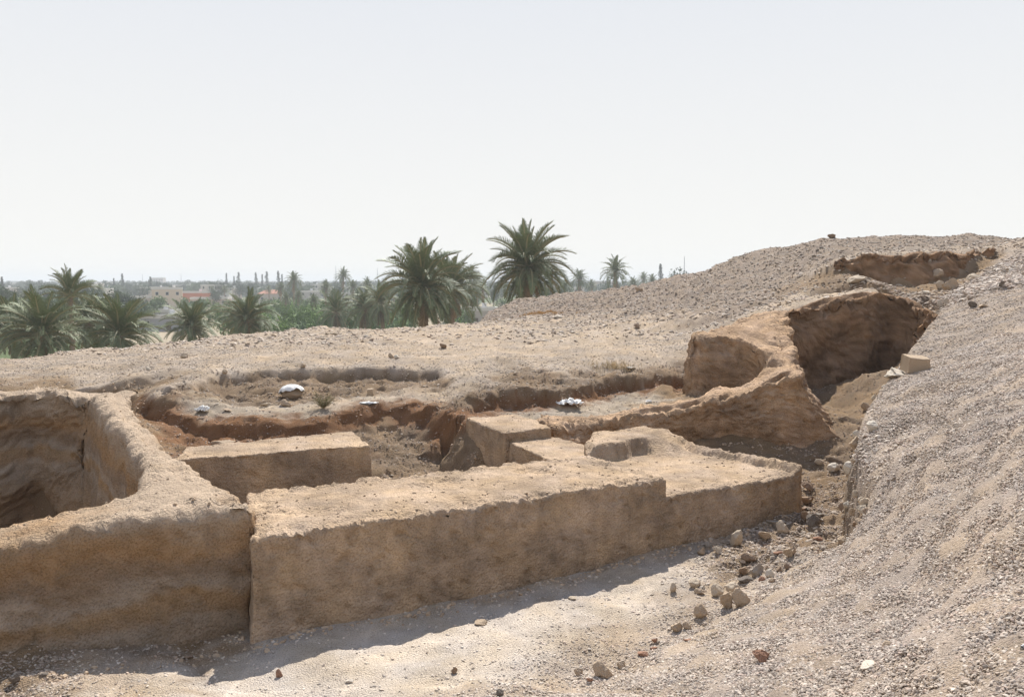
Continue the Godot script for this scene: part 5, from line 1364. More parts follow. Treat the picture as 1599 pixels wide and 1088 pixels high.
const STONES := [
	["upright_stone", 2.64, -10.22, 0.140, 0.213, 1, 0, "upright pale stone standing at the foot of the long mud wall"],
	["limestone_chunk", 3.29, -10.56, 0.167, 0.152, 0, 0, "pale blocky stone in front of the grey slab by the platform foot"],
	["stone_slab", 3.27, -10.87, 0.203, 0.117, 2, 6, "grey slanted slab lying in the shadow of the platform wall"],
	["long_stone", 3.02, -10.41, 0.202, 0.090, 0, 1, "long low tan stone between the upright stone and the pale block"],
	["shadow_stone", 2.17, -9.94, 0.122, 0.086, 0, 1, "squat stone in the wall shadow, leftmost of the rubble"],
	["small_stone", 2.29, -10.17, 0.081, 0.066, 1, 6, "small round stone in the shade right against the wall foot"],
	["wedge_stone", 2.35, -9.88, 0.121, 0.078, 0, 0, "wedge stone on the shadow edge left of the upright stone"],
	["round_stone", 1.63, -8.78, 0.076, 0.095, 1, 0, "round pale cobble, leftmost on the sunlit plaster floor"],
	["oval_stone", 1.87, -8.85, 0.153, 0.083, 1, 0, "oval stone resting behind the small squared brick piece"],
	["brick_piece", 1.88, -8.67, 0.112, 0.062, 0, 1, "small squared tan brick piece in front of the oval stone"],
	["round_boulder", 2.04, -8.61, 0.136, 0.124, 1, 0, "rounded boulder, left one of the tight cluster of four"],
	["front_boulder", 2.03, -8.18, 0.159, 0.170, 0, 1, "rough tan boulder, front left of the tight cluster of four"],
	["rear_boulder", 2.20, -8.62, 0.149, 0.099, 1, 0, "smooth pale boulder, rearmost of the tight cluster of four"],
	["split_boulder", 2.16, -8.12, 0.181, 0.175, 0, 1, "largest cracked boulder, right one of the tight cluster of four"],
	["lumpy_stone", 1.76, -8.07, 0.128, 0.116, 1, 1, "lumpy stone alone below the tight boulder cluster"],
	["brown_stone", 2.44, -9.17, 0.119, 0.086, 0, 2, "dark brown stone left of the grey pointed one in the rubble"],
	["pointed_stone", 2.56, -9.07, 0.157, 0.137, 0, 6, "grey pointed stone on top of the middle rubble heap"],
	["dark_slab", 2.38, -8.86, 0.166, 0.070, 2, 3, "dark cracked slab at the front of the middle rubble heap"],
	["white_cobble", 2.63, -8.84, 0.095, 0.083, 1, 5, "bright white cobble right of the middle rubble heap"],
	["pink_cobble", 2.53, -8.78, 0.082, 0.051, 1, 4, "pinkish cobble below the bright white cobble"],
	["tan_pebble", 2.59, -8.62, 0.062, 0.044, 1, 1, "small tan pebble touching the bright white cobble"],
	["clod", 2.61, -9.55, 0.178, 0.089, 0, 2, "crumbly brown clod behind the middle rubble heap"],
	["reddish_slab", 2.90, -9.47, 0.116, 0.068, 2, 4, "thin reddish slab left of the angular brown stone"],
	["angular_stone", 2.99, -9.34, 0.141, 0.114, 0, 1, "angular stone right of the thin reddish slab"],
	["rubble_stone", 2.79, -9.04, 0.078, 0.059, 0, 2, "brown stone on the bank edge above the white cobble"],
	["rubble_stone", 2.88, -9.05, 0.078, 0.059, 0, 2, "second brown stone up the bank edge above the white cobble"],
	["grey_wedge", 3.71, -10.73, 0.185, 0.139, 0, 3, "dark grey wedge stone in the trench before the platform corner"],
	["trench_stone", 3.68, -10.98, 0.119, 0.111, 0, 2, "brown stone left of the dark grey wedge"],
	["trench_slab", 3.89, -10.99, 0.142, 0.087, 2, 6, "flat grey stone behind the dark grey wedge"],
	["trench_stone", 3.61, -10.27, 0.118, 0.067, 2, 4, "reddish stone in front of the dark grey wedge"],
	["earth_clod", 4.23, -12.45, 0.197, 0.125, 0, 2, "brown clod beside the right corner of the platform"],
	["earth_clod", 4.01, -11.88, 0.205, 0.102, 0, 2, "crumbled clod below the right corner of the platform"],
	["chalky_stone", 4.92, -13.36, 0.192, 0.135, 1, 5, "chalky round stone in the narrow trench behind the platform"],
	["chalky_stone", 4.83, -13.77, 0.139, 0.089, 1, 0, "pale stone left of the chalky round stone behind the platform"],
	["dark_red_stone", 1.75, -6.01, 0.117, 0.078, 0, 4, "dark red angular stone lying alone on the gravel bank"],
	["gravel_cobble", 2.24, -5.15, 0.063, 0.037, 1, 1, "tan cobble above the white flake on the gravel bank"],
	["plaster_flake", 2.02, -4.82, 0.145, 0.104, 2, 5, "long white plaster flake lying on the gravel bank"],
	["conglomerate_lump", 0.73, -6.86, 0.177, 0.123, 0, 1, "rough lump of conglomerate at the edge of the gravel bank"],
	["edge_stone", 0.54, -6.94, 0.075, 0.055, 0, 1, "tan stone left of the conglomerate lump"],
	["edge_stone", 0.61, -6.75, 0.049, 0.034, 0, 4, "small red stone between the tan stone and the gravel edge"],
	["cracked_stone", 1.50, -7.86, 0.113, 0.079, 0, 1, "flaked stone on the gravel toe below the lone lumpy stone"],
	["cracked_stone", 1.60, -7.87, 0.091, 0.068, 0, 1, "flaked stone touching the gravel, right of the other flaked one"],
	["brick_sliver", 1.49, -7.29, 0.089, 0.031, 2, 4, "orange brick sliver lying on the gravel toe"],
	["toe_stone", 1.25, -7.55, 0.054, 0.038, 0, 4, "reddish stone on the floor left of the flaked stones"],
	["toe_stone", 1.22, -7.42, 0.069, 0.048, 2, 4, "flat reddish stone along the gravel toe"],
	["toe_slab", 1.11, -7.29, 0.094, 0.058, 2, 4, "reddish slab along the gravel toe right of the conglomerate lump"],
	["toe_stone", 0.90, -7.08, 0.071, 0.046, 0, 1, "tan stone just right of the conglomerate lump"],
	["pottery_sherd", 0.60, -8.61, 0.087, 0.056, 3, 0, "pale sherd on the shadow edge of the plaster floor"],
	["pottery_sherd", -0.29, -8.00, 0.121, 0.040, 3, 1, "curved orange sherd beside the long wall shadow"],
	["floor_stone", -1.89, -6.98, 0.065, 0.065, 0, 4, "dark red stone alone in front of the shadow corner"],
	["floor_cobble", -0.09, -6.34, 0.059, 0.046, 1, 3, "dark round cobble at the lower edge of the plaster floor"],
	["floor_chip", 0.16, -6.54, 0.047, 0.028, 2, 1, "tan chip right of the dark round cobble"],
	["floor_chip", -0.47, -6.97, 0.055, 0.050, 0, 2, "brown chip left of the dark round cobble"],
	["white_chip", -1.29, -6.82, 0.064, 0.039, 2, 5, "white chip on the floor below the long wall"],
	["wedged_pebble", -2.56, -8.16, 0.071, 0.094, 1, 5, "white pebble wedged in the corner between baulk and long wall"],
	["dark_clod", -3.89, -6.71, 0.082, 0.058, 0, 3, "dark clod on the sunlit dust, nearest the left frame edge"],
	["brown_clod", -2.79, -7.41, 0.080, 0.048, 2, 2, "brown clod beside the corner of the wall shadow"],
	["dark_clod", -3.70, -6.79, 0.068, 0.039, 2, 3, "dark flat clod right of the dark clod by the left edge"],
	["limestone_block", 5.68, -12.40, 0.338, 0.222, 4, 1, "squared tan stone block sitting on the gravel bank"],
	["white_slab", 5.52, -12.54, 0.484, 0.179, 2, 5, "flat white slab in front of the squared stone block"],
	["edge_cobble", 4.24, -10.31, 0.178, 0.119, 1, 5, "whitish cobble at the lip of the trench below the white slab"],
	["edge_cobble", 6.95, -17.28, 0.174, 0.174, 1, 0, "pale cobble at the trench lip just below the white slab"],
	["buried_boulder", 9.90, -25.58, 0.551, 0.202, 1, 0, "pale rounded boulder half buried on the ledge of the upper mound"],
	["fallen_stone", 13.69, -28.64, 0.412, 0.268, 1, 1, "tan stone, upper left of the heap in the upper pit"],
	["fallen_stone", 12.46, -25.27, 0.472, 0.363, 0, 1, "largest stone of the heap in the upper pit"],
	["fallen_stone", 12.64, -26.23, 0.264, 0.227, 1, 0, "small pale stone left of the largest in the upper pit"],
	["rim_stone", 13.63, -26.27, 0.416, 0.227, 1, 0, "rounded stone on the gravel rim right of the upper pit"],
	["grey_stone", 11.23, -20.39, 0.147, 0.147, 0, 3, "dark grey stone on the high gravel slope"],
	["white_boulder", 11.26, -24.09, 0.312, 0.121, 1, 5, "low white stone below the upper pit"],
	["standing_stone", 10.50, -21.74, 0.141, 0.235, 1, 5, "upright white stone at the head of the trench"],
	["standing_stone", 10.29, -21.00, 0.136, 0.212, 1, 0, "second upright stone leaning at the head of the trench"],
	["slope_stone", 8.70, -16.76, 0.193, 0.109, 0, 3, "dark stone of the row on the upper gravel slope"],
	["slope_stone", 8.70, -16.34, 0.235, 0.094, 2, 1, "long tan stone of the row on the upper gravel slope"],
	["field_stone", -2.63, -19.22, 0.152, 0.111, 0, 1, "brown one of two stones side by side on the open ground"],
	["field_stone", -2.50, -19.12, 0.124, 0.083, 1, 5, "white one of two stones side by side on the open ground"],
	["field_stone", -1.68, -21.47, 0.170, 0.108, 0, 2, "brown stone alone on the open ground before the big palms"],
	["field_stone", -7.23, -19.46, 0.182, 0.112, 0, 0, "pale stone on the ridge below the left palms"],
	["field_stone", -7.20, -17.45, 0.113, 0.075, 1, 5, "small white stone on the path above the earth baulk"],
	["rim_pebble", -5.60, -17.19, 0.124, 0.099, 1, 1, "tan stone on the rim of the rubbish pit"],
	["rim_pebble", -4.27, -18.01, 0.117, 0.078, 1, 1, "stone on the far rim above the white sack"],
	["half_buried_slab", 2.50, -18.53, 0.240, 0.067, 2, 5, "white slab half buried on the slope left of the tall earth pier"],
	["pit_stone", -4.08, -15.88, 0.206, 0.126, 0, 1, "tan stone in front of the white sack"],
	["pit_stone", -4.42, -15.76, 0.193, 0.102, 2, 0, "hollow pale stone left of the tan stone near the sack"],
	["pit_stone", -4.95, -15.32, 0.154, 0.066, 2, 1, "low stone on the pale floor right of the white plastic"],
	["brick_block", -2.70, -16.82, 0.133, 0.133, 4, 1, "small squared brick standing on the pale pit floor"],
	["bench_slab", -4.63, -14.17, 0.406, 0.081, 2, 1, "flat tan slab lying on the red soil behind the bench wall"],
	["mound_stone", 3.58, -25.25, 0.182, 0.127, 0, 2, "brown stone at the foot of the high mound"],
	["crest_stone", 5.98, -41.89, 0.362, 0.211, 0, 1, "tan stone on the crest below the lone distant palm"],
	["mound_chip", 1.66, -24.10, 0.139, 0.087, 2, 5, "white chip on the slope below the dry grass"],
	["grass_slab", 1.54, -30.40, 0.350, 0.109, 2, 5, "pale slab beside the dry grass patch"],
	["ridge_slab", -5.23, -26.11, 0.263, 0.056, 2, 5, "long pale slab flat on the ridge"],
	["summit_stone", 15.16, -42.32, 0.427, 0.183, 0, 2, "stone on the summit line of the high mound"],
]
const SPOT := {"sack": Vector2(-4.17, -16.69), "bag": Vector2(-5.34, -15.16), "rag": Vector2(1.07, -16.31), "paper": Vector2(2.57, -16.52), "strip": Vector2(-2.57, -15.74), "shrub": Vector2(-3.34, -15.56), "grass": Vector2(1.19, -36.14), "tuft": Vector2(2.16, -18.55)}
const PALMS := [
	["date_palm", "tallest lush date palm standing highest against the pale sky", 1.14, -74.00, 4.26, 3.58, [4, 8, 12, 13, 13, 13, 12, 10, 8], 3, true],
	["date_palm", "broad date palm with hanging brown bunches left of the tallest palm", -7.03, -72.00, 2.68, 3.48, [4, 8, 11, 12, 12, 12, 12, 12, 10], 5, true],
	["date_palm", "date palm half hidden behind the broad palm's right side", -6.06, -90.00, 2.29, 3.53, [4, 8, 10, 11, 11, 10, 9, 7, 5], 8, false],
	["date_palm", "big date palm nearest the left end of the ridge", -33.03, -62.00, -0.56, 2.94, [4, 8, 10, 11, 11, 10, 9, 7, 5], 11, true],
	["date_palm", "upright palm rising behind the big left palm", -39.76, -80.00, 1.82, 2.46, [4, 8, 9, 7, 5, 3, 2, 1, 0], 13, false],
	["date_palm", "arching date palm right of the big left palm", -29.67, -66.00, -0.85, 2.84, [5, 10, 12, 11, 10, 9, 7, 5, 4], 17, true],
	["date_palm", "round bushy palm between the arching palm and the orchard palm", -29.66, -82.00, -1.05, 2.46, [4, 8, 10, 11, 11, 10, 9, 7, 5], 19, true],
	["date_palm", "date palm with orange fruit stalks at the orchard's near edge", -27.14, -90.00, -0.82, 2.89, [4, 8, 10, 11, 11, 10, 9, 7, 5], 23, true],
	["date_palm", "palm peeking in behind the leftmost crown", -43.84, -78.00, -0.96, 2.78, [4, 8, 10, 11, 11, 10, 9, 7, 5], 29, false],
	["date_palm", "palm crown between the big left palm and the arching palm", -41.29, -86.00, -0.95, 2.78, [4, 8, 10, 11, 11, 10, 9, 7, 5], 31, false],
	["date_palm", "shaggy palm with a skirt of dry hanging fronds on the ridge line", -26.65, -135.00, -1.46, 3.21, [3, 5, 6, 6, 5, 5, 5, 6, 16], 37, true],
	["date_palm", "grey green palm right of the shaggy palm", -20.61, -125.00, -0.76, 3.10, [3, 5, 7, 8, 8, 7, 6, 5, 5], 41, false],
	["date_palm", "palm with a dry skirt just left of the broad palm", -17.44, -120.00, 0.27, 3.00, [2, 4, 6, 7, 6, 5, 5, 6, 12], 43, false],
]
const FAR_PALMS := [
	[23.52, -200.00, 12.71, "lone small palm rising clear above the crest left of the high mound"],
	[19.93, -260.00, 11.07, "darker palm left of the lone small palm on the skyline"],
	[-62.82, -330.00, 12.12, "tallest slender palm above the orchard skyline"],
	[-68.84, -280.00, 10.70, "~distant date palm at the left of the orchard"],
	[-78.34, -300.00, 8.11, "~distant date palm below the cypress row"],
	[-54.60, -260.00, 8.46, "~distant date palm behind the shaggy palm"],
	[-42.31, -210.00, 7.08, "~distant date palm behind the shaggy palm"],
	[-51.70, -290.00, 8.62, "~distant date palm above the grey house"],
	[-43.66, -270.00, 9.15, "~distant date palm left of the broad palm"],
	[-37.98, -220.00, 6.90, "~distant date palm above the grey house"],
	[-44.79, -200.00, 6.10, "~distant date palm behind the shaggy palm"],
	[-57.87, -240.00, 6.56, "~distant date palm at the left of the orchard"],
	[-58.80, -230.00, 6.00, "~distant date palm at the left of the orchard"],
	[-36.81, -260.00, 8.09, "~distant date palm left of the broad palm"],
	[-39.87, -300.00, 8.55, "~distant date palm left of the broad palm"],
	[-11.60, -250.00, 11.78, "~distant date palm between the two big palms"],
	[-10.59, -270.00, 10.31, "~distant date palm between the two big palms"],
	[-11.52, -230.00, 8.39, "~distant date palm between the two big palms"],
	[41.16, -300.00, 9.41, "~distant date palm near the high mound's foot"],
	[50.34, -320.00, 10.24, "~distant date palm near the high mound's foot"],
	[48.15, -290.00, 8.83, "~distant date palm near the high mound's foot"],
	[16.24, -280.00, 8.69, "~distant date palm right of the tallest palm"],
	[56.21, -380.00, 11.25, "~distant date palm near the high mound's foot"],
	[-7.05, -220.00, 8.49, "~distant date palm between the two big palms"],
	[29.83, -330.00, 8.80, "~distant date palm right of the tallest palm"],
	[-29.39, -190.00, 6.33, "~distant date palm left of the broad palm"],
	[-35.57, -190.00, 6.00, "~distant date palm above the grey house"],
	[-129.54, -400.00, 6.68, "~distant date palm below the cypress row"],
	[-142.07, -420.00, 6.48, "~distant date palm below the cypress row"],
	[-165.59, -430.00, 6.38, "~distant date palm behind the cream and orange houses"],
	[-139.30, -300.00, 7.68, "~distant date palm behind the cream and orange houses"],
	[-136.87, -250.00, 6.39, "~distant date palm left edge of the oasis"],
	[-147.97, -260.00, 6.21, "~distant date palm left edge of the oasis"],
	[-103.90, -380.00, 6.88, "~distant date palm below the cypress row"],
	[10.46, -240.00, 7.60, "~distant date palm right of the tallest palm"],
	[-10.96, -180.00, 7.59, "~distant date palm between the two big palms"],
]
const TREES := [
	["cypress_tree", -245.57, -560.00, 1.15, "tallest dark cypress left of the cream house", ""],
	["cypress_tree", -232.99, -520.00, 0.92, "second cypress close left of the tallest one", ""],
	["cypress_tree", -203.49, -500.00, 0.97, "slim single cypress just above the cream house", ""],
	["cypress_tree", -241.06, -420.00, 0.95, "dark cypress cut by the left frame edge", ""],
	["cypress_tree", -199.16, -620.00, 1.21, "stout cypress right of the orange house", ""],
	["cypress_tree", -196.83, -640.00, 1.26, "pointed cypress in the skyline row above the orchard", ""],
	["cypress_tree", -184.40, -640.00, 1.26, "narrow cypress in the middle of the skyline row", ""],
	["cypress_tree", -168.58, -600.00, 1.14, "shorter cypress of the close pair above the red roof", ""],
	["cypress_tree", -171.04, -620.00, 1.28, "taller cypress of the close pair above the red roof", ""],
	["cypress_tree", -147.23, -560.00, 1.27, "thick cypress near the right end of the skyline row", ""],
	["cypress_tree", -150.03, -580.00, 1.13, "thin cypress at the right end of the skyline row", ""],
	["cypress_tree", -12.89, -170.00, 1.12, "dark cypress showing over the broad palm's shoulder", ""],
	["cypress_tree", 80.23, -480.00, 1.49, "pale pointed tree by the foot of the high mound's skyline", ""],
	["cypress_tree", -187.61, -600.00, 1.04, "low cypress between the stout and the pointed one", ""],
	["shade_tree", 61.83, -330.00, 1.82, "leafy dark tree just left of the high mound's slope", ""],
	["shade_tree", -162.26, -480.00, 1.22, "rounded dark tree on the skyline right of the orange house", ""],
	["shade_tree", 59.47, -300.00, 1.57, "tree touching the outline of the high mound", ""],
	["citrus_tree", -47.82, -250.81, 1.15, "rounded green fruit tree in the back rows around the grey green palm", "rounded green fruit tree in the back rows around the grey green palm"],
	["citrus_tree", -60.79, -317.91, 1.21, "rounded green fruit tree in the back rows beside the shaggy palm", "rounded green fruit tree in the back rows beside the shaggy palm"],
	["citrus_tree", -34.22, -126.09, 1.22, "rounded green fruit tree in the front rows below the red roofed house", "rounded green fruit tree in the front rows below the red roofed house"],
	["citrus_tree", -36.94, -256.28, 0.81, "rounded green fruit tree in the back rows next to the broad palm", "rounded green fruit tree in the back rows next to the broad palm"],
	["citrus_tree", -73.30, -218.50, 1.02, "rounded green fruit tree in the back rows around the palm with orange stalks", "rounded green fruit tree in the back rows around the palm with orange stalks"],
	["citrus_tree", -53.93, -165.51, 1.21, "rounded green fruit tree in the front rows around the palm with orange stalks", "rounded green fruit tree in the front rows around the palm with orange stalks"],
	["citrus_tree", -101.34, -280.80, 1.15, "rounded green fruit tree in the back rows below the orange house", "rounded green fruit tree in the back rows below the orange house"],
	["citrus_tree", -33.86, -149.14, 0.81, "rounded green fruit tree in the front rows in the middle of the grove", "rounded green fruit tree in the front rows in the middle of the grove"],
	["citrus_tree", -18.39, -120.37, 0.85, "rounded green fruit tree in the front rows next to the broad palm", "rounded green fruit tree in the front rows next to the broad palm"],
	["citrus_tree", -19.88, -165.25, 1.19, "rounded green fruit tree in the front rows next to the broad palm", "rounded green fruit tree in the front rows next to the broad palm"],
	["citrus_tree", -22.85, -180.75, 1.02, "rounded green fruit tree in the front rows next to the broad palm", "rounded green fruit tree in the front rows next to the broad palm"],
	["citrus_tree", -91.22, -262.34, 1.22, "rounded green fruit tree in the back rows below the orange house", "rounded green fruit tree in the back rows below the orange house"],
	["citrus_tree", -33.11, -265.03, 1.20, "rounded green fruit tree in the back rows next to the broad palm", "rounded green fruit tree in the back rows next to the broad palm"],
	["citrus_tree", -55.18, -182.75, 0.83, "rounded green fruit tree in the front rows around the palm with orange stalks", "rounded green fruit tree in the front rows around the palm with orange stalks"],
	["citrus_tree", -42.38, -183.29, 0.75, "rounded green fruit tree in the front rows in the middle of the grove", "rounded green fruit tree in the front rows in the middle of the grove"],
	["citrus_tree", -81.01, -262.37, 0.90, "rounded green fruit tree in the back rows around the palm with orange stalks", "rounded green fruit tree in the back rows around the palm with orange stalks"],
	["citrus_tree", -77.93, -291.89, 0.91, "rounded green fruit tree in the back rows below the red roofed house", "rounded green fruit tree in the back rows below the red roofed house"],
	["citrus_tree", -44.55, -221.06, 0.78, "rounded green fruit tree in the back rows beside the shaggy palm", "rounded green fruit tree in the back rows beside the shaggy palm"],
	["citrus_tree", -130.20, -324.77, 1.12, "rounded green fruit tree in the back rows below the orange house", "rounded green fruit tree in the back rows below the orange house"],
	["citrus_tree", -119.65, -297.42, 1.14, "rounded green fruit tree in the back rows below the orange house", "rounded green fruit tree in the back rows below the orange house"],
	["citrus_tree", -46.94, -196.90, 0.75, "rounded green fruit tree in the front rows in the middle of the grove", "rounded green fruit tree in the front rows in the middle of the grove"],
	["citrus_tree", -112.24, -320.59, 1.13, "rounded green fruit tree in the back rows below the orange house", "rounded green fruit tree in the back rows below the orange house"],
	["citrus_tree", -41.64, -315.23, 0.92, "rounded green fruit tree in the back rows next to the broad palm", "rounded green fruit tree in the back rows next to the broad palm"],
	["citrus_tree", -49.43, -194.51, 1.14, "rounded green fruit tree in the front rows below the red roofed house", "rounded green fruit tree in the front rows below the red roofed house"],
	["citrus_tree", -26.93, -142.69, 1.15, "rounded green fruit tree in the front rows around the grey green palm", "rounded green fruit tree in the front rows around the grey green palm"],
	["citrus_tree", -119.27, -300.54, 1.22, "rounded green fruit tree in the back rows below the orange house", "rounded green fruit tree in the back rows below the orange house"],
	["citrus_tree", -42.85, -139.15, 1.06, "rounded green fruit tree in the front rows around the palm with orange stalks", "rounded green fruit tree in the front rows around the palm with orange stalks"],
	["citrus_tree", -96.40, -312.80, 1.21, "rounded green fruit tree in the back rows around the palm with orange stalks", "rounded green fruit tree in the back rows around the palm with orange stalks"],
	["citrus_tree", -74.15, -234.48, 0.91, "rounded green fruit tree in the back rows around the palm with orange stalks", "rounded green fruit tree in the back rows around the palm with orange stalks"],
	["citrus_tree", -31.17, -151.26, 1.25, "rounded green fruit tree in the front rows beside the shaggy palm", "rounded green fruit tree in the front rows beside the shaggy palm"],
	["citrus_tree", -82.31, -327.21, 0.95, "rounded green fruit tree in the back rows in the middle of the grove", "rounded green fruit tree in the back rows in the middle of the grove"],
	["citrus_tree", -39.73, -169.84, 1.16, "rounded green fruit tree in the front rows in the middle of the grove", "rounded green fruit tree in the front rows in the middle of the grove"],
	["citrus_tree", -61.31, -215.69, 0.78, "rounded green fruit tree in the back rows below the red roofed house", "rounded green fruit tree in the back rows below the red roofed house"],
	["citrus_tree", -124.33, -312.37, 1.00, "rounded green fruit tree in the back rows below the orange house", "rounded green fruit tree in the back rows below the orange house"],
	["citrus_tree", -109.37, -296.07, 1.12, "rounded green fruit tree in the back rows below the orange house", "rounded green fruit tree in the back rows below the orange house"],
	["citrus_tree", -71.32, -319.46, 1.14, "rounded green fruit tree in the back rows beside the shaggy palm", "rounded green fruit tree in the back rows beside the shaggy palm"],
	["citrus_tree", -39.94, -142.39, 0.82, "rounded green fruit tree in the front rows below the red roofed house", "rounded green fruit tree in the front rows below the red roofed house"],
	["citrus_tree", -95.57, -297.39, 0.98, "rounded green fruit tree in the back rows around the palm with orange stalks", "rounded green fruit tree in the back rows around the palm with orange stalks"],
	["citrus_tree", -52.24, -329.85, 1.24, "rounded green fruit tree in the back rows around the grey green palm", "rounded green fruit tree in the back rows around the grey green palm"],
	["citrus_tree", -57.00, -215.24, 1.11, "rounded green fruit tree in the back rows below the red roofed house", "rounded green fruit tree in the back rows below the red roofed house"],
	["citrus_tree", -71.14, -220.60, 0.95, "rounded green fruit tree in the back rows around the palm with orange stalks", "rounded green fruit tree in the back rows around the palm with orange stalks"],
	["citrus_tree", -44.83, -150.77, 1.24, "rounded green fruit tree in the front rows around the palm with orange stalks", "rounded green fruit tree in the front rows around the palm with orange stalks"],
	["citrus_tree", -72.11, -321.56, 1.00, "rounded green fruit tree in the back rows in the middle of the grove", "rounded green fruit tree in the back rows in the middle of the grove"],
	["citrus_tree", -31.70, -177.19, 1.18, "rounded green fruit tree in the front rows around the grey green palm", "rounded green fruit tree in the front rows around the grey green palm"],
	["citrus_tree", -34.81, -195.88, 1.14, "rounded green fruit tree in the front rows around the grey green palm", "rounded green fruit tree in the front rows around the grey green palm"],
	["citrus_tree", -56.74, -265.87, 1.13, "rounded green fruit tree in the back rows beside the shaggy palm", "rounded green fruit tree in the back rows beside the shaggy palm"],
	["citrus_tree", -39.57, -196.32, 0.89, "rounded green fruit tree in the front rows beside the shaggy palm", "rounded green fruit tree in the front rows beside the shaggy palm"],
	["citrus_tree", -40.51, -221.99, 1.10, "rounded green fruit tree in the back rows around the grey green palm", "rounded green fruit tree in the back rows around the grey green palm"],
	["citrus_tree", -23.82, -181.71, 1.07, "rounded green fruit tree in the front rows next to the broad palm", "rounded green fruit tree in the front rows next to the broad palm"],
	["citrus_tree", -78.51, -234.87, 1.09, "rounded green fruit tree in the back rows around the palm with orange stalks", "rounded green fruit tree in the back rows around the palm with orange stalks"],
	["citrus_tree", -36.66, -217.22, 1.07, "rounded green fruit tree in the back rows around the grey green palm", "rounded green fruit tree in the back rows around the grey green palm"],
	["citrus_tree", -87.93, -287.50, 1.07, "rounded green fruit tree in the back rows around the palm with orange stalks", "rounded green fruit tree in the back rows around the palm with orange stalks"],
	["citrus_tree", -45.48, -274.94, 0.93, "rounded green fruit tree in the back rows around the grey green palm", "rounded green fruit tree in the back rows around the grey green palm"],
	["citrus_tree", -45.50, -297.00, 1.09, "rounded green fruit tree in the back rows next to the broad palm", "rounded green fruit tree in the back rows next to the broad palm"],
	["citrus_tree", -48.09, -239.99, 0.83, "rounded green fruit tree in the back rows beside the shaggy palm", "rounded green fruit tree in the back rows beside the shaggy palm"],
	["citrus_tree", -55.55, -267.54, 1.11, "rounded green fruit tree in the back rows beside the shaggy palm", "rounded green fruit tree in the back rows beside the shaggy palm"],
	["citrus_tree", -38.31, -248.74, 1.08, "rounded green fruit tree in the back rows next to the broad palm", "rounded green fruit tree in the back rows next to the broad palm"],
	["citrus_tree", -40.04, -258.27, 1.11, "rounded green fruit tree in the back rows around the grey green palm", "rounded green fruit tree in the back rows around the grey green palm"],
	["citrus_tree", -67.54, -266.61, 1.07, "rounded green fruit tree in the back rows below the red roofed house", "rounded green fruit tree in the back rows below the red roofed house"],
	["citrus_tree", -40.13, -159.20, 0.82, "rounded green fruit tree in the front rows in the middle of the grove", "rounded green fruit tree in the front rows in the middle of the grove"],
	["citrus_tree", -46.02, -250.33, 0.87, "rounded green fruit tree in the back rows around the grey green palm", "rounded green fruit tree in the back rows around the grey green palm"],
	["citrus_tree", -43.49, -197.35, 0.96, "rounded green fruit tree in the front rows beside the shaggy palm", "rounded green fruit tree in the front rows beside the shaggy palm"],
	["citrus_tree", -35.27, -156.13, 1.06, "rounded green fruit tree in the front rows in the middle of the grove", "rounded green fruit tree in the front rows in the middle of the grove"],
	["citrus_tree", -57.72, -248.75, 1.23, "rounded green fruit tree in the back rows in the middle of the grove", "rounded green fruit tree in the back rows in the middle of the grove"],
	["citrus_tree", -38.42, -259.19, 0.93, "rounded green fruit tree in the back rows next to the broad palm", "rounded green fruit tree in the back rows next to the broad palm"],
	["citrus_tree", -60.14, -312.73, 1.23, "rounded green fruit tree in the back rows beside the shaggy palm", "rounded green fruit tree in the back rows beside the shaggy palm"],
	["citrus_tree", -20.12, -150.16, 0.80, "rounded green fruit tree in the front rows next to the broad palm", "rounded green fruit tree in the front rows next to the broad palm"],
	["citrus_tree", -68.66, -257.01, 1.20, "rounded green fruit tree in the back rows below the red roofed house", "rounded green fruit tree in the back rows below the red roofed house"],
	["citrus_tree", -50.29, -199.55, 1.24, "rounded green fruit tree in the front rows in the middle of the grove", "rounded green fruit tree in the front rows in the middle of the grove"],
	["citrus_tree", -32.77, -251.29, 0.88, "rounded green fruit tree in the back rows next to the broad palm", "rounded green fruit tree in the back rows next to the broad palm"],
	["citrus_tree", -44.64, -204.26, 1.24, "rounded green fruit tree in the front rows beside the shaggy palm", "rounded green fruit tree in the front rows beside the shaggy palm"],
	["citrus_tree", -35.46, -170.72, 1.06, "rounded green fruit tree in the front rows beside the shaggy palm", "rounded green fruit tree in the front rows beside the shaggy palm"],
	["citrus_tree", -44.68, -290.56, 0.76, "rounded green fruit tree in the back rows next to the broad palm", "rounded green fruit tree in the back rows next to the broad palm"],
	["citrus_tree", -35.82, -282.92, 0.87, "rounded green fruit tree in the back rows next to the broad palm", "rounded green fruit tree in the back rows next to the broad palm"],
	["citrus_tree", -42.56, -230.69, 1.07, "rounded green fruit tree in the back rows around the grey green palm", "rounded green fruit tree in the back rows around the grey green palm"],
	["citrus_tree", -75.72, -279.27, 0.90, "rounded green fruit tree in the back rows below the red roofed house", "rounded green fruit tree in the back rows below the red roofed house"],
	["citrus_tree", -57.51, -240.08, 0.98, "rounded green fruit tree in the back rows in the middle of the grove", "rounded green fruit tree in the back rows in the middle of the grove"],
	["citrus_tree", -29.29, -156.19, 0.88, "rounded green fruit tree in the front rows around the grey green palm", "rounded green fruit tree in the front rows around the grey green palm"],
	["citrus_tree", -32.77, -242.75, 0.76, "rounded green fruit tree in the back rows next to the broad palm", "rounded green fruit tree in the back rows next to the broad palm"],
	["citrus_tree", -51.44, -270.39, 1.07, "rounded green fruit tree in the back rows around the grey green palm", "rounded green fruit tree in the back rows around the grey green palm"],
	["citrus_tree", -48.49, -216.62, 1.18, "rounded green fruit tree in the back rows in the middle of the grove", "rounded green fruit tree in the back rows in the middle of the grove"],
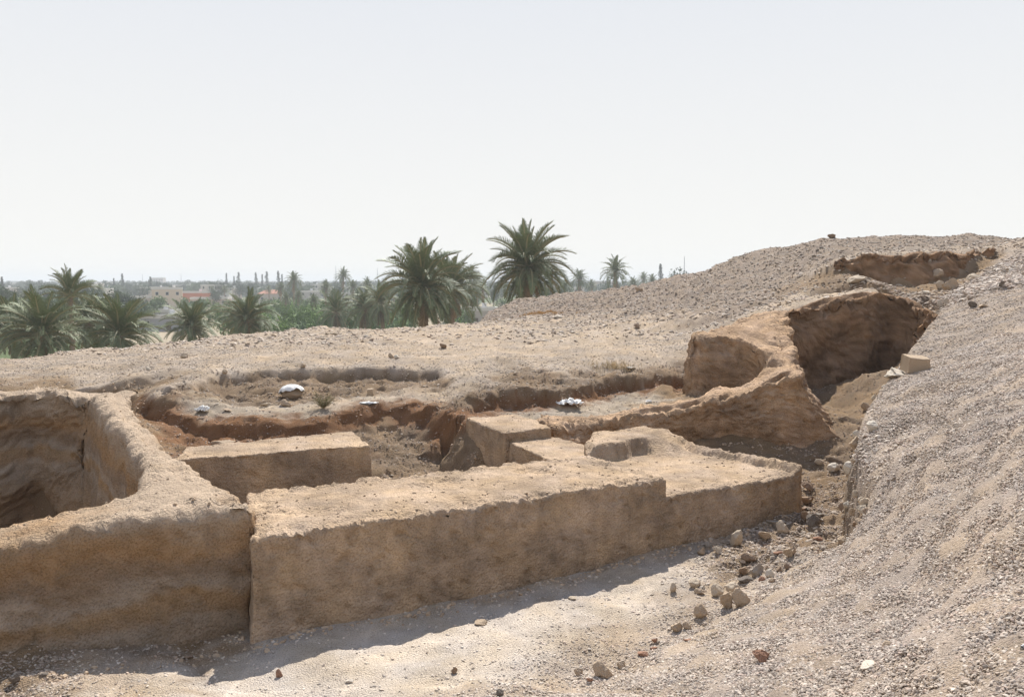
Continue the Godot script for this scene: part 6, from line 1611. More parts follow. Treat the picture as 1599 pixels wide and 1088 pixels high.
	["citrus_tree", -23.42, -161.23, 1.17, "rounded green fruit tree in the front rows next to the broad palm", "rounded green fruit tree in the front rows next to the broad palm"],
	["citrus_tree", -68.25, -282.72, 1.21, "rounded green fruit tree in the back rows in the middle of the grove", "rounded green fruit tree in the back rows in the middle of the grove"],
	["citrus_tree", -45.73, -234.61, 0.92, "rounded green fruit tree in the back rows beside the shaggy palm", "rounded green fruit tree in the back rows beside the shaggy palm"],
	["citrus_tree", -23.99, -161.63, 0.87, "rounded green fruit tree in the front rows next to the broad palm", "rounded green fruit tree in the front rows next to the broad palm"],
	["citrus_tree", -26.96, -154.34, 1.11, "rounded green fruit tree in the front rows around the grey green palm", "rounded green fruit tree in the front rows around the grey green palm"],
	["citrus_tree", -26.60, -158.31, 1.17, "rounded green fruit tree in the front rows around the grey green palm", "rounded green fruit tree in the front rows around the grey green palm"],
	["citrus_tree", -33.51, -271.12, 0.82, "rounded green fruit tree in the back rows next to the broad palm", "rounded green fruit tree in the back rows next to the broad palm"],
	["citrus_tree", -67.40, -253.80, 0.96, "rounded green fruit tree in the back rows below the red roofed house", "rounded green fruit tree in the back rows below the red roofed house"],
	["citrus_tree", -47.88, -168.40, 0.94, "rounded green fruit tree in the front rows below the red roofed house", "rounded green fruit tree in the front rows below the red roofed house"],
	["citrus_tree", -23.62, -172.84, 0.97, "rounded green fruit tree in the front rows next to the broad palm", "rounded green fruit tree in the front rows next to the broad palm"],
	["citrus_tree", -63.60, -309.55, 0.94, "rounded green fruit tree in the back rows beside the shaggy palm", "rounded green fruit tree in the back rows beside the shaggy palm"],
	["citrus_tree", -68.28, -257.33, 1.00, "rounded green fruit tree in the back rows below the red roofed house", "rounded green fruit tree in the back rows below the red roofed house"],
	["citrus_tree", -35.49, -194.75, 1.03, "rounded green fruit tree in the front rows around the grey green palm", "rounded green fruit tree in the front rows around the grey green palm"],
	["citrus_tree", -34.65, -172.74, 0.87, "rounded green fruit tree in the front rows beside the shaggy palm", "rounded green fruit tree in the front rows beside the shaggy palm"],
	["citrus_tree", -70.62, -271.26, 1.08, "rounded green fruit tree in the back rows below the red roofed house", "rounded green fruit tree in the back rows below the red roofed house"],
	["citrus_tree", -47.24, -171.21, 1.05, "rounded green fruit tree in the front rows below the red roofed house", "rounded green fruit tree in the front rows below the red roofed house"],
	["citrus_tree", -42.44, -204.96, 1.15, "rounded green fruit tree in the front rows beside the shaggy palm", "rounded green fruit tree in the front rows beside the shaggy palm"],
	["citrus_tree", -49.63, -175.64, 1.23, "rounded green fruit tree in the front rows below the red roofed house", "rounded green fruit tree in the front rows below the red roofed house"],
	["citrus_tree", -85.63, -315.36, 1.08, "rounded green fruit tree in the back rows below the red roofed house", "rounded green fruit tree in the back rows below the red roofed house"],
	["citrus_tree", -38.16, -210.23, 0.87, "rounded green fruit tree in the front rows around the grey green palm", "rounded green fruit tree in the front rows around the grey green palm"],
	["citrus_tree", -49.66, -215.58, 0.82, "rounded green fruit tree in the back rows in the middle of the grove", "rounded green fruit tree in the back rows in the middle of the grove"],
	["citrus_tree", -33.49, -223.68, 1.18, "rounded green fruit tree in the back rows next to the broad palm", "rounded green fruit tree in the back rows next to the broad palm"],
	["citrus_tree", -52.59, -275.83, 0.95, "rounded green fruit tree in the back rows around the grey green palm", "rounded green fruit tree in the back rows around the grey green palm"],
	["citrus_tree", -23.65, -150.07, 0.99, "rounded green fruit tree in the front rows around the grey green palm", "rounded green fruit tree in the front rows around the grey green palm"],
	["citrus_tree", -49.55, -229.15, 0.80, "rounded green fruit tree in the back rows beside the shaggy palm", "rounded green fruit tree in the back rows beside the shaggy palm"],
	["citrus_tree", -23.97, -175.86, 0.88, "rounded green fruit tree in the front rows next to the broad palm", "rounded green fruit tree in the front rows next to the broad palm"],
	["citrus_tree", -32.15, -155.46, 1.21, "rounded green fruit tree in the front rows beside the shaggy palm", "rounded green fruit tree in the front rows beside the shaggy palm"],
	["citrus_tree", -45.08, -264.55, 0.99, "rounded green fruit tree in the back rows around the grey green palm", "rounded green fruit tree in the back rows around the grey green palm"],
	["citrus_tree", -34.67, -199.49, 1.09, "rounded green fruit tree in the front rows around the grey green palm", "rounded green fruit tree in the front rows around the grey green palm"],
	["citrus_tree", -39.56, -154.24, 0.87, "rounded green fruit tree in the front rows below the red roofed house", "rounded green fruit tree in the front rows below the red roofed house"],
	["citrus_tree", -25.40, -211.92, 0.91, "rounded green fruit tree in the front rows next to the broad palm", "rounded green fruit tree in the front rows next to the broad palm"],
	["citrus_tree", -44.21, -272.05, 0.83, "rounded green fruit tree in the back rows around the grey green palm", "rounded green fruit tree in the back rows around the grey green palm"],
	["citrus_tree", -32.65, -259.80, 0.97, "rounded green fruit tree in the back rows next to the broad palm", "rounded green fruit tree in the back rows next to the broad palm"],
	["citrus_tree", -79.46, -282.47, 0.96, "rounded green fruit tree in the back rows below the red roofed house", "rounded green fruit tree in the back rows below the red roofed house"],
	["citrus_tree", -27.87, -238.22, 0.93, "rounded green fruit tree in the back rows next to the broad palm", "rounded green fruit tree in the back rows next to the broad palm"],
	["citrus_tree", -20.14, -159.14, 0.87, "rounded green fruit tree in the front rows next to the broad palm", "rounded green fruit tree in the front rows next to the broad palm"],
	["citrus_tree", -54.43, -193.42, 0.95, "rounded green fruit tree in the front rows below the red roofed house", "rounded green fruit tree in the front rows below the red roofed house"],
	["citrus_tree", -61.56, -236.47, 0.95, "rounded green fruit tree in the back rows below the red roofed house", "rounded green fruit tree in the back rows below the red roofed house"],
	["citrus_tree", -55.06, -295.65, 0.86, "rounded green fruit tree in the back rows around the grey green palm", "rounded green fruit tree in the back rows around the grey green palm"],
	["citrus_tree", -50.91, -247.14, 0.94, "rounded green fruit tree in the back rows beside the shaggy palm", "rounded green fruit tree in the back rows beside the shaggy palm"],
	["citrus_tree", -26.41, -202.29, 0.97, "rounded green fruit tree in the front rows next to the broad palm", "rounded green fruit tree in the front rows next to the broad palm"],
	["citrus_tree", -55.13, -202.99, 0.79, "rounded green fruit tree in the front rows below the red roofed house", "rounded green fruit tree in the front rows below the red roofed house"],
	["citrus_tree", -40.73, -172.07, 0.79, "rounded green fruit tree in the front rows in the middle of the grove", "rounded green fruit tree in the front rows in the middle of the grove"],
	["citrus_tree", -39.89, -160.45, 1.10, "rounded green fruit tree in the front rows in the middle of the grove", "rounded green fruit tree in the front rows in the middle of the grove"],
	["citrus_tree", -60.83, -221.50, 0.91, "rounded green fruit tree in the back rows below the red roofed house", "rounded green fruit tree in the back rows below the red roofed house"],
	["citrus_tree", -34.88, -261.20, 1.13, "rounded green fruit tree in the back rows next to the broad palm", "rounded green fruit tree in the back rows next to the broad palm"],
	["citrus_tree", -38.58, -261.43, 1.23, "rounded green fruit tree in the back rows next to the broad palm", "rounded green fruit tree in the back rows next to the broad palm"],
	["citrus_tree", -70.49, -288.05, 0.94, "rounded green fruit tree in the back rows in the middle of the grove", "rounded green fruit tree in the back rows in the middle of the grove"],
	["citrus_tree", -34.25, -198.54, 0.78, "rounded green fruit tree in the front rows around the grey green palm", "rounded green fruit tree in the front rows around the grey green palm"],
	["citrus_tree", -45.55, -158.61, 0.82, "rounded green fruit tree in the front rows below the red roofed house", "rounded green fruit tree in the front rows below the red roofed house"],
	["citrus_tree", -31.54, -254.04, 0.87, "rounded green fruit tree in the back rows next to the broad palm", "rounded green fruit tree in the back rows next to the broad palm"],
	["citrus_tree", -35.54, -152.12, 1.04, "rounded green fruit tree in the front rows in the middle of the grove", "rounded green fruit tree in the front rows in the middle of the grove"],
	["citrus_tree", -66.09, -240.15, 0.84, "rounded green fruit tree in the back rows below the red roofed house", "rounded green fruit tree in the back rows below the red roofed house"],
	["citrus_tree", -35.93, -285.11, 0.81, "rounded green fruit tree in the back rows next to the broad palm", "rounded green fruit tree in the back rows next to the broad palm"],
	["citrus_tree", -47.11, -223.81, 0.97, "rounded green fruit tree in the back rows beside the shaggy palm", "rounded green fruit tree in the back rows beside the shaggy palm"],
	["citrus_tree", -62.29, -314.84, 1.05, "rounded green fruit tree in the back rows beside the shaggy palm", "rounded green fruit tree in the back rows beside the shaggy palm"],
	["citrus_tree", -34.62, -158.89, 1.24, "rounded green fruit tree in the front rows beside the shaggy palm", "rounded green fruit tree in the front rows beside the shaggy palm"],
	["citrus_tree", -62.02, -299.90, 0.95, "rounded green fruit tree in the back rows beside the shaggy palm", "rounded green fruit tree in the back rows beside the shaggy palm"],
	["citrus_tree", -62.99, -245.61, 0.93, "rounded green fruit tree in the back rows below the red roofed house", "rounded green fruit tree in the back rows below the red roofed house"],
	["citrus_tree", -44.17, -192.20, 1.24, "rounded green fruit tree in the front rows in the middle of the grove", "rounded green fruit tree in the front rows in the middle of the grove"],
	["citrus_tree", -39.86, -218.15, 0.82, "rounded green fruit tree in the back rows around the grey green palm", "rounded green fruit tree in the back rows around the grey green palm"],
	["citrus_tree", -51.03, -178.82, 0.80, "rounded green fruit tree in the front rows below the red roofed house", "rounded green fruit tree in the front rows below the red roofed house"],
	["citrus_tree", -73.32, -285.50, 0.91, "rounded green fruit tree in the back rows below the red roofed house", "rounded green fruit tree in the back rows below the red roofed house"],
	["citrus_tree", -52.02, -286.06, 0.94, "rounded green fruit tree in the back rows around the grey green palm", "rounded green fruit tree in the back rows around the grey green palm"],
	["citrus_tree", -34.15, -181.41, 0.94, "rounded green fruit tree in the front rows around the grey green palm", "rounded green fruit tree in the front rows around the grey green palm"],
	["citrus_tree", -56.03, -269.57, 0.95, "rounded green fruit tree in the back rows beside the shaggy palm", "rounded green fruit tree in the back rows beside the shaggy palm"],
	["citrus_tree", -34.44, -267.78, 1.09, "rounded green fruit tree in the back rows next to the broad palm", "rounded green fruit tree in the back rows next to the broad palm"],
	["citrus_tree", -57.18, -250.90, 1.09, "rounded green fruit tree in the back rows in the middle of the grove", "rounded green fruit tree in the back rows in the middle of the grove"],
	["citrus_tree", -45.87, -164.84, 0.93, "rounded green fruit tree in the front rows below the red roofed house", "rounded green fruit tree in the front rows below the red roofed house"],
	["citrus_tree", -33.49, -202.15, 1.21, "rounded green fruit tree in the front rows around the grey green palm", "rounded green fruit tree in the front rows around the grey green palm"],
	["citrus_tree", -77.67, -278.08, 1.08, "rounded green fruit tree in the back rows below the red roofed house", "rounded green fruit tree in the back rows below the red roofed house"],
	["citrus_tree", -49.85, -292.50, 1.12, "rounded green fruit tree in the back rows around the grey green palm", "rounded green fruit tree in the back rows around the grey green palm"],
	["citrus_tree", -78.85, -315.69, 1.02, "rounded green fruit tree in the back rows in the middle of the grove", "rounded green fruit tree in the back rows in the middle of the grove"],
	["citrus_tree", -33.33, -254.30, 0.94, "rounded green fruit tree in the back rows next to the broad palm", "rounded green fruit tree in the back rows next to the broad palm"],
	["citrus_tree", -52.73, -271.59, 0.94, "rounded green fruit tree in the back rows beside the shaggy palm", "rounded green fruit tree in the back rows beside the shaggy palm"],
	["citrus_tree", -46.53, -195.50, 1.06, "rounded green fruit tree in the front rows in the middle of the grove", "rounded green fruit tree in the front rows in the middle of the grove"],
	["citrus_tree", -50.49, -280.30, 0.86, "rounded green fruit tree in the back rows around the grey green palm", "rounded green fruit tree in the back rows around the grey green palm"],
	["citrus_tree", -43.46, -299.36, 1.11, "rounded green fruit tree in the back rows next to the broad palm", "rounded green fruit tree in the back rows next to the broad palm"],
	["citrus_tree", -60.31, -303.80, 0.90, "rounded green fruit tree in the back rows beside the shaggy palm", "rounded green fruit tree in the back rows beside the shaggy palm"],
	["citrus_tree", -22.02, -181.83, 0.77, "rounded green fruit tree in the front rows next to the broad palm", "rounded green fruit tree in the front rows next to the broad palm"],
	["citrus_tree", -33.59, -181.26, 0.85, "rounded green fruit tree in the front rows around the grey green palm", "rounded green fruit tree in the front rows around the grey green palm"],
	["citrus_tree", -46.55, -273.92, 0.78, "rounded green fruit tree in the back rows around the grey green palm", "rounded green fruit tree in the back rows around the grey green palm"],
	["citrus_tree", -25.05, -204.14, 1.18, "rounded green fruit tree in the front rows next to the broad palm", "rounded green fruit tree in the front rows next to the broad palm"],
	["citrus_tree", -67.53, -268.46, 1.17, "rounded green fruit tree in the back rows in the middle of the grove", "rounded green fruit tree in the back rows in the middle of the grove"],
	["citrus_tree", -42.32, -286.63, 1.11, "rounded green fruit tree in the back rows next to the broad palm", "rounded green fruit tree in the back rows next to the broad palm"],
	["citrus_tree", -57.00, -314.07, 0.80, "rounded green fruit tree in the back rows around the grey green palm", "rounded green fruit tree in the back rows around the grey green palm"],
	["citrus_tree", -56.04, -265.69, 1.12, "rounded green fruit tree in the back rows beside the shaggy palm", "rounded green fruit tree in the back rows beside the shaggy palm"],
	["citrus_tree", -41.88, -213.78, 0.81, "rounded green fruit tree in the front rows beside the shaggy palm", "rounded green fruit tree in the front rows beside the shaggy palm"],
	["citrus_tree", -40.08, -234.24, 1.23, "rounded green fruit tree in the back rows around the grey green palm", "rounded green fruit tree in the back rows around the grey green palm"],
	["citrus_tree", -42.98, -272.61, 0.90, "rounded green fruit tree in the back rows around the grey green palm", "rounded green fruit tree in the back rows around the grey green palm"],
	["citrus_tree", -63.17, -275.34, 1.21, "rounded green fruit tree in the back rows in the middle of the grove", "rounded green fruit tree in the back rows in the middle of the grove"],
	["citrus_tree", -54.72, -268.47, 1.14, "rounded green fruit tree in the back rows beside the shaggy palm", "rounded green fruit tree in the back rows beside the shaggy palm"],
	["citrus_tree", -68.38, -294.16, 1.01, "rounded green fruit tree in the back rows in the middle of the grove", "rounded green fruit tree in the back rows in the middle of the grove"],
	["citrus_tree", -65.81, -263.25, 0.79, "rounded green fruit tree in the back rows in the middle of the grove", "rounded green fruit tree in the back rows in the middle of the grove"],
	["citrus_tree", -42.33, -215.67, 1.22, "rounded green fruit tree in the back rows beside the shaggy palm", "rounded green fruit tree in the back rows beside the shaggy palm"],
	["citrus_tree", -22.42, -150.87, 1.13, "rounded green fruit tree in the front rows next to the broad palm", "rounded green fruit tree in the front rows next to the broad palm"],
	["citrus_tree", -12.03, -178.60, 0.93, "bushy green tree below the ridge between the two big palms", "bushy green tree below the ridge between the two big palms"],
	["citrus_tree", 6.54, -197.06, 1.06, "bushy green tree below the ridge behind the tallest palm", "bushy green tree below the ridge behind the tallest palm"],
	["citrus_tree", -1.43, -120.09, 1.29, "bushy green tree below the ridge between the two big palms", "bushy green tree below the ridge between the two big palms"],
	["citrus_tree", 11.19, -194.10, 0.84, "bushy green tree below the ridge behind the tallest palm", "bushy green tree below the ridge behind the tallest palm"],
	["citrus_tree", 31.00, -163.04, 1.14, "bushy green tree below the ridge near the high mound's foot", "bushy green tree below the ridge near the high mound's foot"],
	["citrus_tree", -11.83, -206.48, 1.00, "bushy green tree below the ridge between the two big palms", "bushy green tree below the ridge between the two big palms"],
	["citrus_tree", 12.23, -257.90, 1.10, "bushy green tree below the ridge behind the tallest palm", "bushy green tree below the ridge behind the tallest palm"],
	["citrus_tree", 29.60, -281.45, 1.12, "bushy green tree below the ridge around the lone small palm", "bushy green tree below the ridge around the lone small palm"],
	["citrus_tree", -7.63, -116.85, 1.18, "bushy green tree below the ridge between the two big palms", "bushy green tree below the ridge between the two big palms"],
	["citrus_tree", 31.67, -188.52, 1.21, "bushy green tree below the ridge near the high mound's foot", "bushy green tree below the ridge near the high mound's foot"],
	["citrus_tree", 9.09, -283.92, 1.30, "bushy green tree below the ridge behind the tallest palm", "bushy green tree below the ridge behind the tallest palm"],
	["citrus_tree", 43.85, -253.69, 0.87, "bushy green tree below the ridge near the high mound's foot", "bushy green tree below the ridge near the high mound's foot"],
	["citrus_tree", 11.36, -258.37, 1.29, "bushy green tree below the ridge behind the tallest palm", "bushy green tree below the ridge behind the tallest palm"],
	["citrus_tree", -3.70, -298.89, 1.01, "bushy green tree below the ridge between the two big palms", "bushy green tree below the ridge between the two big palms"],
	["citrus_tree", 9.21, -161.47, 0.94, "bushy green tree below the ridge behind the tallest palm", "bushy green tree below the ridge behind the tallest palm"],
	["citrus_tree", -8.99, -236.64, 0.88, "bushy green tree below the ridge between the two big palms", "bushy green tree below the ridge between the two big palms"],
	["citrus_tree", -10.16, -196.96, 0.99, "bushy green tree below the ridge between the two big palms", "bushy green tree below the ridge between the two big palms"],
	["citrus_tree", 47.98, -280.51, 0.90, "bushy green tree below the ridge near the high mound's foot", "bushy green tree below the ridge near the high mound's foot"],
	["citrus_tree", 17.64, -113.51, 1.28, "bushy green tree below the ridge near the high mound's foot", "bushy green tree below the ridge near the high mound's foot"],
	["citrus_tree", -7.71, -223.79, 0.92, "bushy green tree below the ridge between the two big palms", "bushy green tree below the ridge between the two big palms"],
	["citrus_tree", 52.81, -284.83, 0.82, "bushy green tree below the ridge near the high mound's foot", "bushy green tree below the ridge near the high mound's foot"],
	["citrus_tree", 6.66, -145.11, 0.93, "bushy green tree below the ridge behind the tallest palm", "bushy green tree below the ridge behind the tallest palm"],
	["citrus_tree", 7.72, -253.24, 1.19, "bushy green tree below the ridge behind the tallest palm", "bushy green tree below the ridge behind the tallest palm"],
	["citrus_tree", 9.77, -138.88, 1.29, "bushy green tree below the ridge behind the tallest palm", "bushy green tree below the ridge behind the tallest palm"],
	["citrus_tree", -11.47, -243.38, 0.86, "bushy green tree below the ridge between the two big palms", "bushy green tree below the ridge between the two big palms"],
	["citrus_tree", 7.21, -232.27, 0.98, "bushy green tree below the ridge behind the tallest palm", "bushy green tree below the ridge behind the tallest palm"],
	["citrus_tree", 17.62, -200.76, 1.28, "bushy green tree below the ridge around the lone small palm", "bushy green tree below the ridge around the lone small palm"],
	["citrus_tree", 13.11, -155.77, 0.93, "bushy green tree below the ridge around the lone small palm", "bushy green tree below the ridge around the lone small palm"],
	["citrus_tree", 27.52, -213.62, 0.87, "bushy green tree below the ridge around the lone small palm", "bushy green tree below the ridge around the lone small palm"],
	["citrus_tree", 24.53, -201.42, 0.80, "bushy green tree below the ridge around the lone small palm", "bushy green tree below the ridge around the lone small palm"],
	["citrus_tree", 11.05, -256.51, 1.05, "bushy green tree below the ridge behind the tallest palm", "bushy green tree below the ridge behind the tallest palm"],
	["citrus_tree", 32.93, -226.00, 0.83, "bushy green tree below the ridge near the high mound's foot", "bushy green tree below the ridge near the high mound's foot"],
	["citrus_tree", -12.58, -205.10, 0.99, "bushy green tree below the ridge between the two big palms", "bushy green tree below the ridge between the two big palms"],
	["citrus_tree", -11.59, -175.69, 0.95, "bushy green tree below the ridge between the two big palms", "bushy green tree below the ridge between the two big palms"],
	["shade_tree", -129.27, -271.51, 1.12, "nearer dark leafy tree between the upright and arching palms", "nearer dark leafy tree between the upright and arching palms"],
	["shade_tree", -125.23, -250.02, 1.02, "nearer dark leafy tree behind the upright palm", "nearer dark leafy tree behind the upright palm"],
	["shade_tree", -168.31, -403.07, 1.14, "farther dark leafy tree right of the arching palm", "farther dark leafy tree right of the arching palm"],
	["shade_tree", -132.65, -231.48, 1.12, "nearer dark leafy tree at the left frame edge", "nearer dark leafy tree at the left frame edge"],
	["shade_tree", -88.36, -170.89, 1.03, "nearer dark leafy tree behind the upright palm", "nearer dark leafy tree behind the upright palm"],
	["shade_tree", -154.86, -292.76, 1.12, "farther dark leafy tree behind the upright palm", "farther dark leafy tree behind the upright palm"],
	["shade_tree", -114.61, -230.79, 1.07, "nearer dark leafy tree between the upright and arching palms", "nearer dark leafy tree between the upright and arching palms"],
	["shade_tree", -100.46, -187.26, 0.92, "nearer dark leafy tree behind the upright palm", "nearer dark leafy tree behind the upright palm"],
	["shade_tree", -171.07, -302.80, 0.90, "farther dark leafy tree at the left frame edge", "farther dark leafy tree at the left frame edge"],
	["shade_tree", -97.81, -166.15, 0.85, "nearer dark leafy tree at the left frame edge", "nearer dark leafy tree at the left frame edge"],
	["shade_tree", -78.18, -188.82, 0.82, "nearer dark leafy tree right of the arching palm", "nearer dark leafy tree right of the arching palm"],
	["shade_tree", -101.12, -224.45, 1.03, "nearer dark leafy tree right of the arching palm", "nearer dark leafy tree right of the arching palm"],
	["shade_tree", -97.47, -220.77, 0.98, "nearer dark leafy tree right of the arching palm", "nearer dark leafy tree right of the arching palm"],
	["shade_tree", -122.69, -254.93, 0.81, "nearer dark leafy tree between the upright and arching palms", "nearer dark leafy tree between the upright and arching palms"],
	["shade_tree", -95.54, -221.12, 0.90, "nearer dark leafy tree right of the arching palm", "nearer dark leafy tree right of the arching palm"],
	["shade_tree", -223.99, -392.27, 0.76, "farther dark leafy tree at the left frame edge", "farther dark leafy tree at the left frame edge"],
	["shade_tree", -75.33, -164.03, 0.95, "nearer dark leafy tree between the upright and arching palms", "nearer dark leafy tree between the upright and arching palms"],
	["shade_tree", -91.19, -152.60, 1.07, "nearer dark leafy tree at the left frame edge", "nearer dark leafy tree at the left frame edge"],
	["shade_tree", -122.78, -283.48, 0.72, "farther dark leafy tree right of the arching palm", "farther dark leafy tree right of the arching palm"],
	["shade_tree", -180.08, -308.99, 1.02, "farther dark leafy tree at the left frame edge", "farther dark leafy tree at the left frame edge"],
	["shade_tree", -152.68, -315.06, 0.80, "farther dark leafy tree between the upright and arching palms", "farther dark leafy tree between the upright and arching palms"],
	["shade_tree", -237.28, -406.24, 0.73, "farther dark leafy tree at the left frame edge", "farther dark leafy tree at the left frame edge"],
	["shade_tree", -196.70, -334.69, 0.73, "farther dark leafy tree at the left frame edge", "farther dark leafy tree at the left frame edge"],
	["shade_tree", -130.91, -274.28, 1.10, "nearer dark leafy tree between the upright and arching palms", "nearer dark leafy tree between the upright and arching palms"],
	["shade_tree", -204.15, -344.63, 0.99, "farther dark leafy tree at the left frame edge", "farther dark leafy tree at the left frame edge"],
	["shade_tree", -219.95, -377.78, 1.04, "farther dark leafy tree at the left frame edge", "farther dark leafy tree at the left frame edge"],
	["shade_tree", -120.22, -219.84, 0.70, "nearer dark leafy tree at the left frame edge", "nearer dark leafy tree at the left frame edge"],
	["shade_tree", -178.68, -354.72, 1.11, "farther dark leafy tree behind the upright palm", "farther dark leafy tree behind the upright palm"],
	["shade_tree", -158.60, -275.69, 0.80, "nearer dark leafy tree at the left frame edge", "nearer dark leafy tree at the left frame edge"],
	["shade_tree", -92.46, -221.11, 0.79, "nearer dark leafy tree right of the arching palm", "nearer dark leafy tree right of the arching palm"],
	["shade_tree", -93.18, -173.81, 0.74, "nearer dark leafy tree behind the upright palm", "nearer dark leafy tree behind the upright palm"],
	["shade_tree", -127.82, -264.80, 0.99, "nearer dark leafy tree between the upright and arching palms", "nearer dark leafy tree between the upright and arching palms"],
	["shade_tree", -114.09, -197.20, 0.92, "nearer dark leafy tree at the left frame edge", "nearer dark leafy tree at the left frame edge"],
	["shade_tree", -173.59, -335.54, 0.96, "farther dark leafy tree behind the upright palm", "farther dark leafy tree behind the upright palm"],
	["shade_tree", -228.78, -396.27, 0.82, "farther dark leafy tree at the left frame edge", "farther dark leafy tree at the left frame edge"],
	["shade_tree", -141.57, -283.32, 1.11, "farther dark leafy tree behind the upright palm", "farther dark leafy tree behind the upright palm"],
	["shade_tree", -142.35, -299.93, 0.89, "farther dark leafy tree between the upright and arching palms", "farther dark leafy tree between the upright and arching palms"],
	["shade_tree", -159.23, -361.76, 0.83, "farther dark leafy tree right of the arching palm", "farther dark leafy tree right of the arching palm"],
	["shade_tree", -99.35, -179.11, 0.86, "nearer dark leafy tree at the left frame edge", "nearer dark leafy tree at the left frame edge"],
	["shade_tree", -216.02, -390.22, 0.98, "farther dark leafy tree at the left frame edge", "farther dark leafy tree at the left frame edge"],
	["shade_tree", -71.90, -528.60, 0.86, "hazy town tree left of the broad palm, farther rows", "hazy town tree left of the broad palm, farther rows"],
	["shade_tree", -245.31, -568.66, 0.85, "hazy town tree around the tallest cypress, farther rows", "hazy town tree around the tallest cypress, farther rows"],
	["shade_tree", -99.58, -525.93, 1.09, "hazy town tree left of the broad palm, farther rows", "hazy town tree left of the broad palm, farther rows"],
	["shade_tree", -44.37, -345.45, 0.99, "hazy town tree left of the broad palm, nearer rows", "hazy town tree left of the broad palm, nearer rows"],
	["shade_tree", -130.07, -527.26, 0.93, "hazy town tree behind the pale house, farther rows", "hazy town tree behind the pale house, farther rows"],
	["shade_tree", -198.51, -456.59, 0.85, "hazy town tree around the tallest cypress, nearer rows", "hazy town tree around the tallest cypress, nearer rows"],
	["shade_tree", -87.52, -349.97, 1.01, "hazy town tree behind the pale house, nearer rows", "hazy town tree behind the pale house, nearer rows"],
	["shade_tree", -336.86, -599.60, 0.95, "hazy town tree behind the big left palm, farther rows", "hazy town tree behind the big left palm, farther rows"],
	["shade_tree", -54.84, -385.84, 1.20, "hazy town tree left of the broad palm, nearer rows", "hazy town tree left of the broad palm, nearer rows"],
	["shade_tree", -212.99, -607.87, 0.85, "hazy town tree behind the orange house, farther rows", "hazy town tree behind the orange house, farther rows"],
	["shade_tree", -222.12, -459.01, 0.81, "hazy town tree around the tallest cypress, nearer rows", "hazy town tree around the tallest cypress, nearer rows"],
	["shade_tree", -229.09, -505.14, 0.85, "hazy town tree around the tallest cypress, farther rows", "hazy town tree around the tallest cypress, farther rows"],
	["shade_tree", -71.83, -488.59, 1.27, "hazy town tree left of the broad palm, farther rows", "hazy town tree left of the broad palm, farther rows"],
	["shade_tree", -257.53, -474.50, 1.18, "hazy town tree behind the big left palm, nearer rows", "hazy town tree behind the big left palm, nearer rows"],
	["shade_tree", -122.69, -365.59, 0.84, "hazy town tree behind the orange house, nearer rows", "hazy town tree behind the orange house, nearer rows"],
	["shade_tree", -211.85, -636.04, 1.02, "hazy town tree behind the orange house, farther rows", "hazy town tree behind the orange house, farther rows"],
	["shade_tree", -136.40, -414.38, 1.29, "hazy town tree behind the orange house, nearer rows", "hazy town tree behind the orange house, nearer rows"],
	["shade_tree", -227.61, -462.64, 1.06, "hazy town tree behind the big left palm, nearer rows", "hazy town tree behind the big left palm, nearer rows"],
	["shade_tree", -251.87, -614.65, 1.12, "hazy town tree behind the cream house, farther rows", "hazy town tree behind the cream house, farther rows"],
	["shade_tree", -268.36, -614.81, 1.21, "hazy town tree around the tallest cypress, farther rows", "hazy town tree around the tallest cypress, farther rows"],
	["shade_tree", -259.46, -493.99, 0.83, "hazy town tree behind the big left palm, farther rows", "hazy town tree behind the big left palm, farther rows"],
	["shade_tree", -229.58, -621.09, 1.02, "hazy town tree behind the cream house, farther rows", "hazy town tree behind the cream house, farther rows"],
	["shade_tree", -195.51, -614.45, 1.05, "hazy town tree behind the orange house, farther rows", "hazy town tree behind the orange house, farther rows"],
	["shade_tree", -99.12, -418.08, 0.93, "hazy town tree behind the pale house, nearer rows", "hazy town tree behind the pale house, nearer rows"],
	["shade_tree", -109.56, -475.86, 1.10, "hazy town tree behind the pale house, nearer rows", "hazy town tree behind the pale house, nearer rows"],
	["shade_tree", -183.98, -371.60, 1.15, "hazy town tree behind the big left palm, nearer rows", "hazy town tree behind the big left palm, nearer rows"],
	["shade_tree", -301.79, -556.00, 1.30, "hazy town tree behind the big left palm, farther rows", "hazy town tree behind the big left palm, farther rows"],
	["shade_tree", -190.05, -371.35, 0.84, "hazy town tree behind the big left palm, nearer rows", "hazy town tree behind the big left palm, nearer rows"],
	["shade_tree", -138.84, -468.38, 1.23, "hazy town tree below the cypress row, nearer rows", "hazy town tree below the cypress row, nearer rows"],
	["shade_tree", -98.47, -380.58, 0.85, "hazy town tree below the cypress row, nearer rows", "hazy town tree below the cypress row, nearer rows"],
	["shade_tree", -240.51, -509.92, 0.98, "hazy town tree around the tallest cypress, farther rows", "hazy town tree around the tallest cypress, farther rows"],
	["shade_tree", -85.98, -346.27, 0.86, "hazy town tree behind the pale house, nearer rows", "hazy town tree behind the pale house, nearer rows"],
	["shade_tree", -244.53, -566.89, 1.10, "hazy town tree around the tallest cypress, farther rows", "hazy town tree around the tallest cypress, farther rows"],
	["shade_tree", -189.49, -528.12, 1.24, "hazy town tree behind the orange house, farther rows", "hazy town tree behind the orange house, farther rows"],
	["shade_tree", -281.24, -615.03, 0.97, "hazy town tree around the tallest cypress, farther rows", "hazy town tree around the tallest cypress, farther rows"],
	["shade_tree", -318.02, -601.85, 1.01, "hazy town tree behind the big left palm, farther rows", "hazy town tree behind the big left palm, farther rows"],
	["shade_tree", -57.97, -458.54, 0.86, "hazy town tree left of the broad palm, nearer rows", "hazy town tree left of the broad palm, nearer rows"],
	["shade_tree", -123.11, -533.07, 1.16, "hazy town tree behind the pale house, farther rows", "hazy town tree behind the pale house, farther rows"],
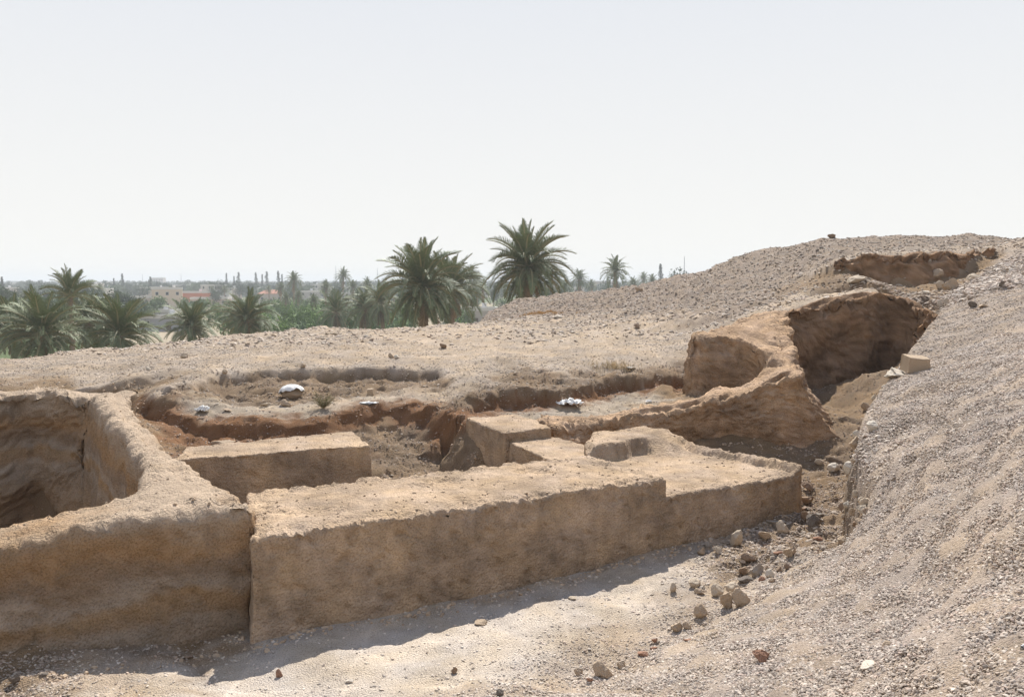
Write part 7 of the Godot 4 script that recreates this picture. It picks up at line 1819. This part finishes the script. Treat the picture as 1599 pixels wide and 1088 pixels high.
	["shade_tree", -46.91, -330.32, 0.96, "hazy town tree left of the broad palm, nearer rows", "hazy town tree left of the broad palm, nearer rows"],
	["shade_tree", -164.39, -594.45, 1.01, "hazy town tree below the cypress row, farther rows", "hazy town tree below the cypress row, farther rows"],
	["shade_tree", -159.02, -589.68, 0.97, "hazy town tree below the cypress row, farther rows", "hazy town tree below the cypress row, farther rows"],
	["shade_tree", -195.45, -556.87, 1.16, "hazy town tree behind the orange house, farther rows", "hazy town tree behind the orange house, farther rows"],
	["shade_tree", -110.53, -520.46, 0.88, "hazy town tree behind the pale house, farther rows", "hazy town tree behind the pale house, farther rows"],
	["shade_tree", -285.69, -483.31, 1.20, "hazy town tree behind the big left palm, farther rows", "hazy town tree behind the big left palm, farther rows"],
	["shade_tree", -109.73, -569.17, 0.82, "hazy town tree left of the broad palm, farther rows", "hazy town tree left of the broad palm, farther rows"],
	["shade_tree", -180.33, -495.92, 0.86, "hazy town tree behind the cream house, farther rows", "hazy town tree behind the cream house, farther rows"],
	["shade_tree", -50.04, -392.80, 1.23, "hazy town tree left of the broad palm, nearer rows", "hazy town tree left of the broad palm, nearer rows"],
	["shade_tree", -79.39, -403.83, 1.13, "hazy town tree behind the pale house, nearer rows", "hazy town tree behind the pale house, nearer rows"],
	["shade_tree", -127.81, -449.32, 0.91, "hazy town tree below the cypress row, nearer rows", "hazy town tree below the cypress row, nearer rows"],
	["shade_tree", -243.48, -414.87, 1.13, "hazy town tree behind the big left palm, nearer rows", "hazy town tree behind the big left palm, nearer rows"],
	["shade_tree", -121.15, -510.24, 1.05, "hazy town tree behind the pale house, farther rows", "hazy town tree behind the pale house, farther rows"],
	["shade_tree", -207.16, -464.81, 1.17, "hazy town tree around the tallest cypress, nearer rows", "hazy town tree around the tallest cypress, nearer rows"],
	["shade_tree", -136.93, -445.57, 1.18, "hazy town tree below the cypress row, nearer rows", "hazy town tree below the cypress row, nearer rows"],
	["shade_tree", -123.84, -467.81, 0.83, "hazy town tree below the cypress row, nearer rows", "hazy town tree below the cypress row, nearer rows"],
	["shade_tree", -78.50, -410.75, 0.87, "hazy town tree left of the broad palm, nearer rows", "hazy town tree left of the broad palm, nearer rows"],
	["shade_tree", -203.29, -347.62, 1.18, "hazy town tree behind the big left palm, nearer rows", "hazy town tree behind the big left palm, nearer rows"],
	["shade_tree", -97.41, -465.91, 1.04, "hazy town tree behind the pale house, nearer rows", "hazy town tree behind the pale house, nearer rows"],
	["shade_tree", -285.16, -491.75, 1.20, "hazy town tree behind the big left palm, farther rows", "hazy town tree behind the big left palm, farther rows"],
	["shade_tree", -167.29, -567.89, 1.22, "hazy town tree below the cypress row, farther rows", "hazy town tree below the cypress row, farther rows"],
	["shade_tree", 57.96, -493.35, 1.23, "hazy skyline tree right of the lone small palm, farther rows", "hazy skyline tree right of the lone small palm, farther rows"],
	["shade_tree", -53.70, -494.60, 1.24, "hazy skyline tree between the two big palms, farther rows", "hazy skyline tree between the two big palms, farther rows"],
	["shade_tree", -31.64, -636.02, 0.83, "hazy skyline tree between the two big palms, farther rows", "hazy skyline tree between the two big palms, farther rows"],
	["shade_tree", -32.16, -389.18, 0.98, "hazy skyline tree between the two big palms, nearer rows", "hazy skyline tree between the two big palms, nearer rows"],
	["shade_tree", -12.82, -293.90, 0.80, "hazy skyline tree between the two big palms, nearer rows", "hazy skyline tree between the two big palms, nearer rows"],
	["shade_tree", -7.48, -422.90, 1.16, "hazy skyline tree behind the tallest palm, nearer rows", "hazy skyline tree behind the tallest palm, nearer rows"],
	["shade_tree", -24.96, -407.72, 1.28, "hazy skyline tree between the two big palms, nearer rows", "hazy skyline tree between the two big palms, nearer rows"],
	["shade_tree", 65.25, -599.90, 0.91, "hazy skyline tree left of the lone small palm, farther rows", "hazy skyline tree left of the lone small palm, farther rows"],
	["shade_tree", 12.96, -413.00, 1.00, "hazy skyline tree behind the tallest palm, nearer rows", "hazy skyline tree behind the tallest palm, nearer rows"],
	["shade_tree", 8.88, -270.01, 1.18, "hazy skyline tree behind the tallest palm, nearer rows", "hazy skyline tree behind the tallest palm, nearer rows"],
	["shade_tree", 86.04, -523.51, 1.14, "hazy skyline tree right of the lone small palm, farther rows", "hazy skyline tree right of the lone small palm, farther rows"],
	["shade_tree", 92.23, -549.84, 1.26, "hazy skyline tree by the high mound's outline, farther rows", "hazy skyline tree by the high mound's outline, farther rows"],
	["shade_tree", 11.24, -561.36, 1.13, "hazy skyline tree behind the tallest palm, farther rows", "hazy skyline tree behind the tallest palm, farther rows"],
	["shade_tree", 87.56, -510.14, 1.16, "hazy skyline tree by the high mound's outline, farther rows", "hazy skyline tree by the high mound's outline, farther rows"],
	["shade_tree", -22.79, -428.50, 0.96, "hazy skyline tree between the two big palms, nearer rows", "hazy skyline tree between the two big palms, nearer rows"],
	["shade_tree", 37.79, -355.13, 1.18, "hazy skyline tree left of the lone small palm, nearer rows", "hazy skyline tree left of the lone small palm, nearer rows"],
	["shade_tree", 19.37, -332.99, 1.22, "hazy skyline tree left of the lone small palm, nearer rows", "hazy skyline tree left of the lone small palm, nearer rows"],
	["shade_tree", -33.67, -398.94, 1.10, "hazy skyline tree between the two big palms, nearer rows", "hazy skyline tree between the two big palms, nearer rows"],
	["shade_tree", -27.21, -397.71, 0.94, "hazy skyline tree between the two big palms, nearer rows", "hazy skyline tree between the two big palms, nearer rows"],
	["shade_tree", -17.54, -262.62, 1.01, "hazy skyline tree between the two big palms, nearer rows", "hazy skyline tree between the two big palms, nearer rows"],
	["shade_tree", -33.95, -299.88, 1.07, "hazy skyline tree between the two big palms, nearer rows", "hazy skyline tree between the two big palms, nearer rows"],
	["shade_tree", 97.22, -623.95, 0.96, "hazy skyline tree right of the lone small palm, farther rows", "hazy skyline tree right of the lone small palm, farther rows"],
	["shade_tree", -54.54, -611.30, 0.88, "hazy skyline tree between the two big palms, farther rows", "hazy skyline tree between the two big palms, farther rows"],
	["shade_tree", -25.25, -262.58, 1.10, "hazy skyline tree between the two big palms, nearer rows", "hazy skyline tree between the two big palms, nearer rows"],
	["shade_tree", 21.93, -547.65, 1.20, "hazy skyline tree behind the tallest palm, farther rows", "hazy skyline tree behind the tallest palm, farther rows"],
	["shade_tree", 79.11, -431.48, 1.10, "hazy skyline tree by the high mound's outline, nearer rows", "hazy skyline tree by the high mound's outline, nearer rows"],
	["shade_tree", -27.71, -464.04, 1.01, "hazy skyline tree between the two big palms, farther rows", "hazy skyline tree between the two big palms, farther rows"],
	["shade_tree", 65.03, -427.33, 0.91, "hazy skyline tree right of the lone small palm, nearer rows", "hazy skyline tree right of the lone small palm, nearer rows"],
	["shade_tree", 55.85, -371.97, 0.84, "hazy skyline tree right of the lone small palm, nearer rows", "hazy skyline tree right of the lone small palm, nearer rows"],
	["shade_tree", -20.33, -464.05, 1.13, "hazy skyline tree between the two big palms, farther rows", "hazy skyline tree between the two big palms, farther rows"],
	["shade_tree", -41.07, -485.88, 1.17, "hazy skyline tree between the two big palms, farther rows", "hazy skyline tree between the two big palms, farther rows"],
	["shade_tree", -4.55, -414.77, 1.23, "hazy skyline tree behind the tallest palm, nearer rows", "hazy skyline tree behind the tallest palm, nearer rows"],
	["shade_tree", -8.11, -555.93, 1.14, "hazy skyline tree behind the tallest palm, farther rows", "hazy skyline tree behind the tallest palm, farther rows"],
	["shade_tree", 16.40, -306.93, 0.84, "hazy skyline tree behind the tallest palm, nearer rows", "hazy skyline tree behind the tallest palm, nearer rows"],
	["shade_tree", 91.87, -503.49, 1.12, "hazy skyline tree by the high mound's outline, farther rows", "hazy skyline tree by the high mound's outline, farther rows"],
	["shade_tree", 14.20, -275.46, 1.03, "hazy skyline tree behind the tallest palm, nearer rows", "hazy skyline tree behind the tallest palm, nearer rows"],
	["shade_tree", -28.29, -428.36, 0.94, "hazy skyline tree between the two big palms, nearer rows", "hazy skyline tree between the two big palms, nearer rows"],
	["shade_tree", -39.66, -430.82, 1.14, "hazy skyline tree between the two big palms, nearer rows", "hazy skyline tree between the two big palms, nearer rows"],
	["shade_tree", -7.35, -352.55, 0.85, "hazy skyline tree behind the tallest palm, nearer rows", "hazy skyline tree behind the tallest palm, nearer rows"],
	["shade_tree", 70.26, -374.99, 0.95, "hazy skyline tree by the high mound's outline, nearer rows", "hazy skyline tree by the high mound's outline, nearer rows"],
]
const HOUSES := [
	["cream_house", "two storey cream house with small dark windows", -133.89, -345.00, 11, 9, 7.6, 2, Color(0.62, 0.52, 0.4), null, 0.35],
	["cream_annex", "long low cream wing beside the cream house", -143.41, -350.00, 13, 7, 4.2, 1, Color(0.52, 0.45, 0.36), null, 0.1],
	["orange_house", "house with bright orange walls and a white roof room", -143.68, -400.00, 14, 9, 5.5, 1, Color(0.55, 0.2, 0.11), null, -0.2],
	["low_house", "low dusty pink house right of the orange one", -125.43, -370.00, 15, 8, 3.4, 1, Color(0.48, 0.38, 0.3), null, 0.1],
	["red_roof_house", "small house with a salmon tiled roof below the cypress pair", -116.58, -430.00, 12, 9, 4.5, 1, Color(0.5, 0.43, 0.36), Color(0.45, 0.22, 0.15), 0.2],
	["grey_house", "grey concrete house half hidden by the orchard palms", -53.61, -300.00, 8, 7, 6.2, 2, Color(0.36, 0.35, 0.34), null, 0.2],
	["pale_house", "pale house with a white roof edge behind the orchard palms", -97.49, -420.00, 11, 8, 5.6, 2, Color(0.44, 0.42, 0.4), null, -0.1],
	["shed_house", "flat roofed block shed below the cream house", -92.42, -230.00, 11, 6, 2.8, 1, Color(0.4, 0.36, 0.33), null, 0.1],
	["shed_house", "grey block hut between the arching and the round palm", -75.11, -190.00, 9, 5, 3.0, 1, Color(0.36, 0.36, 0.38), null, 0.05],
	["stone_house", "low stone house behind the ridge right of the broad palm", -8.72, -210.00, 10, 7, 4.0, 1, Color(0.45, 0.41, 0.36), null, 0.1],
	["white_house", "white house on the hazy town edge right of the tallest palm", 35.10, -520.00, 13, 9, 6.5, 2, Color(0.55, 0.5, 0.45), null, 0.1],
	["salmon_house", "house with a salmon roof touching the high mound's outline", 78.39, -430.00, 11, 9, 5.2, 1, Color(0.5, 0.42, 0.36), Color(0.46, 0.24, 0.17), 0.1],
	["town_house", "white town house by the stout cypress", -154.23, -470.00, 10, 8, 5.2, 1, Color(0.6, 0.58, 0.54), null, 0.1],
	["town_house", "pale town house left of the slim cypress", -277.04, -600.00, 16, 10, 6.5, 2, Color(0.55, 0.46, 0.4), null, 0.2],
	["town_house", "rosy town house behind the tallest cypress", -290.90, -680.00, 18, 10, 7.0, 2, Color(0.52, 0.42, 0.36), null, -0.1],
	["town_house", "tall pale block far off on the skyline above the cream house", -457.92, -1150.00, 16, 12, 14, 3, Color(0.5, 0.45, 0.43), null, 0.1],
	["town_house", "hazy pale house at the left skyline", -493.54, -900.00, 22, 12, 8, 2, Color(0.52, 0.48, 0.45), null, 0.2],
	["town_house", "white house in the haze above the orchard", -121.05, -700.00, 14, 10, 7, 2, Color(0.56, 0.53, 0.5), null, 0.1],
	["town_house", "beige house in the haze left of the broad palm", -84.83, -620.00, 13, 10, 6.5, 2, Color(0.5, 0.46, 0.41), null, -0.2],
	["town_house", "pale house in the haze between the two big palms", -23.25, -560.00, 14, 10, 6, 2, Color(0.52, 0.47, 0.42), null, 0.2],
	["town_house", "white walled house near the skyline right of the orange house", -184.21, -620.00, 15, 10, 5.5, 1, Color(0.55, 0.5, 0.46), null, 0.1],
	["far_house", "small pale house in the haze above the orchard", -156.85, -494.28, 9.615566700087362, 8.027409342024656, 6.4405739687596775, 3, Color(0.5, 0.42, 0.36), null, -0.31685157739151215],
	["far_house", "small pale house in the haze near the high mound", 36.86, -647.76, 11.296703936517039, 9.05820900125125, 7.537741099683231, 2, Color(0.5, 0.42, 0.36), null, 0.07594208853292195],
	["far_house", "small pale house in the haze above the orchard", -354.32, -1025.94, 14.753925027152198, 8.507254135444306, 7.060359420701474, 3, Color(0.5, 0.42, 0.36), null, -0.32518785687800866],
	["far_house", "small pale house in the haze near the high mound", 75.25, -771.99, 13.59788541029632, 8.845274189008325, 7.324691803779581, 2, Color(0.5, 0.42, 0.36), null, -0.3007941953438522],
	["far_house", "small pale house in the haze above the orchard", -158.32, -472.43, 11.14208657669715, 8.095630424194947, 8.21482930130295, 3, Color(0.6, 0.56, 0.5), null, -0.31342436566734666],
	["far_house", "small pale house in the haze left of the orange house", -206.74, -436.26, 9.289938971208702, 7.326307347187356, 8.899313309409957, 2, Color(0.62, 0.6, 0.56), null, -0.3459992472991318],
	["far_house", "small pale house in the haze beyond the big palms", -48.65, -484.57, 12.023638476398908, 7.695824676027038, 7.450755309719592, 2, Color(0.62, 0.6, 0.56), null, -0.27066959324656525],
	["far_house", "small pale house in the haze beyond the big palms", -31.76, -652.56, 14.892036529359927, 8.858200195341519, 9.313794711038991, 2, Color(0.5, 0.42, 0.36), null, -0.10761164143975865],
	["far_house", "small pale house in the haze near the high mound", 78.81, -1097.82, 9.779021785138395, 9.655794604272488, 7.167202883527137, 2, Color(0.6, 0.56, 0.5), null, 0.3542553939081826],
	["far_house", "small pale house in the haze above the orchard", -299.99, -1059.94, 15.9789829168642, 7.390513542545679, 8.863609053950574, 3, Color(0.5, 0.42, 0.36), null, 0.033830156670327294],
	["far_house", "small pale house in the haze left of the orange house", -297.58, -669.39, 9.066484589302506, 9.050519363626634, 6.919534486898402, 2, Color(0.5, 0.42, 0.36), null, 0.0955515453552021],
	["far_house", "small pale house in the haze beyond the big palms", -79.87, -723.04, 9.828716099296349, 8.134486035305839, 6.373360776771344, 2, Color(0.5, 0.42, 0.36), null, 0.12719122413268746],
	["far_house", "small pale house in the haze above the orchard", -117.89, -593.27, 15.306537142346187, 9.33589478331454, 6.8789131637403855, 2, Color(0.6, 0.56, 0.5), null, -0.130549528528558],
	["far_house", "small pale house in the haze near the high mound", 46.33, -662.92, 9.317995752194873, 8.49856723173853, 6.730090842689185, 3, Color(0.6, 0.56, 0.5), null, -0.23608928891655917],
	["far_house", "small pale house in the haze near the high mound", 190.93, -1047.22, 14.516336584099204, 7.663083405080385, 7.552218568146923, 2, Color(0.62, 0.6, 0.56), null, 0.1589518852353876],
	["far_house", "small pale house in the haze left of the orange house", -469.76, -938.53, 9.836997119590212, 9.696896368234983, 8.354618731844935, 3, Color(0.62, 0.6, 0.56), null, 0.06758149814811276],
	["far_house", "small pale house in the haze above the orchard", -328.24, -1047.61, 10.785029350784727, 7.507290254020039, 6.714814885542932, 2, Color(0.62, 0.6, 0.56), null, -0.08696076169347566],
	["far_house", "small pale house in the haze near the high mound", 94.41, -591.49, 14.369860121109019, 8.409543346976198, 6.545080559918878, 2, Color(0.6, 0.56, 0.5), null, 0.1835880026021871],
	["far_house", "small pale house in the haze near the high mound", 110.33, -920.07, 11.683199328601027, 8.719595024668237, 6.7709304256738125, 2, Color(0.55, 0.48, 0.42), null, 0.15011882936931675],
	["far_house", "small pale house in the haze left of the orange house", -203.50, -432.39, 15.470469890021393, 7.959287972036316, 6.58513673996113, 3, Color(0.6, 0.56, 0.5), null, -0.010418134888360853],
	["far_house", "small pale house in the haze beyond the big palms", -9.31, -990.76, 12.652609487985307, 8.059814035530973, 6.7051857326513975, 2, Color(0.62, 0.6, 0.56), null, 0.28404031897033677],
	["far_house", "small pale house in the haze above the orchard", -342.01, -959.70, 13.799756415653768, 8.775608701657985, 6.394072439717476, 2, Color(0.55, 0.48, 0.42), null, 0.0513225215795875],
	["far_house", "small pale house in the haze left of the orange house", -196.58, -489.72, 13.65070800874973, 8.753044230141814, 6.767752288186614, 3, Color(0.5, 0.42, 0.36), null, -0.28907568331679995],
	["far_house", "small pale house in the haze left of the orange house", -426.02, -938.99, 10.552998290216246, 8.317499539907468, 6.877089549665761, 2, Color(0.5, 0.42, 0.36), null, -0.3367485547257942],
	["far_house", "small pale house in the haze above the orchard", -124.70, -555.10, 13.733885088502454, 8.919483661947712, 8.054285262809465, 3, Color(0.6, 0.56, 0.5), null, 0.393282805912503],
	["far_house", "small pale house in the haze left of the orange house", -252.26, -439.62, 13.238196664433449, 8.966170045434435, 6.904915211388968, 2, Color(0.55, 0.48, 0.42), null, 0.27052052897454104],
	["far_house", "small pale house in the haze beyond the big palms", -116.67, -1000.81, 9.936496223195318, 8.338404026955951, 8.021203639651496, 2, Color(0.62, 0.6, 0.56), null, 0.19319768012869165],
	["far_house", "small pale house in the haze near the high mound", 55.61, -839.14, 10.264678858687665, 8.638824053803933, 6.393176952113723, 3, Color(0.5, 0.42, 0.36), null, -0.2708514495064124],
	["far_house", "small pale house in the haze near the high mound", 82.66, -698.13, 13.478541221184503, 7.935074695087238, 6.007157935292263, 2, Color(0.6, 0.56, 0.5), null, -0.38333862660118023],
	["far_house", "small pale house in the haze left of the orange house", -214.25, -583.28, 12.09467012924265, 7.772656218720954, 7.6608447937462785, 2, Color(0.5, 0.42, 0.36), null, 0.3833163568344745],
	["far_house", "small pale house in the haze near the high mound", 73.22, -702.06, 15.571405334486295, 7.185379328665229, 9.94786033633024, 2, Color(0.5, 0.42, 0.36), null, 0.09024479149709386],
	["far_house", "small pale house in the haze above the orchard", -89.29, -459.70, 11.316335950205339, 9.052789356751358, 7.155117570916377, 3, Color(0.62, 0.6, 0.56), null, 0.246550504053632],
	["far_house", "small pale house in the haze left of the orange house", -405.35, -883.43, 13.954579396406407, 9.128135461872462, 8.668810644429753, 2, Color(0.5, 0.42, 0.36), null, 0.05282896527123426],
	["far_house", "small pale house in the haze beyond the big palms", -71.18, -956.24, 14.280074953024451, 7.680349009118894, 7.714486898167968, 3, Color(0.62, 0.6, 0.56), null, 0.2802718920839775],
	["far_house", "small pale house in the haze beyond the big palms", 23.19, -547.97, 15.576895173150223, 8.329008764727577, 8.049040061040325, 2, Color(0.5, 0.42, 0.36), null, -0.14098106795221366],
	["far_house", "small pale house in the haze near the high mound", 140.22, -908.39, 9.85930344045394, 8.338080577221358, 7.60702342486927, 3, Color(0.6, 0.56, 0.5), null, 0.2316558004109157],
	["far_house", "small pale house in the haze left of the orange house", -474.11, -1006.17, 13.885718079717032, 9.038245917085726, 6.131263992287449, 2, Color(0.5, 0.42, 0.36), null, 0.2423292103221708],
	["far_house", "small pale house in the haze left of the orange house", -526.59, -985.04, 12.087746630562677, 7.551025061594378, 6.0372709326617855, 2, Color(0.5, 0.42, 0.36), null, -0.1331020963876754],
	["far_house", "small pale house in the haze above the orchard", -164.29, -945.78, 13.999413345515759, 9.91139537462161, 7.720929531791939, 2, Color(0.62, 0.6, 0.56), null, 0.27817075644397626],
	["far_house", "small pale house in the haze above the orchard", -344.38, -1028.71, 9.062433343361148, 9.967145130985125, 6.415757025454816, 3, Color(0.62, 0.6, 0.56), null, 0.34298893364300376],
]
const MASTS := [
	[-178.28, -900.00, 25.54, "thin radio mast above the orchard skyline"],
	[-143.81, -950.00, 24.32, "second thin mast left of the broad palm"],
	[135.53, -700.00, 29.75, "mast beside the high mound's outline"],
	[-540.18, -1300.00, 20.03, "faint floodlight mast above the tallest cypress"],
	[-484.00, -1300.00, 21.89, "faint floodlight mast above the cream house"],
]
